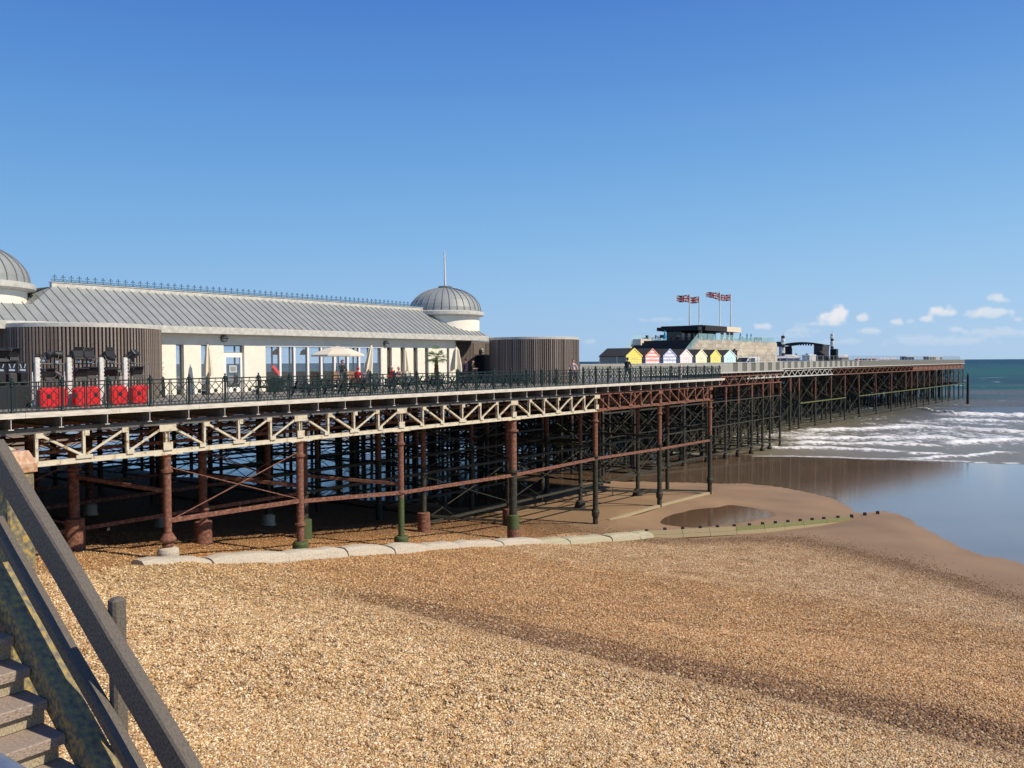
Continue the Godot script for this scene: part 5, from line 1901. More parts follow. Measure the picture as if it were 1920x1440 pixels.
func floodlight(p: Node3D, at: Vector3, tilt: float, turn: float, round_head := false) -> void:
	var h := hold("floodlight", p, at)
	h.rotation = Vector3(tilt, turn, 0)
	var b := Bag.new()
	if round_head:
		b.tube(Vector3(0, 0, -0.12), Vector3(0, 0, 0.1), 0.12, 0.17, 12)
	else:
		b.cbox(Transform3D(Basis(Vector3.RIGHT, PI / 2), Vector3.ZERO), Vector3(0.48, 0.24, 0.30), 0.03)
		for k in 4:
			b.box(Vector3(-0.19, -0.115 + k * 0.07, -0.16), Vector3(0.19, -0.095 + k * 0.07, -0.09))
	put("housing", b.mesh(M["black"]), h)
	b = Bag.new()
	if round_head:
		b.tube(Vector3(0, 0, 0.1), Vector3(0, 0, 0.112), 0.16, 0.16, 12)
	else:
		b.box(Vector3(-0.18, -0.11, 0.10), Vector3(0.18, 0.11, 0.112))
		for s in [-1, 1]:
			b.obox(Transform3D(Basis(Vector3.RIGHT, s * 0.9), Vector3(0, s * 0.19, 0.16)), Vector3(0.40, 0.16, 0.012))
	put("lens", b.mesh(M["charcoal"]), h)
	b = Bag.new()
	b.beam(Vector3(-0.23, 0, 0), Vector3(-0.23, -0.22, 0), 0.02, 0.05)
	b.beam(Vector3(0.23, 0, 0), Vector3(0.23, -0.22, 0), 0.02, 0.05)
	b.beam(Vector3(-0.23, -0.22, 0), Vector3(0.23, -0.22, 0), 0.05, 0.02)
	put("yoke", b.mesh(M["lamp_grey"]), h)
	b = Bag.new()
	b.box(Vector3(-0.05, -0.34, -0.05), Vector3(0.05, -0.22, 0.05))
	put("clamp", b.mesh(M["chrome"]), h)

func light_stand(u: float, v: float, label: String, heads: Array) -> void:
	var t := thing("light_stand", label, "light stand", W(u, 0, v), 0.0, "white light stands by the railing")
	var b := Bag.new()
	b.cbox(Transform3D(Basis(), Vector3(0, 0.95, 0)), Vector3(0.17, 1.88, 0.12), 0.02)
	for k in 7:
		b.ball(Vector3(0.09, 0.95 + k * 0.14, 0.03), 0.035, 6)
	put("post", b.mesh(M["white_paint"]), t)
	b = Bag.new()
	b.tube(Vector3(-0.1, 1.66, -0.08), Vector3(1.05, 1.64, -0.08), 0.024, 0.024, 6)
	b.tube(Vector3(-0.1, 1.2, -0.08), Vector3(1.0, 1.18, -0.08), 0.02, 0.02, 6)
	for x in [-0.1, 1.0]:
		b.tube(Vector3(x, 1.2, -0.08), Vector3(x, 1.7, -0.08), 0.02, 0.02, 6)
	put("crossbar", b.mesh(M["lamp_grey"]), t)
	b = Bag.new()
	b.beam(Vector3(-0.12, 0.05, -0.1), Vector3(-0.12, 1.35, -0.1), 0.035, 0.05)
	put("strut", b.mesh(M["white_paint"]), t)
	b = Bag.new()
	for k in 5:
		b.tube(Vector3(-0.1 + k * 0.06, 1.9, 0.0), Vector3(-0.02 + k * 0.05, 1.99 + 0.04 * (k % 2), 0.02), 0.018, 0.018, 5)
	put("cable", b.mesh(M["black"]), t)
	for h in heads:
		floodlight(t, Vector3(h[0], h[1], -0.02), h[2], h[3], h[4] if h.size() > 4 else false)

func red_box(u: float, v: float, w: float, label: String, turn := 0.0, round_end := false) -> void:
	var t := thing("red_barrier", label, "barrier", W(u, 0, v), turn, "red plastic barriers behind the railing")
	var b := Bag.new()
	b.cbox(Transform3D(Basis(), Vector3(0, 0.36, 0)), Vector3(w, 0.70, 0.34), 0.04)
	put("body", b.mesh(M["red_plastic"]), t)
	for k in int(w / 0.16):
		b = Bag.new()
		b.cbox(Transform3D(Basis(), Vector3(-w * 0.5 + 0.1 + k * 0.16, 0.34, 0.175)), Vector3(0.07, 0.56, 0.05), 0.015)
		put("ridge", b.mesh(M["red_plastic"]), t)
	b = Bag.new()
	b.cbox(Transform3D(Basis(), Vector3(0, 0.73, 0)), Vector3(w * 0.8, 0.07, 0.2), 0.02)
	put("top_lip", b.mesh(M["red_plastic"]), t)
	b = Bag.new()
	for s in [-1, 1]:
		b.box(Vector3(s * w * 0.36 - 0.09, 0.0, -0.2), Vector3(s * w * 0.36 + 0.09, 0.05, 0.2))
	put("foot", b.mesh(M["black"]), t)
	if round_end:
		b = Bag.new()
		b.tube(Vector3(w * 0.5 - 0.02, 0.66, 0.0), Vector3(w * 0.5 - 0.02, 0.66, 0.19), 0.09, 0.09, 10)
		put("cap", b.mesh(M["red_plastic"]), t)

func build_near_kit() -> void:
	rng.seed = 44
	red_box(15.32, 32.75, 0.72, "red plastic barrier at the left end of the red row")
	red_box(16.63, 32.8, 0.7, "ribbed red plastic barrier second from the left, half in shade")
	red_box(17.93, 32.8, 0.5, "narrow red plastic barrier under the third white post")
	red_box(18.88, 32.8, 0.6, "red plastic barrier with a round cap beside the green bin", 0.0, true)
	# the dark red boxes that stand end on between them
	red_box(16.0, 33.2, 0.55, "dark red barrier turned end on right of the leftmost one", 1.2)
	red_box(17.25, 33.2, 0.6, "dark red barrier turned end on in the middle of the row", 1.2)
	red_box(18.38, 33.2, 0.5, "dark red barrier turned end on near the right of the row", 1.3)
	light_stand(15.14, 33.2, "white post with two black round lamps left of the other stands", [[0.45, 2.0, 0.7, 0.6, true], [0.38, 1.3, 0.2, 0.3], [0.75, 1.25, 0.7, 1.1, true], [0.8, 2.0, 0.2, 1.2, true]])
	light_stand(16.32, 33.2, "white post with four black floodlights in two rows", [[0.33, 2.02, -0.2, 0.1], [0.74, 1.98, -0.35, 0.2], [0.46, 1.32, 0.35, 0.0], [0.86, 1.36, 0.3, 0.1]])
	light_stand(17.58, 33.2, "white post with black floodlights above and below its bar, third from the left", [[0.35, 1.99, -0.45, 0.3], [0.40, 1.33, 0.5, -0.2], [0.66, 1.3, 0.2, 1.3, true]])
	light_stand(18.57, 33.2, "white post with two black floodlights nearest the green bin", [[0.38, 2.03, 0.9, 0.7], [0.5, 1.36, 0.3, 0.1]])
	# the black rack of lamps at the left edge
	var t := thing("lamp_rack", "black rack of stage lamps with bright metal clips at the left edge", "light rack", W(13.2, 0, 33.6))
	var b := Bag.new()
	b.cbox(Transform3D(Basis(), Vector3(0.35, 0.45, -0.1)), Vector3(2.9, 0.85, 0.6), 0.04)
	put("case", b.mesh(M["black"]), t)
	b = Bag.new()
	for y in [1.0, 1.72]:
		b.tube(Vector3(-1.2, y, 0), Vector3(1.7, y, 0), 0.025, 0.025, 6)
	for x in [-1.1, -0.2, 0.8, 1.65]:
		b.tube(Vector3(x, 0.8, 0), Vector3(x, 1.75, 0), 0.03, 0.03, 6)
	put("frame", b.mesh(M["black"]), t)
	for k in 8:
		var x := -1.1 + k * 0.38
		b = Bag.new()
		b.cbox(Transform3D(Basis(Vector3.UP, rng.randf_range(-0.5, 0.5)), Vector3(x, 1.14 + 0.04 * (k % 3), 0.06)), Vector3(0.3, 0.36, 0.3), 0.04)
		b.tube(Vector3(x, 1.0, 0.12), Vector3(x, 0.9, 0.22), 0.1, 0.12, 8)
		put("lamp", b.mesh(M["black"] if k % 2 else M["charcoal"]), t)
		b = Bag.new()
		b.obox(Transform3D(Basis(Vector3(0, 0, 1), rng.randf_range(-0.2, 0.2)), Vector3(x, 1.43, 0.1)), Vector3(0.2, 0.07, 0.04))
		b.obox(Transform3D(Basis(Vector3(0, 0, 1), 0.3), Vector3(x - 0.07, 1.58, 0.1)), Vector3(0.03, 0.16, 0.03))
		b.obox(Transform3D(Basis(Vector3(0, 0, 1), -0.3), Vector3(x + 0.08, 1.58, 0.1)), Vector3(0.03, 0.16, 0.03))
		put("clip", b.mesh(M["chrome"]), t)
	floodlight(t, Vector3(1.25, 2.08, 0.0), 0.3, 0.5)
	floodlight(t, Vector3(0.95, 2.06, 0.0), 0.5, -0.2)
	# bin
	var bin := thing("litter_bin", "dark green domed litter bin beside the round kiosk", "bin", W(23.02, 0.004, 38.0))
	b = Bag.new()
	b.lathe(Vector3.ZERO, [Vector2(0.20, 0), Vector2(0.21, 0.03), Vector2(0.205, 0.74), Vector2(0.0, 0.74)], 14)
	put("body", b.mesh(M["bin_green"]), bin)
	b = Bag.new()
	b.lathe(Vector3(0, 0.86, 0), [Vector2(0.21, 0), Vector2(0.20, 0.06), Vector2(0.15, 0.13), Vector2(0.0, 0.17)], 14)
	for k in 4:
		b.beam(Vector3(0.17 * cos(k * PI / 2), 0.72, 0.17 * sin(k * PI / 2)), Vector3(0.17 * cos(k * PI / 2), 0.88, 0.17 * sin(k * PI / 2)), 0.07, 0.03)
	put("hood", b.mesh(M["bin_green"]), bin)

func build_terrace() -> void:
	rng.seed = 61
	build_near_kit()
	build_bush()
	build_palm()
	folded_parasol(26.45, 39.2, 2.72, Vector2(0.0, 0.0), "folded cream parasol in front of the narrow windows nearest the kiosk")
	open_parasol()
	folded_parasol(36.75, 38.3, 2.85, Vector2(0.22, 0.0), "folded cream parasol leaning over beside the red seated figure", 0.2)
	folded_parasol(41.45, 39.3, 2.62, Vector2(-0.03, 0.0), "slim folded cream parasol between the dark wall slots")
	folded_parasol(44.55, 37.6, 2.72, Vector2(0.03, 0.0), "folded cream parasol with a wide skirt right of the palm", 0.3)
	var proto := picnic_table()
	var spots := [[27.9, 33.0, 0.05, "dark picnic table left of all the others behind the railing"], [28.2, 36.2, -0.1, "dark picnic table in front of the glazed door"], [30.3, 33.4, 0.1, "dark picnic table between the door and the window row, near the railing"], [31.4, 36.4, 0.0, "dark picnic table at the left end of the window row"], [32.7, 33.3, -0.06, "dark picnic table by the railing below the left tip of the open parasol"], [34.3, 35.9, 0.08, "dark picnic table right under the open parasol"], [35.2, 33.2, 0.0, "dark picnic table by the railing right of the open parasol"], [37.3, 35.6, -0.1, "dark picnic table in front of the leaning parasol"], [37.9, 33.1, 0.07, "dark picnic table by the railing under the right end of the windows"], [40.4, 33.5, 0.0, "dark picnic table by the railing below the second wall lamp"], [40.6, 36.4, 0.1, "dark picnic table before the first dark wall slot"], [43.0, 33.3, -0.08, "dark picnic table by the railing in front of the palm"], [45.6, 33.4, 0.05, "dark picnic table by the railing before the widest folded parasol"], [45.4, 36.6, 0.0, "dark picnic table just right of the palm"], [48.0, 34.6, 0.04, "dark picnic table furthest along the terrace before the recess"]]
	for i in spots.size():
		var s: Array = spots[i]
		if i == 0:
			proto.position = W(s[0], 0.004, s[1])
			proto.rotation.y = s[2]
			proto.set_meta("label", s[3])
		else:
			copy(proto, "picnic_table", W(s[0], 0.004, s[1]), s[2], s[3])
	var ch := armchair()
	var cs := [[33.05, 38.2, PI, "orange wooden slatted chair behind the second window bar"], [34.75, 38.4, PI + 0.2, "orange wooden slatted chair under the left half of the open parasol"], [36.1, 38.6, PI - 0.1, "orange wooden slatted chair below the pole of the open parasol"]]
	for i in 3:
		if i == 0:
			ch.position = W(cs[0][0], 0.004, cs[0][1])
			ch.rotation.y = cs[0][2]
			ch.set_meta("label", cs[0][3])
		else:
			copy(ch, "wooden_chair", W(cs[i][0], 0.004, cs[i][1]), cs[i][2], cs[i][3])
	# a coral red cushion propped against the glass
	var b := Bag.new()
	b.cbox(Transform3D(Basis(Vector3(0, 0, 1), 0.75), Vector3.ZERO), Vector3(0.24, 0.62, 0.12), 0.05)
	tag(put("beach_cushion", b.mesh(M["coral_cloth"]), self, W(30.6, 1.22, 39.0)), "coral red cushion tilted at the left end of the window row", "cushion")
	b = Bag.new()
	b.cbox(Transform3D(), Vector3(0.9, 0.8, 0.5), 0.05)
	tag(put("serving_box", b.mesh(M["table_green"]), self, W(30.55, 0.405, 39.0)), "dark box under the tilted coral cushion", "box")


func beach_hut(u: float, w: float, label: String, c1: Color, c2: Color, striped: bool, big := false) -> void:
	var v0 := 46.5
	var v1 := 49.7 if not big else 49.9
	var t := thing("beach_hut", label, "beach hut", W(u, 0, v0), 0.0, "row of painted beach huts on the pier")
	var eave := 2.2
	var apex := 2.98
	var rows := 10
	# clapboards: gable end and the landward side
	for k in rows:
		var b := Bag.new()
		b.col = c2 if striped and k % 2 else c1
		var y0 := eave * k / rows + 0.004
		var y1 := eave * (k + 1) / rows
		b.face(Vector3(0, y0, 0.03), Vector3(w, y0, 0.03), Vector3(w, y1, 0.0), Vector3(0, y1, 0.0), Vector3(0, 0, 1))
		b.face(Vector3(0, y0, 0.0), Vector3(w, y0, 0.0), Vector3(w, y0, 0.03), Vector3(0, y0, 0.03), Vector3(0, -1, 0))
		put("board", b.mesh(M["tint"]), t)
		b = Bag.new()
		b.col = Color(0.30, 0.285, 0.23) if big else c2 if striped and k % 2 else c1  # big hut: shade on the yellow side painted in as grey
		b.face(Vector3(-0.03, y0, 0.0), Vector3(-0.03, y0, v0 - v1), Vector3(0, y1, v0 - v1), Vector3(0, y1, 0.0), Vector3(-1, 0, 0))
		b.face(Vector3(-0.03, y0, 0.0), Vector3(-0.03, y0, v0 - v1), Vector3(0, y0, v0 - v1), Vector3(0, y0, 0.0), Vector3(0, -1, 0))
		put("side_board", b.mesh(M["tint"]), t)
	for k in 4:
		var y0 := eave + (apex - eave) * k / 4.0
		var y1 := eave + (apex - eave) * (k + 1) / 4.0
		var i0 := w * 0.5 * k / 4.0
		var i1 := w * 0.5 * (k + 1) / 4.0
		var b := Bag.new()
		b.col = c2 if striped and k % 2 else c1
		b.face(Vector3(i0, y0, 0.03), Vector3(w - i0, y0, 0.03), Vector3(w - i1, y1, 0.0), Vector3(i1, y1, 0.0), Vector3(0, 0, 1))
		put("gable_board", b.mesh(M["tint"]), t)
	var b := Bag.new()
	b.face(Vector3(w, 0, 0), Vector3(w, 0, v0 - v1), Vector3(w, eave, v0 - v1), Vector3(w, eave, 0), Vector3(1, 0, 0))
	b.face(Vector3(0, 0, v0 - v1), Vector3(w, 0, v0 - v1), Vector3(w, eave, v0 - v1), Vector3(0, eave, v0 - v1), Vector3(0, 0, -1))
	b.tri(Vector3(0, eave, v0 - v1), Vector3(w, eave, v0 - v1), Vector3(w * 0.5, apex, v0 - v1), Vector3(0, 0, -1), Vector3(0, 0, -1), Vector3(0, 0, -1))
	b.col = c1
	put("wall", b.mesh(M["felt"]), t)
	for s in 2:
		b = Bag.new()
		var x0 := -0.16 if s == 0 else w + 0.16
		var ye := eave - 0.10
		b.prism([Vector3(x0, ye, 0.0), Vector3(w * 0.5, apex + 0.03, 0.0), Vector3(w * 0.5, apex + 0.09, 0.0), Vector3(x0, ye + 0.06, 0.0)], Vector3(0, 0, v0 - v1 - 0.1))
		put("roof", b.mesh(M["felt"]), t)
		b = Bag.new()
		b.col = c2 if striped else c1
		b.beam(Vector3(x0, ye + 0.0, 0.05), Vector3(w * 0.5, apex + 0.03, 0.05), 0.03, 0.15)
		put("bargeboard", b.mesh(M["tint"]), t)
	# shut doors and corner boards
	b = Bag.new()
	for x in [w * 0.3, w * 0.5 - 0.01, w * 0.7]:
		b.box(Vector3(x, 0.05, 0.032), Vector3(x + 0.025, 1.9, 0.045))
	b.box(Vector3(w * 0.3, 1.88, 0.032), Vector3(w * 0.7, 1.91, 0.045))
	b.col = c1
	put("door_trim", b.mesh(M["pale_rail"]), t)
	b = Bag.new()
	for z in ([0.0, v0 - v1] if not big else [0.0, -1.15, v0 - v1]):
		b.box(Vector3(-0.06, 0.0, z - 0.06), Vector3(-0.0, eave, z + 0.06))
	put("corner_board", b.mesh(M["pale_rail"]), t)

func build_huts() -> void:
	var yellow := Color(0.74, 0.60, 0.12)
	var list := [[84.7, 3.65, "bright yellow beach hut with shade painted as grey on its long side, left of the row", Color(0.80, 0.68, 0.16), yellow, false, true], [89.3, 3.5, "red and white striped beach hut second from the left", Color(0.83, 0.78, 0.77), Color(0.74, 0.30, 0.24), true, false], [93.9, 3.5, "blue and white striped beach hut third from the left", Color(0.84, 0.84, 0.84), Color(0.40, 0.44, 0.68), true, false], [98.55, 3.55, "pale pink beach hut in the middle of the row", Color(0.83, 0.74, 0.74), yellow, false, false], [103.2, 3.5, "cream beach hut left of the second yellow one", Color(0.83, 0.79, 0.56), yellow, false, false], [107.9, 3.5, "lemon yellow beach hut beside the pale blue one", Color(0.80, 0.72, 0.20), yellow, false, false], [112.5, 4.3, "pale turquoise beach hut at the right end of the row", Color(0.58, 0.80, 0.80), yellow, false, false]]
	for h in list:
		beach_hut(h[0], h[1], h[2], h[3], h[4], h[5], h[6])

func union_flag() -> ImageTexture:
	# the flag of the country, drawn flat: blue field, white and red saltires, white and red crosses
	var w := 240
	var h := 120
	var im := Image.create(w, h, false, Image.FORMAT_RGB8)
	var blue := Color8(20, 26, 70)  # flag colours dimmed to carry a backlit look
	var white := Color8(190, 182, 190)
	var red := Color8(120, 16, 36)
	for y in h:
		for x in w:
			var px := (x + 0.5) * 0.5 - 60.0
			var py := (y + 0.5) * 0.5 - 30.0
			var c := blue
			var d1 := (px - 2.0 * py) / sqrt(5.0)
			var d2 := (px + 2.0 * py) / sqrt(5.0)
			if absf(d1) < 6.0 or absf(d2) < 6.0:
				c = white
			var s := signf(px)
			if (d1 * s > 0.0 and d1 * s < 4.0 and signf(px) == signf(py)) or (d2 * s < 0.0 and d2 * s > -4.0 and signf(px) != signf(py)):
				c = red
			if absf(px) < 10.0 or absf(py) < 10.0:
				c = white
			if absf(px) < 6.0 or absf(py) < 6.0:
				c = red
			im.set_pixel(x, y, c)
	return ImageTexture.create_from_image(im)

func build_flags() -> void:
	var m := StandardMaterial3D.new()
	m.albedo_texture = union_flag()
	m.roughness = 0.9
	m.backlight_enabled = true
	m.backlight = Color(0.25, 0.25, 0.25)
	var spec := [[117.75, 11.45, 2.2, 1.05, 0.2, "leftmost of the four white flagpoles on the terrace building, with its Union flag"], [121.2, 11.4, 2.1, 1.0, 0.9, "second white flagpole from the left, its Union flag flying just below the first"], [129.1, 12.45, 2.6, 1.15, 2.3, "tallest flagpole, third from the left, its Union flag lifting at the tip"], [133.5, 12.45, 2.2, 1.05, 1.4, "rightmost white flagpole with a Union flag"]]
	for s in spec:
		var t := thing("flagpole", s[5], "flagpole", W(s[0], 6.75, 54.0), 0.0, "white flagpoles on the terrace building")
		var top: float = s[1] - 6.75
		var b := Bag.new()
		b.tube(Vector3.ZERO, Vector3(0, top, 0), 0.12, 0.08, 8)
		b.ball(Vector3(0, top + 0.03, 0), 0.08, 6)
		put("pole", b.mesh(M["white_paint"]), t)
		b = Bag.new()
		var n := 24
		var len: float = s[2]
		var hh: float = s[3]
		# the wind blows from the right: the flag streams landward
		var dir := Vector3(-0.78, 0.0, -0.62)
		var side := dir.cross(Vector3.UP)
		for k in n:
			var q: Array[Vector3] = []
			for w in [[k, 0], [k + 1, 0], [k + 1, 1], [k, 1]]:
				var f: float = float(w[0]) / n
				var o := dir * (len * f * 0.97) + side * (0.22 * f * sin(f * 9.0 + s[4] * 3.0))
				var droop: float = -0.16 * f + 0.07 * sin(f * 8.0 + s[4]) * f + (0.32 * f if s[4] > 2.0 else 0.0)
				var tall := hh * (1.0 - (0.25 * f if s[4] > 2.0 else 0.08 * f))
				q.append(Vector3(0, top - 0.12, 0) + o + Vector3(0, droop - tall * w[1] - (0.12 * f if w[1] == 0 and s[4] > 2.0 else 0.0), 0))
			var nn := (q[1] - q[0]).cross(q[3] - q[0]).normalized()
			b.v.append_array([q[0], q[2], q[1], q[0], q[3], q[2]])
			b.n.append_array([nn, nn, nn, nn, nn, nn])
			for z in 6:
				b.c.append(Color.WHITE)
			var x0 := float(k) / n
			var x1 := float(k + 1) / n
			b.t.append_array([Vector2(x0, 0), Vector2(x1, 1), Vector2(x1, 0), Vector2(x0, 0), Vector2(x0, 1), Vector2(x1, 1)])
		put("flag", b.mesh(m), t)

func build_terrace_building() -> void:
	rng.seed = 71
	var t := thing("terrace_building", "pale timber clad pier building with shade darkened steps up to a glass edged roof terrace", "building")
	var v0 := 50.0
	var v1 := 60.0
	var top := 4.5
	# the long side: upright crinkled boards
	var b := Bag.new()
	b.prism([W(104.4, 0.0, v0 + 0.15), W(143.5, 0.0, v0 + 0.15), W(143.5, top, v0 + 0.15), W(112.4, top, v0 + 0.15)], W(0, 0, 9.8))
	put("core", b.mesh(M["step_wood"]), t)
	var u := 105.0
	var i := 0
	while u < 143.3:
		var hh := clampf((u + 0.6 - 104.4) / 8.0 * top, 0.2, top + 0.05)
		b = Bag.new()
		# each board is folded along its length in short facets
		var n := 8
		hh = maxf(0.2, hh + rng.randf_range(-0.12, 0.1))
		var zs: Array[float] = []
		for k in n + 1:
			zs.append(0.05 + 0.30 * rng.randf())
		for k in n:
			var y0 := hh * k / n
			var y1 := hh * (k + 1) / n
			var z0 := zs[k]
			var z1 := zs[k + 1]
			var w := 1.0
			var a := W(u + 0.07, y0, v0 + 0.14)
			var c := W(u + w * 0.45, y0 + 0.1 * z0, v0 - 0.05 - z0)
			var d := W(u + w - 0.07, y0, v0 + 0.14)
			var a1 := W(u + 0.07, y1, v0 + 0.14)
			var c1 := W(u + w * 0.45, y1, v0 - 0.05 - z1)
			var d1 := W(u + w - 0.07, y1, v0 + 0.14)
			b.face(a, c, c1, a1, Vector3(-0.3, 0, 1))
			b.face(c, d, d1, c1, Vector3(0.3, 0, 1))
		put("cladding_board", b.mesh(M["crinkle_wood"]), t)
		u += 1.0
		i += 1
	b = Bag.new()
	b.box(W(143.4, 0.0, v1), W(143.62, top, v0 + 0.1))
	put("end_wall", b.mesh(M["crinkle_wood"]), t)
	# steps facing the land, their shade put into the wood colour
	for k in 14:
		var us := 104.6 + k * 0.56
		b = Bag.new()
		b.box(W(us, top * k / 14.0, v1 - 0.4), W(us + 0.6, top * (k + 1) / 14.0, v0 + 0.35))
		put("step", b.mesh(M["step_wood"]), t)
	b = Bag.new()
	b.beam(W(104.2, 0.1, v0 + 0.2), W(112.4, top + 0.1, v0 + 0.2), 0.28, 0.3)
	put("stair_edge", b.mesh(M["grey_panel"]), t)
	b = Bag.new()
	b.prism([W(104.4, 0.1, v1 - 0.2), W(112.4, top + 0.2, v1 - 0.2), W(113.5, top + 0.2, v1 - 0.2), W(113.5, 3.2, v1 - 0.2), W(109.0, 0.1, v1 - 0.2)], W(0, 0, 0.3))
	b.box(W(110.9, top - 0.9, v1 - 1.5), W(114.5, top + 0.25, v1 - 0.2))
	put("far_flank", b.mesh(M["crinkle_wood"]), t)
	# glass balustrades
	for seg in [[W(105.2, 0.7, v0 + 0.2), W(112.2, top, v0 + 0.2), 3], [W(112.4, top, v0 + 0.2), W(143.2, top, v0 + 0.2), 10], [W(105.2, 0.7, v1 - 0.05), W(111.9, top, v1 - 0.05), 3], [W(112.0, top, v1 - 0.05), W(129.0, top, v1 - 0.05), 6], [W(143.4, top, v0 + 0.3), W(143.4, top, v1 - 0.1), 4]]:
		for k in seg[2]:
			var a: Vector3 = seg[0].lerp(seg[1], (k + 0.02) / seg[2])
			var c: Vector3 = seg[0].lerp(seg[1], (k + 0.98) / seg[2])
			b = Bag.new()
			var hgt := Vector3(0, 0.92, 0)
			b.face(a, c, c + hgt, a + hgt, Vector3(0, 0, 1))
			put("glass_panel", b.mesh(M["tinted_glass"]), t)
	# the roof-top bar
	b = Bag.new()
	b.box(W(116.4, 5.95, 58.0), W(124.4, 6.72, 50.9))
	b.box(W(115.0, 5.98, 58.0), W(116.4, 6.50, 51.4))
	put("bar_roof", b.mesh(M["felt"]), t)
	b = Bag.new()
	b.box(W(124.402, 5.98, 57.8), W(130.4, 6.74, 51.0))
	put("bar_roof_end", b.mesh(M["crinkle_wood"]), t)
	b = Bag.new()
	b.box(W(120.4, 6.72, 55.0), W(122.4, 6.95, 53.0))
	put("roof_vent", b.mesh(M["white_paint"]), t)
	b = Bag.new()
	b.box(W(117.2, top, 57.5), W(128.6, 5.95, 55.0))
	put("bar_wall", b.mesh(M["dark_glass"]), t)
	for q in [[116.9, "grey_panel"], [122.0, "black"], [125.0, "crinkle_wood"], [127.2, "crinkle_wood"], [128.8, "grey_panel"]]:
		b = Bag.new()
		b.box(W(q[0], top, 52.2), W(q[0] + 0.35, 5.96, 51.8))
		put("pillar", b.mesh(M[q[1]]), t)
	for q in [[118.1, 52.4, "blue folded parasol furthest left under the dark terrace roof"], [120.3, 52.2, "blue folded parasol in the middle of the three under the dark roof"], [121.6, 51.9, "blue folded parasol right of the three under the dark roof"], [112.6, 55.5, "single dark blue folded parasol on the open steps side of the terrace"], [130.6, 51.2, "blue folded parasol behind the glass, left of the three on the right"], [133.4, 51.2, "blue folded parasol behind the glass, middle of the right three"], [135.2, 51.2, "blue folded parasol behind the glass, rightmost of all"]]:
		var o := thing("blue_parasol", q[2], "parasol", W(q[0], top, q[1]), 0.0, "blue folded parasols on the roof terrace")
		b = Bag.new()
		b.lathe(Vector3.ZERO, [Vector2(0.03, 0.0), Vector2(0.03, 0.25), Vector2(0.28, 0.25), Vector2(0.25, 0.5), Vector2(0.12, 1.15), Vector2(0.05, 1.4), Vector2(0.0, 1.45)], 8, 0.15)
		put("canopy", b.mesh(M["blue_canvas"]), o)
		b = Bag.new()
		b.box(Vector3(-0.25, 0, -0.25), Vector3(0.25, 0.06, 0.25))
		put("base", b.mesh(M["charcoal"]), o)
	# tables and chairs along the terrace edge
	var proto: Node3D = null
	var labels := ["dark terrace chair at the head of the steps, leftmost", "dark terrace chair second along the head of the steps", "dark terrace chair left of the single dark blue parasol", "dark terrace chair right of the single dark blue parasol", "dark terrace chair near the dark bar, left", "dark terrace chair close under the bar roof", "dark terrace chair behind the right hand glass, between parasols", "dark terrace chair behind the right hand glass, past the parasols", "dark terrace chair at the right end of the glass"]
	var at := [[113.2, 59.0], [113.3, 57.6], [113.0, 56.4], [113.1, 54.6], [113.0, 53.4], [113.2, 52.2], [132.0, 51.3], [137.0, 51.0], [138.5, 51.1]]
	for k in at.size():
		if proto == null:
			proto = thing("terrace_chair", labels[0], "chair", W(at[0][0], top, at[0][1]), 0.0, "dark chairs on the roof terrace")
			b = Bag.new()
			b.box(Vector3(-0.3, 0.4, -0.3), Vector3(0.3, 0.46, 0.3))
			b.box(Vector3(-0.3, 0.46, 0.24), Vector3(0.3, 0.85, 0.3))
			put("seat", b.mesh(M["black"]), proto)
			b = Bag.new()
			for x in [-0.27, 0.27]:
				for z in [-0.27, 0.27]:
					b.box(Vector3(x - 0.02, 0, z - 0.02), Vector3(x + 0.02, 0.4, z + 0.02))
			put("leg_frame", b.mesh(M["black"]), proto)
		else:
			copy(proto, "terrace_chair", W(at[k][0], top, at[k][1]), k * 0.7, labels[k])

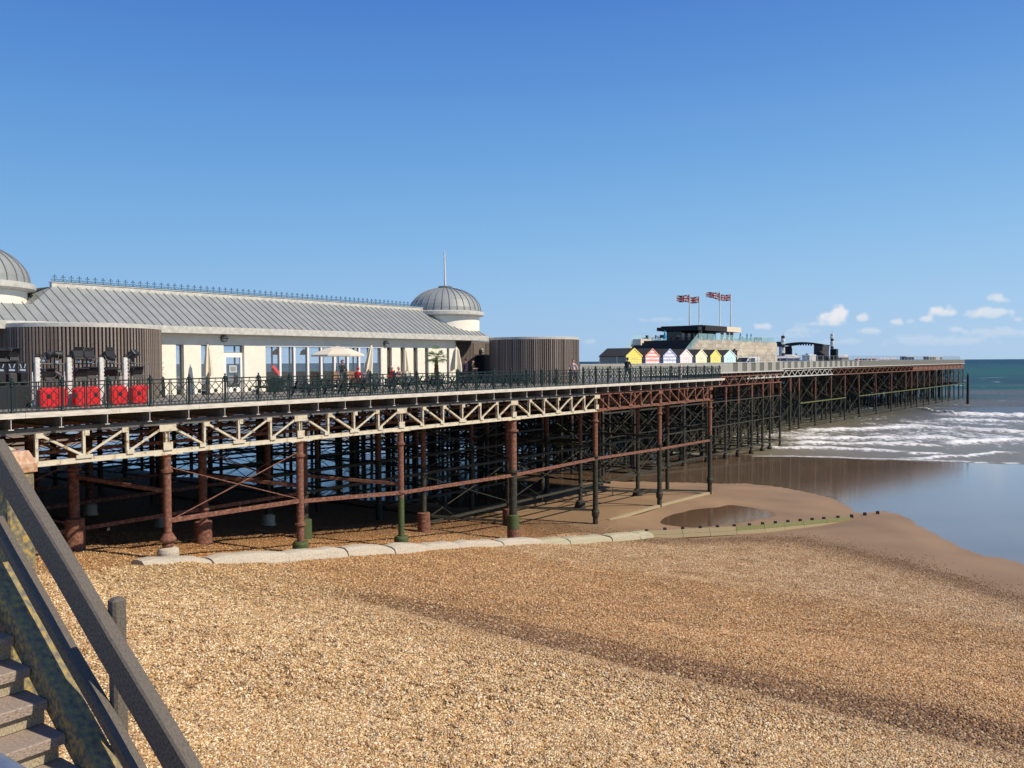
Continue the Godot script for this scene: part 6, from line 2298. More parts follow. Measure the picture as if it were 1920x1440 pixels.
func build_van() -> void:
	var t := thing("van", "white van parked on the pier behind the grey parapet", "van", W(123.1, 0.004, 47.6))
	var b := Bag.new()
	var side := [Vector3(0, 0.35, 0), Vector3(0, 1.0, 0), Vector3(0.9, 1.25, 0), Vector3(2.0, 2.02, 0), Vector3(6.1, 2.12, 0), Vector3(6.25, 1.9, 0), Vector3(6.25, 0.35, 0)]
	b.prism(side, Vector3(0, 0, -1.9))
	put("body", b.mesh(M["van_white"]), t)
	b = Bag.new()
	b.prism([Vector3(1.15, 1.3, 0.012), Vector3(1.95, 1.88, 0.012), Vector3(2.15, 1.88, 0.012), Vector3(2.15, 1.3, 0.012)], Vector3(0, 0, -0.01))
	b.prism([Vector3(2.3, 1.3, 0.012), Vector3(2.3, 1.9, 0.012), Vector3(4.1, 1.94, 0.012), Vector3(4.3, 1.3, 0.012)], Vector3(0, 0, -0.01))
	put("side_window", b.mesh(M["dark_glass"]), t)
	b = Bag.new()
	b.face(Vector3(0.96, 1.3, -0.12), Vector3(1.93, 1.98, -0.2), Vector3(1.93, 1.98, -1.7), Vector3(0.96, 1.3, -1.78), Vector3(-1, 1, 0))
	put("windscreen", b.mesh(M["dark_glass"]), t)
	for x in [1.2, 5.0]:
		b = Bag.new()
		b.tube(Vector3(x, 0.34, 0.02), Vector3(x, 0.34, -0.24), 0.34, 0.34, 14)
		put("wheel", b.mesh(M["tyre"]), t)
	b = Bag.new()
	b.cbox(Transform3D(Basis(), Vector3(0.95, 1.35, 0.14)), Vector3(0.12, 0.26, 0.2), 0.03)
	put("mirror", b.mesh(M["black"]), t)
	b = Bag.new()
	b.cbox(Transform3D(Basis(), Vector3(0.02, 0.85, -0.25)), Vector3(0.1, 0.18, 0.3), 0.03)
	put("headlight", b.mesh(M["chrome"]), t)
	var k := thing("dark_kiosk", "small black kiosk with a white pole between the last hut and the van", "kiosk", W(118.3, 0, 48.0))
	b = Bag.new()
	b.box(Vector3(0, 0.004, -2.4), Vector3(2.9, 2.98, 0))
	put("wall", b.mesh(M["felt"]), k)
	b = Bag.new()
	b.box(Vector3(-0.1, 2.982, -2.5), Vector3(3.0, 3.07, 0.1))
	put("roof", b.mesh(M["charcoal"]), k)
	var l := thing("lamp_post", "thin grey post with a small lamp head beside the turquoise hut", "lamp post", W(117.6, 0, 47.0))
	b = Bag.new()
	b.tube(Vector3.ZERO, Vector3(0, 3.0, 0), 0.05, 0.04, 6)
	put("pole", b.mesh(M["pale_rail"]), l)
	b = Bag.new()
	b.cbox(Transform3D(Basis(), Vector3(0, 3.1, 0)), Vector3(0.26, 0.3, 0.26), 0.05)
	put("lamp", b.mesh(M["black"]), l)

func build_stage() -> void:
	rng.seed = 81
	var t := thing("concert_stage", "black arched outdoor stage roof with hanging lamps on the pier head", "stage")
	var us := 190.0
	var va := 65.1
	var vb := 55.9
	var arc := func(f: float) -> float: return 4.75 + 0.75 * sin(PI * clampf(0.12 + f * 0.80, 0.0, 1.0))
	var b := Bag.new()
	var n := 18
	for k in n:
		var f0 := float(k) / n
		var f1 := float(k + 1) / n
		var a := lerpf(va, vb, f0)
		var c := lerpf(va, vb, f1)
		var y0: float = arc.call(f0)
		var y1: float = arc.call(f1)
		b.prism([W(us, y0 - 0.40, a), W(us, y1 - 0.40, c), W(us, y1, c), W(us, y0, a)], Vector3(1.0, 0, 0))
		b.prism([W(us + 1.0, y0 - 0.1, a), W(us + 1.0, y1 - 0.1, c), W(us + 1.0, y1, c), W(us + 1.0, y0, a)], Vector3(6.0, -0.2, 0))
	put("arched_roof", b.mesh(M["black_fabric"]), t)
	b = Bag.new()
	b.prism([W(us + 0.4, 0.9, 65.0), W(us + 0.4, 4.5, 65.0), W(us + 0.4, 4.7, 63.0), W(us + 0.4, 4.0, 62.85), W(us + 0.4, 0.9, 62.8)], Vector3(0.5, 0, 0))
	put("left_wing", b.mesh(M["black_fabric"]), t)
	for k in 4:
		b = Bag.new()
		b.tube(W(us + 0.2, 0.9, 65.0 - k * 0.7), W(us + 0.2, 4.5, 65.0 - k * 0.7), 0.09, 0.09, 6)
		put("scaffold_pole", b.mesh(M["charcoal"]), t)
	b = Bag.new()
	b.prism([W(us + 0.3, 0.9, 57.9), W(us + 0.3, 4.9, 57.9), W(us + 0.3, 4.75, 55.95), W(us + 0.3, 3.4, 56.1), W(us + 0.3, 0.9, 56.0)], Vector3(5.0, 0, 0))
	put("right_wing", b.mesh(M["charcoal"]), t)
	b = Bag.new()
	b.prism([W(us, 0.9, 57.6), W(us, 2.3, 57.4), W(us, 3.5, 56.3), W(us, 2.9, 55.6), W(us, 2.3, 54.5), W(us, 0.9, 54.2)], Vector3(-1.2, 0, 0))
	put("flared_skirt", b.mesh(M["black_fabric"]), t)
	b = Bag.new()
	b.box(W(us, 0.004, 65.0), W(us + 7.0, 1.1, 56.0))
	put("platform", b.mesh(M["charcoal"]), t)
	for k in 8:
		b = Bag.new()
		var f := 0.28 + k * 0.062
		var y: float = arc.call(f) - 0.40
		b.cbox(Transform3D(Basis(), W(us + 0.5, y - 0.16, lerpf(va, vb, f))), Vector3(0.3, 0.34, 0.3), 0.05)
		put("hanging_lamp", b.mesh(M["black"]), t)
	for vv in [62.0, 59.6]:
		b = Bag.new()
		b.cbox(Transform3D(Basis(), W(us + 0.8, 2.0, vv)), Vector3(0.5, 1.9, 0.42), 0.06)
		put("monitor_speaker", b.mesh(M["black"]), t)
	for q in [[167.6, 6.15, 57.0, "banded black and white truss tower left of the stage"], [200.85, 7.4, 57.0, "taller banded truss tower right of the stage, an aerial on top"]]:
		var w := thing("truss_tower", q[3], "tower", W(q[0], 0, q[2]), 0.0, "black and white towers beside the stage")
		var k := 0
		var y := 0.004
		while y < q[1]:
			b = Bag.new()
			b.cbox(Transform3D(Basis(Vector3.UP, 0.3 * (k % 3)), Vector3(0, y + 0.3, 0)), Vector3(0.75 if k % 2 else 0.6, 0.56, 0.7), 0.12)
			put("segment", b.mesh(M["white_paint"] if k % 3 != 1 else M["charcoal"]), w)
			y += 0.58
			k += 1
		b = Bag.new()
		b.tube(Vector3(0, y, 0), Vector3(0.05, y + 0.55, 0), 0.04, 0.03, 5)
		put("aerial", b.mesh(M["charcoal"]), w)
	b = Bag.new()
	b.cbox(Transform3D(Basis(), W(199.0, 2.0, 56.0)), Vector3(1.5, 4.0, 1.4), 0.1)
	tag(put("speaker_stack", b.mesh(M["black"])), "tall black speaker stack at the foot of the taller tower", "speaker")
	b = Bag.new()
	b.cbox(Transform3D(Basis(), W(168.2, 4.7, 57.8)), Vector3(1.3, 1.0, 1.2), 0.1)
	b.tube(W(168.2, 0, 57.8), W(168.2, 4.3, 57.8), 0.15, 0.15, 6)
	tag(put("speaker", b.mesh(M["black"])), "black speaker on a pole behind the left truss tower", "speaker")
	# tents, cabins and clutter behind the fence
	var tent := func(a: float, c: float, vv: float, h: float, label: String, wall: Material) -> void:
		var tt := thing("white_tent", label, "tent")
		var q := Bag.new()
		q.prism([W(a - 0.3, h - 0.7, vv - 0.2), W(c + 0.3, h - 0.7, vv - 0.2), W((a + c) * 0.5 + 0.8, h, vv - 0.2), W((a + c) * 0.5 - 0.8, h, vv - 0.2)], W(0, 0, 3.0))
		put("roof", q.mesh(M["white_paint"]), tt)
		q = Bag.new()
		q.box(W(a, 0.004, vv + 2.6), W(c, h - 0.702, vv))
		put("wall", q.mesh(wall), tt)
	tent.call(165.6, 173.9, 55.6, 2.62, "low white roofed tent with navy sides in front of the stage", M["navy"])
	tent.call(205.0, 211.0, 56.0, 2.75, "grey sided tent with a white sloping roof right of the tall tower", M["crate_grey"])
	tent.call(243.0, 251.5, 54.0, 2.1, "small low white tent halfway to the pier's end", M["crate_grey"])
	var cabin := func(a: float, w: float, vv: float, h: float, label: String, wall: Material, cat: String, called: String, group: String) -> void:
		var tt := thing(called, label, cat, W(a, 0.004, vv), 0.0, group)
		var q := Bag.new()
		q.cbox(Transform3D(Basis(), Vector3(w * 0.5, h * 0.5, -0.8)), Vector3(w, h, 1.6), 0.08)
		put("cabin", q.mesh(wall), tt)
		q = Bag.new()
		q.cbox(Transform3D(Basis(), Vector3(w * 0.5, h + 0.12, -0.8)), Vector3(w * 1.06, 0.26, 1.7), 0.1)
		put("roof", q.mesh(M["white_paint"]), tt)
		q = Bag.new()
		q.box(Vector3(w * 0.2, 0.15, 0.0), Vector3(w * 0.8, h * 0.92, 0.03))
		put("door", q.mesh(wall), tt)
	cabin.call(181.3, 4.4, 56.0, 2.4, "tall white cabin at the right edge of the stage", M["white_paint"], "cabin", "white_cabin", "")
	for k in 4:
		cabin.call(259.0 + k * 2.7, 2.3, 53.2, 2.2, ["navy portable toilet, leftmost of the blue row", "navy portable toilet, second of the blue row", "navy portable toilet, third of the blue row", "navy portable toilet, rightmost of the blue row"][k], M["navy"], "toilet", "portable_toilet", "blue portable toilets on the pier head")
	for k in 6:
		var white := k == 3 or k == 4
		cabin.call(289.5 + k * 3.9, 3.0, 53.0, 2.15, ["brown grey cabin leftmost of the row near the pier's end", "brown grey cabin second of the row near the pier's end", "brown grey cabin third of the row near the pier's end", "white cabin left of its white neighbour near the pier's end", "white cabin right of its white neighbour near the pier's end", "grey green cabin at the right of the row near the pier's end"][k], M["white_paint"] if white else M["crate_grey"], "cabin", "site_cabin", "cabins near the pier's end")
	for k in 7:
		var uu: float = [214.6, 217.5, 220.0, 223.0, 226.5, 229.0, 232.0][k]
		var col: String = ["orange_plastic", "charcoal", "black", "crate_grey", "orange_plastic", "charcoal", "orange_plastic"][k]
		var tt := thing("crowd_barrier" if col == "orange_plastic" else "equipment_case", ["orange barrier leftmost among the dark cases", "dark case right of the leftmost orange barrier", "black case in the middle of the clutter", "grey case in the middle of the clutter", "orange barrier between grey and dark cases", "dark case between two orange barriers", "orange barrier at the right of the clutter"][k], "barrier" if col == "orange_plastic" else "case", W(uu, 0.004, 54.8), 0.0, "orange barriers by the parapet" if col == "orange_plastic" else "equipment cases by the parapet")
		b = Bag.new()
		b.cbox(Transform3D(Basis(), Vector3(0.7, 0.88, -0.4)), Vector3(1.5, 1.76, 0.8), 0.08)
		put("body", b.mesh(M[col]), tt)
		b = Bag.new()
		b.box(Vector3(0.1, 1.2, 0.002), Vector3(1.3, 1.45, 0.03))
		put("band", b.mesh(M["white_paint"] if col == "orange_plastic" else M["chrome"]), tt)
	# odd bits standing along the deck between the kiosk and the first hut
	for q in [[62.0, 42.0, 2.4, "thin grey pole with a small square sign right of the far round kiosk"], [66.0, 45.0, 1.9, "short dark post just left of the yellow hut"]]:
		var s := thing("sign_post", q[3], "post", W(q[0], 0, q[1]))
		b = Bag.new()
		b.tube(Vector3.ZERO, Vector3(0, q[2], 0), 0.04, 0.04, 6)
		put("pole", b.mesh(M["lamp_grey"]), s)
		b = Bag.new()
		b.box(Vector3(-0.16, q[2] - 0.22, -0.03), Vector3(0.16, q[2], 0.03))
		put("plate", b.mesh(M["zinc_pale"]), s)
	var lb := thing("lifebuoy_post", "white and red post by the railing before the pink hut", "post", W(66.3, 0, 31.2))
	b = Bag.new()
	b.box(Vector3(-0.1, 0, -0.05), Vector3(0.1, 1.25, 0.05))
	put("board", b.mesh(M["white_paint"]), lb)
	b = Bag.new()
	for k in 3:
		b.box(Vector3(-0.103, 0.35 + k * 0.33, -0.053), Vector3(0.103, 0.45 + k * 0.33, 0.053))
	put("band", b.mesh(M["red_cloth"]), lb)


# A figure from bones: [from, to, r0, r1, colour]; one skin is drawn round all of them (surface nets).
func figure(called: String, label: String, at: Vector3, turn: float, bones: Array, cell := 0.026) -> void:
	var lo := Vector3(9, 9, 9)
	var hi := -lo
	for b in bones:
		for q in [[b[0], b[2]], [b[1], b[3]]]:
			lo = lo.min(q[0] - Vector3.ONE * (q[1] + 0.06))
			hi = hi.max(q[0] + Vector3.ONE * (q[1] + 0.06))
	var nx := int((hi.x - lo.x) / cell) + 2
	var ny := int((hi.y - lo.y) / cell) + 2
	var nz := int((hi.z - lo.z) / cell) + 2
	var f := PackedFloat32Array()
	f.resize(nx * ny * nz)
	f.fill(1.0)
	var k := 0.03
	for b in bones:
		var a: Vector3 = b[0]
		var ab: Vector3 = b[1] - a
		var r0: float = b[2]
		var r1: float = b[3]
		var rm := maxf(r0, r1) + 0.09
		var bl := (a.min(b[1]) - Vector3.ONE * rm - lo) / cell
		var bh := (a.max(b[1]) + Vector3.ONE * rm - lo) / cell
		var l2 := maxf(ab.length_squared(), 1e-8)
		for i in range(maxi(0, int(bl.x)), mini(nx, int(bh.x) + 2)):
			for j in range(maxi(0, int(bl.y)), mini(ny, int(bh.y) + 2)):
				for m in range(maxi(0, int(bl.z)), mini(nz, int(bh.z) + 2)):
					var p := lo + Vector3(i, j, m) * cell
					var t := clampf((p - a).dot(ab) / l2, 0.0, 1.0)
					var d := p.distance_to(a + ab * t) - lerpf(r0, r1, t)
					var o := (i * ny + j) * nz + m
					var h := clampf(0.5 + 0.5 * (f[o] - d) / k, 0.0, 1.0)
					f[o] = lerpf(f[o], d, h) - k * h * (1.0 - h)
	var ids := {}
	var vs := PackedVector3Array()
	var cs := PackedColorArray()
	var corner := [0, 1, nz, nz + 1, ny * nz, ny * nz + 1, ny * nz + nz, ny * nz + nz + 1]
	for i in nx - 1:
		for j in ny - 1:
			for m in nz - 1:
				var o := (i * ny + j) * nz + m
				var inside := 0
				for c in 8:
					if f[o + corner[c]] < 0.0:
						inside += 1
				if inside == 0 or inside == 8:
					continue
				var acc := Vector3.ZERO
				var w := 0.0
				for c in 8:
					for e in [1, 2, 4]:
						if c & e == 0:
							var d0 := f[o + corner[c]]
							var d1 := f[o + corner[c | e]]
							if (d0 < 0.0) != (d1 < 0.0):
								var t := d0 / (d0 - d1)
								var p0 := Vector3((c >> 2) & 1, (c >> 1) & 1, c & 1)
								var p1 := Vector3(((c | e) >> 2) & 1, ((c | e) >> 1) & 1, (c | e) & 1)
								acc += p0.lerp(p1, t)
								w += 1.0
				ids[o] = vs.size()
				var p := lo + (Vector3(i, j, m) + acc / w) * cell
				vs.append(p)
				var best := 9.0
				var col := Color.WHITE
				for b in bones:
					var ab: Vector3 = b[1] - b[0]
					var t := clampf((p - b[0]).dot(ab) / maxf(ab.length_squared(), 1e-8), 0.0, 1.0)
					var d: float = p.distance_to(b[0] + ab * t) - lerpf(b[2], b[3], t)
					if d < best:
						best = d
						col = b[4]
				cs.append(col)
	var tri := PackedInt32Array()
	for o in ids:
		var i: int = o / (ny * nz)
		var j: int = (o / nz) % ny
		var m: int = o % nz
		for ax in [[ny * nz, nz, 1], [nz, 1, ny * nz], [1, ny * nz, nz]]:
			var s: bool = f[o] < 0.0
			if s == (f[o + ax[0]] < 0.0):
				continue
			var a: int = o
			var b: int = o - ax[1]
			var c: int = o - ax[1] - ax[2]
			var d: int = o - ax[2]
			if ids.has(b) and ids.has(c) and ids.has(d):
				if s:
					tri.append_array([ids[a], ids[c], ids[b], ids[a], ids[d], ids[c]])
				else:
					tri.append_array([ids[a], ids[b], ids[c], ids[a], ids[c], ids[d]])
	var ns := PackedVector3Array()
	ns.resize(vs.size())
	for q in range(0, tri.size(), 3):
		var fn := (vs[tri[q + 2]] - vs[tri[q]]).cross(vs[tri[q + 1]] - vs[tri[q]])
		for z in 3:
			ns[tri[q + z]] += fn
	for q in ns.size():
		ns[q] = ns[q].normalized()
	var arr := []
	arr.resize(Mesh.ARRAY_MAX)
	arr[Mesh.ARRAY_VERTEX] = vs
	arr[Mesh.ARRAY_NORMAL] = ns
	arr[Mesh.ARRAY_COLOR] = cs
	arr[Mesh.ARRAY_INDEX] = tri
	var am := ArrayMesh.new()
	am.add_surface_from_arrays(Mesh.PRIMITIVE_TRIANGLES, arr)
	am.surface_set_material(0, M["tint_cloth"])
	tag(put(called, am, self, at, turn), label, "person")

# facing +x at turn 0; scale s; stride >0 walks; sit true folds the legs
func person(label: String, at: Vector3, turn: float, tall: float, skin: Color, hair: Color, top: Color, legs: Color, pose := "stand", extra: Array = [], long_hair := false) -> void:
	var s := tall / 1.75
	var B: Array = []
	var hip := 0.93 if pose != "sit" else 0.50
	var lean := 0.03 if pose == "walk" else 0.0
	var neck := Vector3(lean * 1.5, hip + 0.56, 0)
	B.append([Vector3(0, hip, 0), Vector3(lean, hip + 0.25, 0), 0.135, 0.125, top if pose != "walk" else top])
	B.append([Vector3(lean, hip + 0.25, 0), Vector3(lean, hip + 0.44, 0), 0.125, 0.14, top])
	B.append([Vector3(lean, hip + 0.46, -0.13), Vector3(lean, hip + 0.46, 0.13), 0.075, 0.075, top])
	B.append([neck - Vector3(0, 0.04, 0), neck + Vector3(0.01, 0.06, 0), 0.055, 0.052, skin])
	var head := neck + Vector3(0.03, 0.15, 0)
	B.append([head, head + Vector3(0.0, 0.04, 0), 0.088, 0.095, skin])
	B.append([head + Vector3(0.08, -0.02, 0), head + Vector3(0.097, -0.025, 0), 0.02, 0.015, skin])
	B.append([head + Vector3(-0.03, 0.045, 0), head + Vector3(0.01, 0.075, 0), 0.098, 0.08, hair])
	if long_hair:
		B.append([head + Vector3(-0.06, 0.02, 0), head + Vector3(-0.10, -0.2, 0), 0.075, 0.05, hair])
	for e in [-1, 1]:
		var sh := Vector3(lean, hip + 0.46, e * 0.19)
		var swing: float = (0.2 * e) if pose == "walk" else 0.06
		var el := sh + Vector3(swing, -0.28, e * 0.05)
		var wr := el + Vector3(0.12 + absf(swing) * 0.4, -0.22, -e * 0.02)
		if pose == "sit" or pose == "arms":
			el = sh + Vector3(0.1, -0.26, e * 0.04)
			wr = el + Vector3(0.22, 0.02, -e * 0.1)
		if pose == "push":
			el = sh + Vector3(0.16, -0.24, e * 0.03)
			wr = el + Vector3(0.24, -0.05, 0)
		B.append([sh, el, 0.056, 0.046, top])
		B.append([el, wr, 0.042, 0.033, skin if extra.is_empty() else extra[0]])
		B.append([wr, wr + (wr - el).normalized() * 0.09, 0.033, 0.026, skin])
		var hj := Vector3(0, hip - 0.02, e * 0.09)
		var kn := hj + Vector3(0.04, -0.42, 0)
		var an := kn + Vector3(-0.03, -0.41, 0)
		if pose == "walk" or pose == "push":
			kn = hj + Vector3(0.18 * e + 0.06, -0.40, 0)
			an = kn + Vector3(0.10 * e - 0.13, -0.40, 0)
		if pose == "sit":
			kn = hj + Vector3(0.42, 0.0, e * 0.03)
			an = kn + Vector3(0.0, -0.41, 0)
		B.append([hj, kn, 0.088, 0.062, legs])
		B.append([kn, an, 0.06, 0.042, legs])
		B.append([an + Vector3(-0.02, -0.03, 0), an + Vector3(0.15, -0.04, 0), 0.042, 0.035, Color(0.03, 0.03, 0.03)])
	for b in B:
		b[0] *= s
		b[1] *= s
		b[2] *= s
		b[3] *= s
	figure("person", label, at, turn, B)

func build_people() -> void:
	var skin := Color(0.52, 0.31, 0.22)
	var dark := Color(0.025, 0.018, 0.015)
	# facing along the pier is turn 0 (+u); PI faces landward; PI/2 faces away from the promenade
	person("person in a pale pink top walking past the far round kiosk behind the railing", W(52.6, 0.004, 33.2), PI, 1.72, skin, Color(0.10, 0.04, 0.025), Color(0.72, 0.52, 0.48), Color(0.05, 0.05, 0.07), "walk", [], true)
	person("person in black walking by the railing in front of the yellow hut, arms forward", W(59.2, 0.004, 32.4), 0.1, 1.86, skin, Color(0.10, 0.045, 0.03), Color(0.02, 0.02, 0.025), Color(0.03, 0.06, 0.065), "push")
	person("person in a dark purple jacket standing in the shaded recess, back turned", W(48.4, 0.004, 39.9), PI / 2, 1.84, skin, dark, Color(0.035, 0.022, 0.05), Color(0.02, 0.02, 0.03))
	person("person in a dark strappy top with bare arms in the shaded recess", W(49.2, 0.004, 39.9), -PI / 2 + 0.3, 1.70, skin, dark, Color(0.03, 0.025, 0.025), Color(0.05, 0.05, 0.06), "arms")
	person("person in a red hooded top sitting below the right half of the open parasol", W(35.9, 0.1, 38.0), 0.4, 1.62, skin, Color(0.5, 0.015, 0.02), Color(0.55, 0.015, 0.02), Color(0.04, 0.04, 0.06), "sit", [Color(0.55, 0.015, 0.02)])
	person("person in a long red top with grey hair sitting beside the leaning parasol", W(38.0, 0.1, 37.2), PI - 0.3, 1.66, skin, Color(0.55, 0.5, 0.45), Color(0.55, 0.015, 0.02), Color(0.04, 0.04, 0.05), "sit", [Color(0.55, 0.015, 0.02)])
	person("person with pale hair and a pinkish top sitting right of the grey haired one", W(38.7, 0.1, 37.3), PI, 1.62, skin, Color(0.5, 0.38, 0.24), Color(0.5, 0.34, 0.32), Color(0.05, 0.05, 0.06), "sit")
	person("person in dark clothes and a grey apron standing at the glass between parasol poles", W(36.55, 0.004, 40.1), -PI / 2, 1.76, skin, dark, Color(0.03, 0.035, 0.04), Color(0.12, 0.13, 0.13), "arms", [Color(0.03, 0.035, 0.04)])


func build_promenade() -> void:
	# the sea wall the camera stands on; the stairs run down along it
	var b := Bag.new()
	b.box(W(-6.0, -8.0, 120.0), W(-0.35, -0.012, -60.0))
	b.box(W(-0.35, -8.0, 29.9), W(1.12, -0.012, 6.3))
	tag(put("sea_wall", b.mesh(M["concrete"])), "concrete promenade wall above the beach", "wall")
	var r := thing("promenade_handrail", "smooth grey metal handrail in the bottom left corner", "handrail")
	b = Bag.new()
	b.tube(W(0.62, 0.965, 1.55), W(0.62, 0.965, -2.0), 0.03, 0.03, 12)
	put("tube_rail", b.mesh(M["galvanised"]), r)
	b = Bag.new()
	b.tube(W(0.62, -0.02, -1.6), W(0.62, 0.95, -1.6), 0.028, 0.028, 10)
	b.box(W(-0.36, -0.3, -1.5), W(0.65, -0.02, -1.7))
	put("post", b.mesh(M["galvanised"]), r)

func build_stairs() -> void:
	rng.seed = 13
	var t := thing("wooden_staircase", "weathered grey timber steps and handrail running down to the beach", "staircase")
	var us := 2.6
	var slope := 0.72
	var y_at := func(c: float, v: float) -> float: return c - slope * (6.26 - v)
	var v_top := 6.34
	var v_low := -0.6
	# three sloping timbers on the outer side, and a stringer on the inner side
	var rails := [["handrail", 1.12, 0.085, 0.20, "old_wood", us], ["middle_rail", 0.565, 0.085, 0.085, "old_wood", us], ["stringer", 0.27, 0.145, 0.19, "old_wood", us - 0.02]]
	for q in rails:
		var n := 1
		for k in n:
			var b := Bag.new()
			var va := lerpf(v_top, v_low, float(k) / n)
			var vb := lerpf(v_top, v_low, float(k + 1) / n)
			var drop: float = q[3] * 0.5 * sqrt(1.0 + slope * slope)
			var c: Vector3 = W(q[5], y_at.call(q[1], va) - drop, va)
			var d: Vector3 = W(q[5], y_at.call(q[1], vb) - drop, vb)
			# slightly waney edges
			var z := (d - c).normalized()
			var x := Vector3.UP.cross(z).normalized()
			var y := z.cross(x)
			var seg := 14
			var hw: float = q[2] * 0.5
			var hd: float = q[3] * 0.5
			var prev: Array[Vector3] = []
			for s in seg + 1:
				var o := c.lerp(d, float(s) / seg)
				var j := n_fine.get_noise_2d(s * 9.0, hash(q[0]) % 100) * 0.006
				var ring: Array[Vector3] = []
				var e := 0.012
				for w in [[-hw, -hd + e], [-hw + e, -hd], [hw - e, -hd], [hw, -hd + e], [hw, hd - e], [hw - e, hd], [-hw + e, hd], [-hw, hd - e]]:
					ring.append(o + x * (w[0] + j) + y * (w[1] + j))
				if s > 0:
					for i in 8:
						var m := (prev[i] + ring[(i + 1) % 8]) * 0.5
						b.face(prev[i], prev[(i + 1) % 8], ring[(i + 1) % 8], ring[i], m - (o + z * (m - o).dot(z)))
				if s == 0 or s == seg:
					for i in range(1, 7):
						var out := z if s == seg else -z
						b.tri(ring[0], ring[i], ring[i + 1], out, out, out)
				prev = ring
			var o2 := put(q[0], b.mesh(M["lichen_wood"] if q[0] == "stringer" else M[q[4]]), t)
			if q[0] == "stringer":
				o2.set_meta("label", "sloping side timber crusted with yellow lichen")
	var b := Bag.new()
	b.beam(W(1.26, y_at.call(0.0, v_top), v_top), W(1.26, y_at.call(0.0, v_low), v_low), 0.08, 0.27)
	put("inner_stringer", b.mesh(M["old_wood"]), t)
	# treads and risers
	var rise := 0.158
	var go := 0.2195
	for k in range(-1, 30):
		var y := -0.115 - rise * k
		var v := 5.885 - go * k
		b = Bag.new()
		b.cbox(Transform3D(Basis(), W(1.89, y - 0.03, v + 0.135)), Vector3(1.23, 0.06, 0.29), 0.008)
		put("tread", b.mesh(M["tread_wood"]), t)
		b = Bag.new()
		var ru := 1.18 if k % 2 else 1.22
		b.cbox(Transform3D(Basis(), W(1.89, y - 0.06 - 0.047, v + 0.05)), Vector3(ru, 0.09, 0.035), 0.005)
		put("riser", b.mesh(M["riser_wood"]), t)
	# posts on the outer side
	var n := 0
	for v in [4.94, 2.9, 0.9, -0.4]:
		b = Bag.new()
		var y1: float = y_at.call(1.12, v) + 0.075
		var y0 := maxf(ground(us, v) - 0.4, -6.0)
		var o: Vector3 = W(us + 0.085, 0, v)
		b.cbox(Transform3D(Basis(), Vector3(o.x, (y0 + y1) * 0.5, o.z)), Vector3(0.085, y1 - y0, 0.085), 0.016)
		put("post", b.mesh(M["lichen_wood"] if n > 0 else M["old_wood"]), t)
		n += 1
	# newel with its copper cap
	var np := hold("newel_post", t, W(2.755, 0, 6.40))
	b = Bag.new()
	b.cbox(Transform3D(Basis(), Vector3(0, -2.0, 0)), Vector3(0.18, 5.78, 0.18), 0.012)
	put("shaft", b.mesh(M["lichen_wood"]), np)
	b = Bag.new()
	var s0 := 0.105
	var y2 := 0.888
	for k in 4:
		var a0 := PI / 4 + PI / 2 * k
		var a1 := a0 + PI / 2
		var r := s0 * sqrt(2.0)
		var p0 := Vector3(r * cos(a0), 0, r * sin(a0))
		var p1 := Vector3(r * cos(a1), 0, r * sin(a1))
		b.face(p0 + Vector3(0, y2, 0), p1 + Vector3(0, y2, 0), p1 + Vector3(0, y2 + 0.06, 0), p0 + Vector3(0, y2 + 0.06, 0), p0 + p1)
		b.face(p0 + Vector3(0, y2 + 0.06, 0), p1 + Vector3(0, y2 + 0.06, 0), p1 * 0.62 + Vector3(0, y2 + 0.15, 0), p0 * 0.62 + Vector3(0, y2 + 0.15, 0), p0 + p1 + Vector3(0, 0.2, 0))
	b.face(Vector3(-s0, y2, -s0), Vector3(s0, y2, -s0), Vector3(s0, y2, s0), Vector3(-s0, y2, s0), Vector3.DOWN)
	b.face(Vector3(-s0, 0, -s0) * 0.62 + Vector3(0, y2 + 0.15, 0), Vector3(s0, 0, -s0) * 0.62 + Vector3(0, y2 + 0.15, 0), Vector3(s0, 0, s0) * 0.62 + Vector3(0, y2 + 0.15, 0), Vector3(-s0, 0, s0) * 0.62 + Vector3(0, y2 + 0.15, 0), Vector3.UP)
	put("copper_cap", b.mesh(M["copper"]), np)
	b = Bag.new()
	b.box(W(1.3, -0.16, 7.4), W(2.68, -0.012, 6.12))
	put("landing", b.mesh(M["tread_wood"]), t)


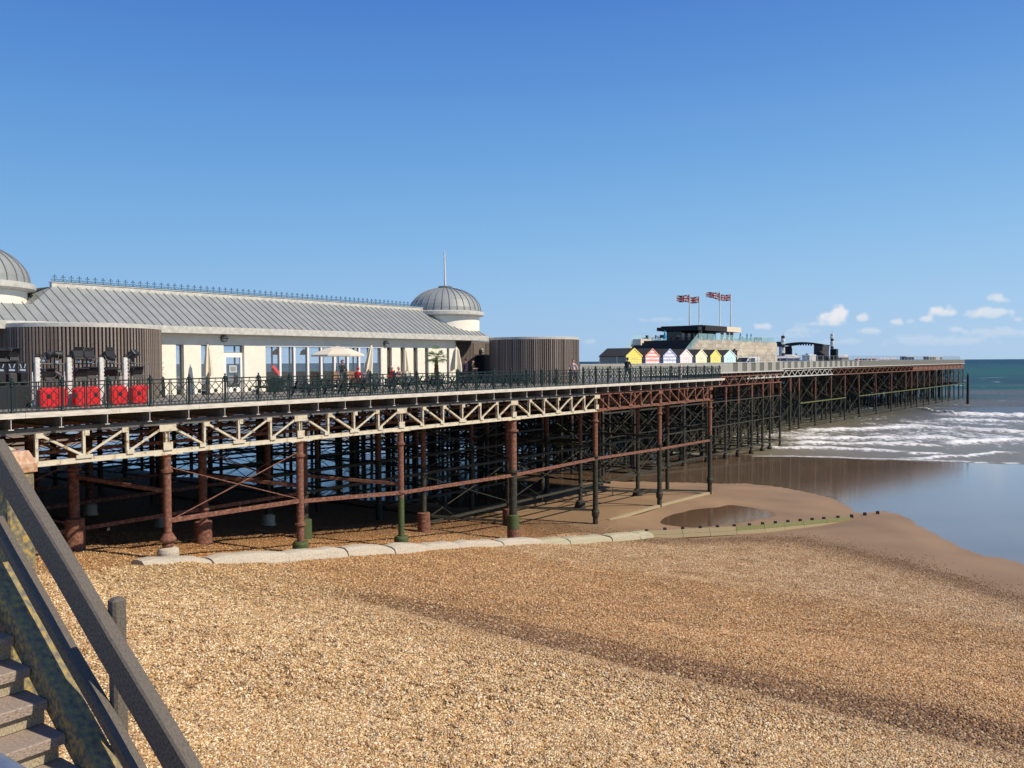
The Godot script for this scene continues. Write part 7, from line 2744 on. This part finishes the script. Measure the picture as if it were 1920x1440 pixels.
func _ready() -> void:
	# camera
	var cam := Camera3D.new()
	cam.name = "camera"
	var pitch := atan(42.8 / 1600.0)
	var yaw := deg_to_rad(36.4)
	var fwd := W(cos(yaw) * cos(pitch), -sin(pitch), sin(yaw) * cos(pitch))
	cam.position = W(0, EYE, 0)
	add_child(cam)
	cam.look_at_from_position(cam.position, cam.position + fwd, Vector3.UP)
	cam.rotate_object_local(Vector3(0, 0, 1), -deg_to_rad(0.34))
	cam.fov = rad_to_deg(2.0 * atan(720.0 / 1600.0))
	cam.near = 0.05
	cam.far = 40000.0
	# air and light
	var we := WorldEnvironment.new()
	we.name = "world_environment"
	var env := Environment.new()
	env.tonemap_mode = Environment.TONE_MAPPER_LINEAR
	env.tonemap_exposure = 1.0
	env.sdfgi_enabled = true
	env.ssao_enabled = true
	env.ssil_enabled = true
	build_sky(env)
	we.environment = env
	add_child(we)
	var sun := DirectionalLight3D.new()
	sun.name = "sun"
	sun.light_energy = 1.6
	sun.light_color = Color(1.0, 0.94, 0.85)
	sun.light_angular_distance = 0.5
	sun.shadow_enabled = true
	add_child(sun)
	var el := deg_to_rad(44.0)
	var towards := Vector3(0.249 * cos(el), sin(el), 0.9686 * cos(el))
	sun.look_at_from_position(towards * 100.0, Vector3.ZERO, Vector3.UP)
	n_big.seed = 3
	n_big.frequency = 0.06
	n_big.fractal_octaves = 2
	n_fine.seed = 8
	n_fine.frequency = 0.12
	n_fine.fractal_octaves = 3
	n_cell.seed = 4
	n_cell.noise_type = FastNoiseLite.TYPE_CELLULAR
	n_cell.frequency = 2.1
	n_cell.fractal_type = FastNoiseLite.FRACTAL_NONE
	n_cell.cellular_return_type = FastNoiseLite.RETURN_DISTANCE
	make_materials()
	# setting
	build_ground()
	build_sea()
	build_promenade()
	# large structures
	build_pier()
	build_railing()
	build_parapet()
	build_pavilion()
	build_terrace_building()
	build_huts()
	build_groyne()
	build_stairs()
	# objects
	build_terrace()
	build_flags()
	build_van()
	build_stage()
	build_lone_pile()
	build_people()
	build_pebbles()
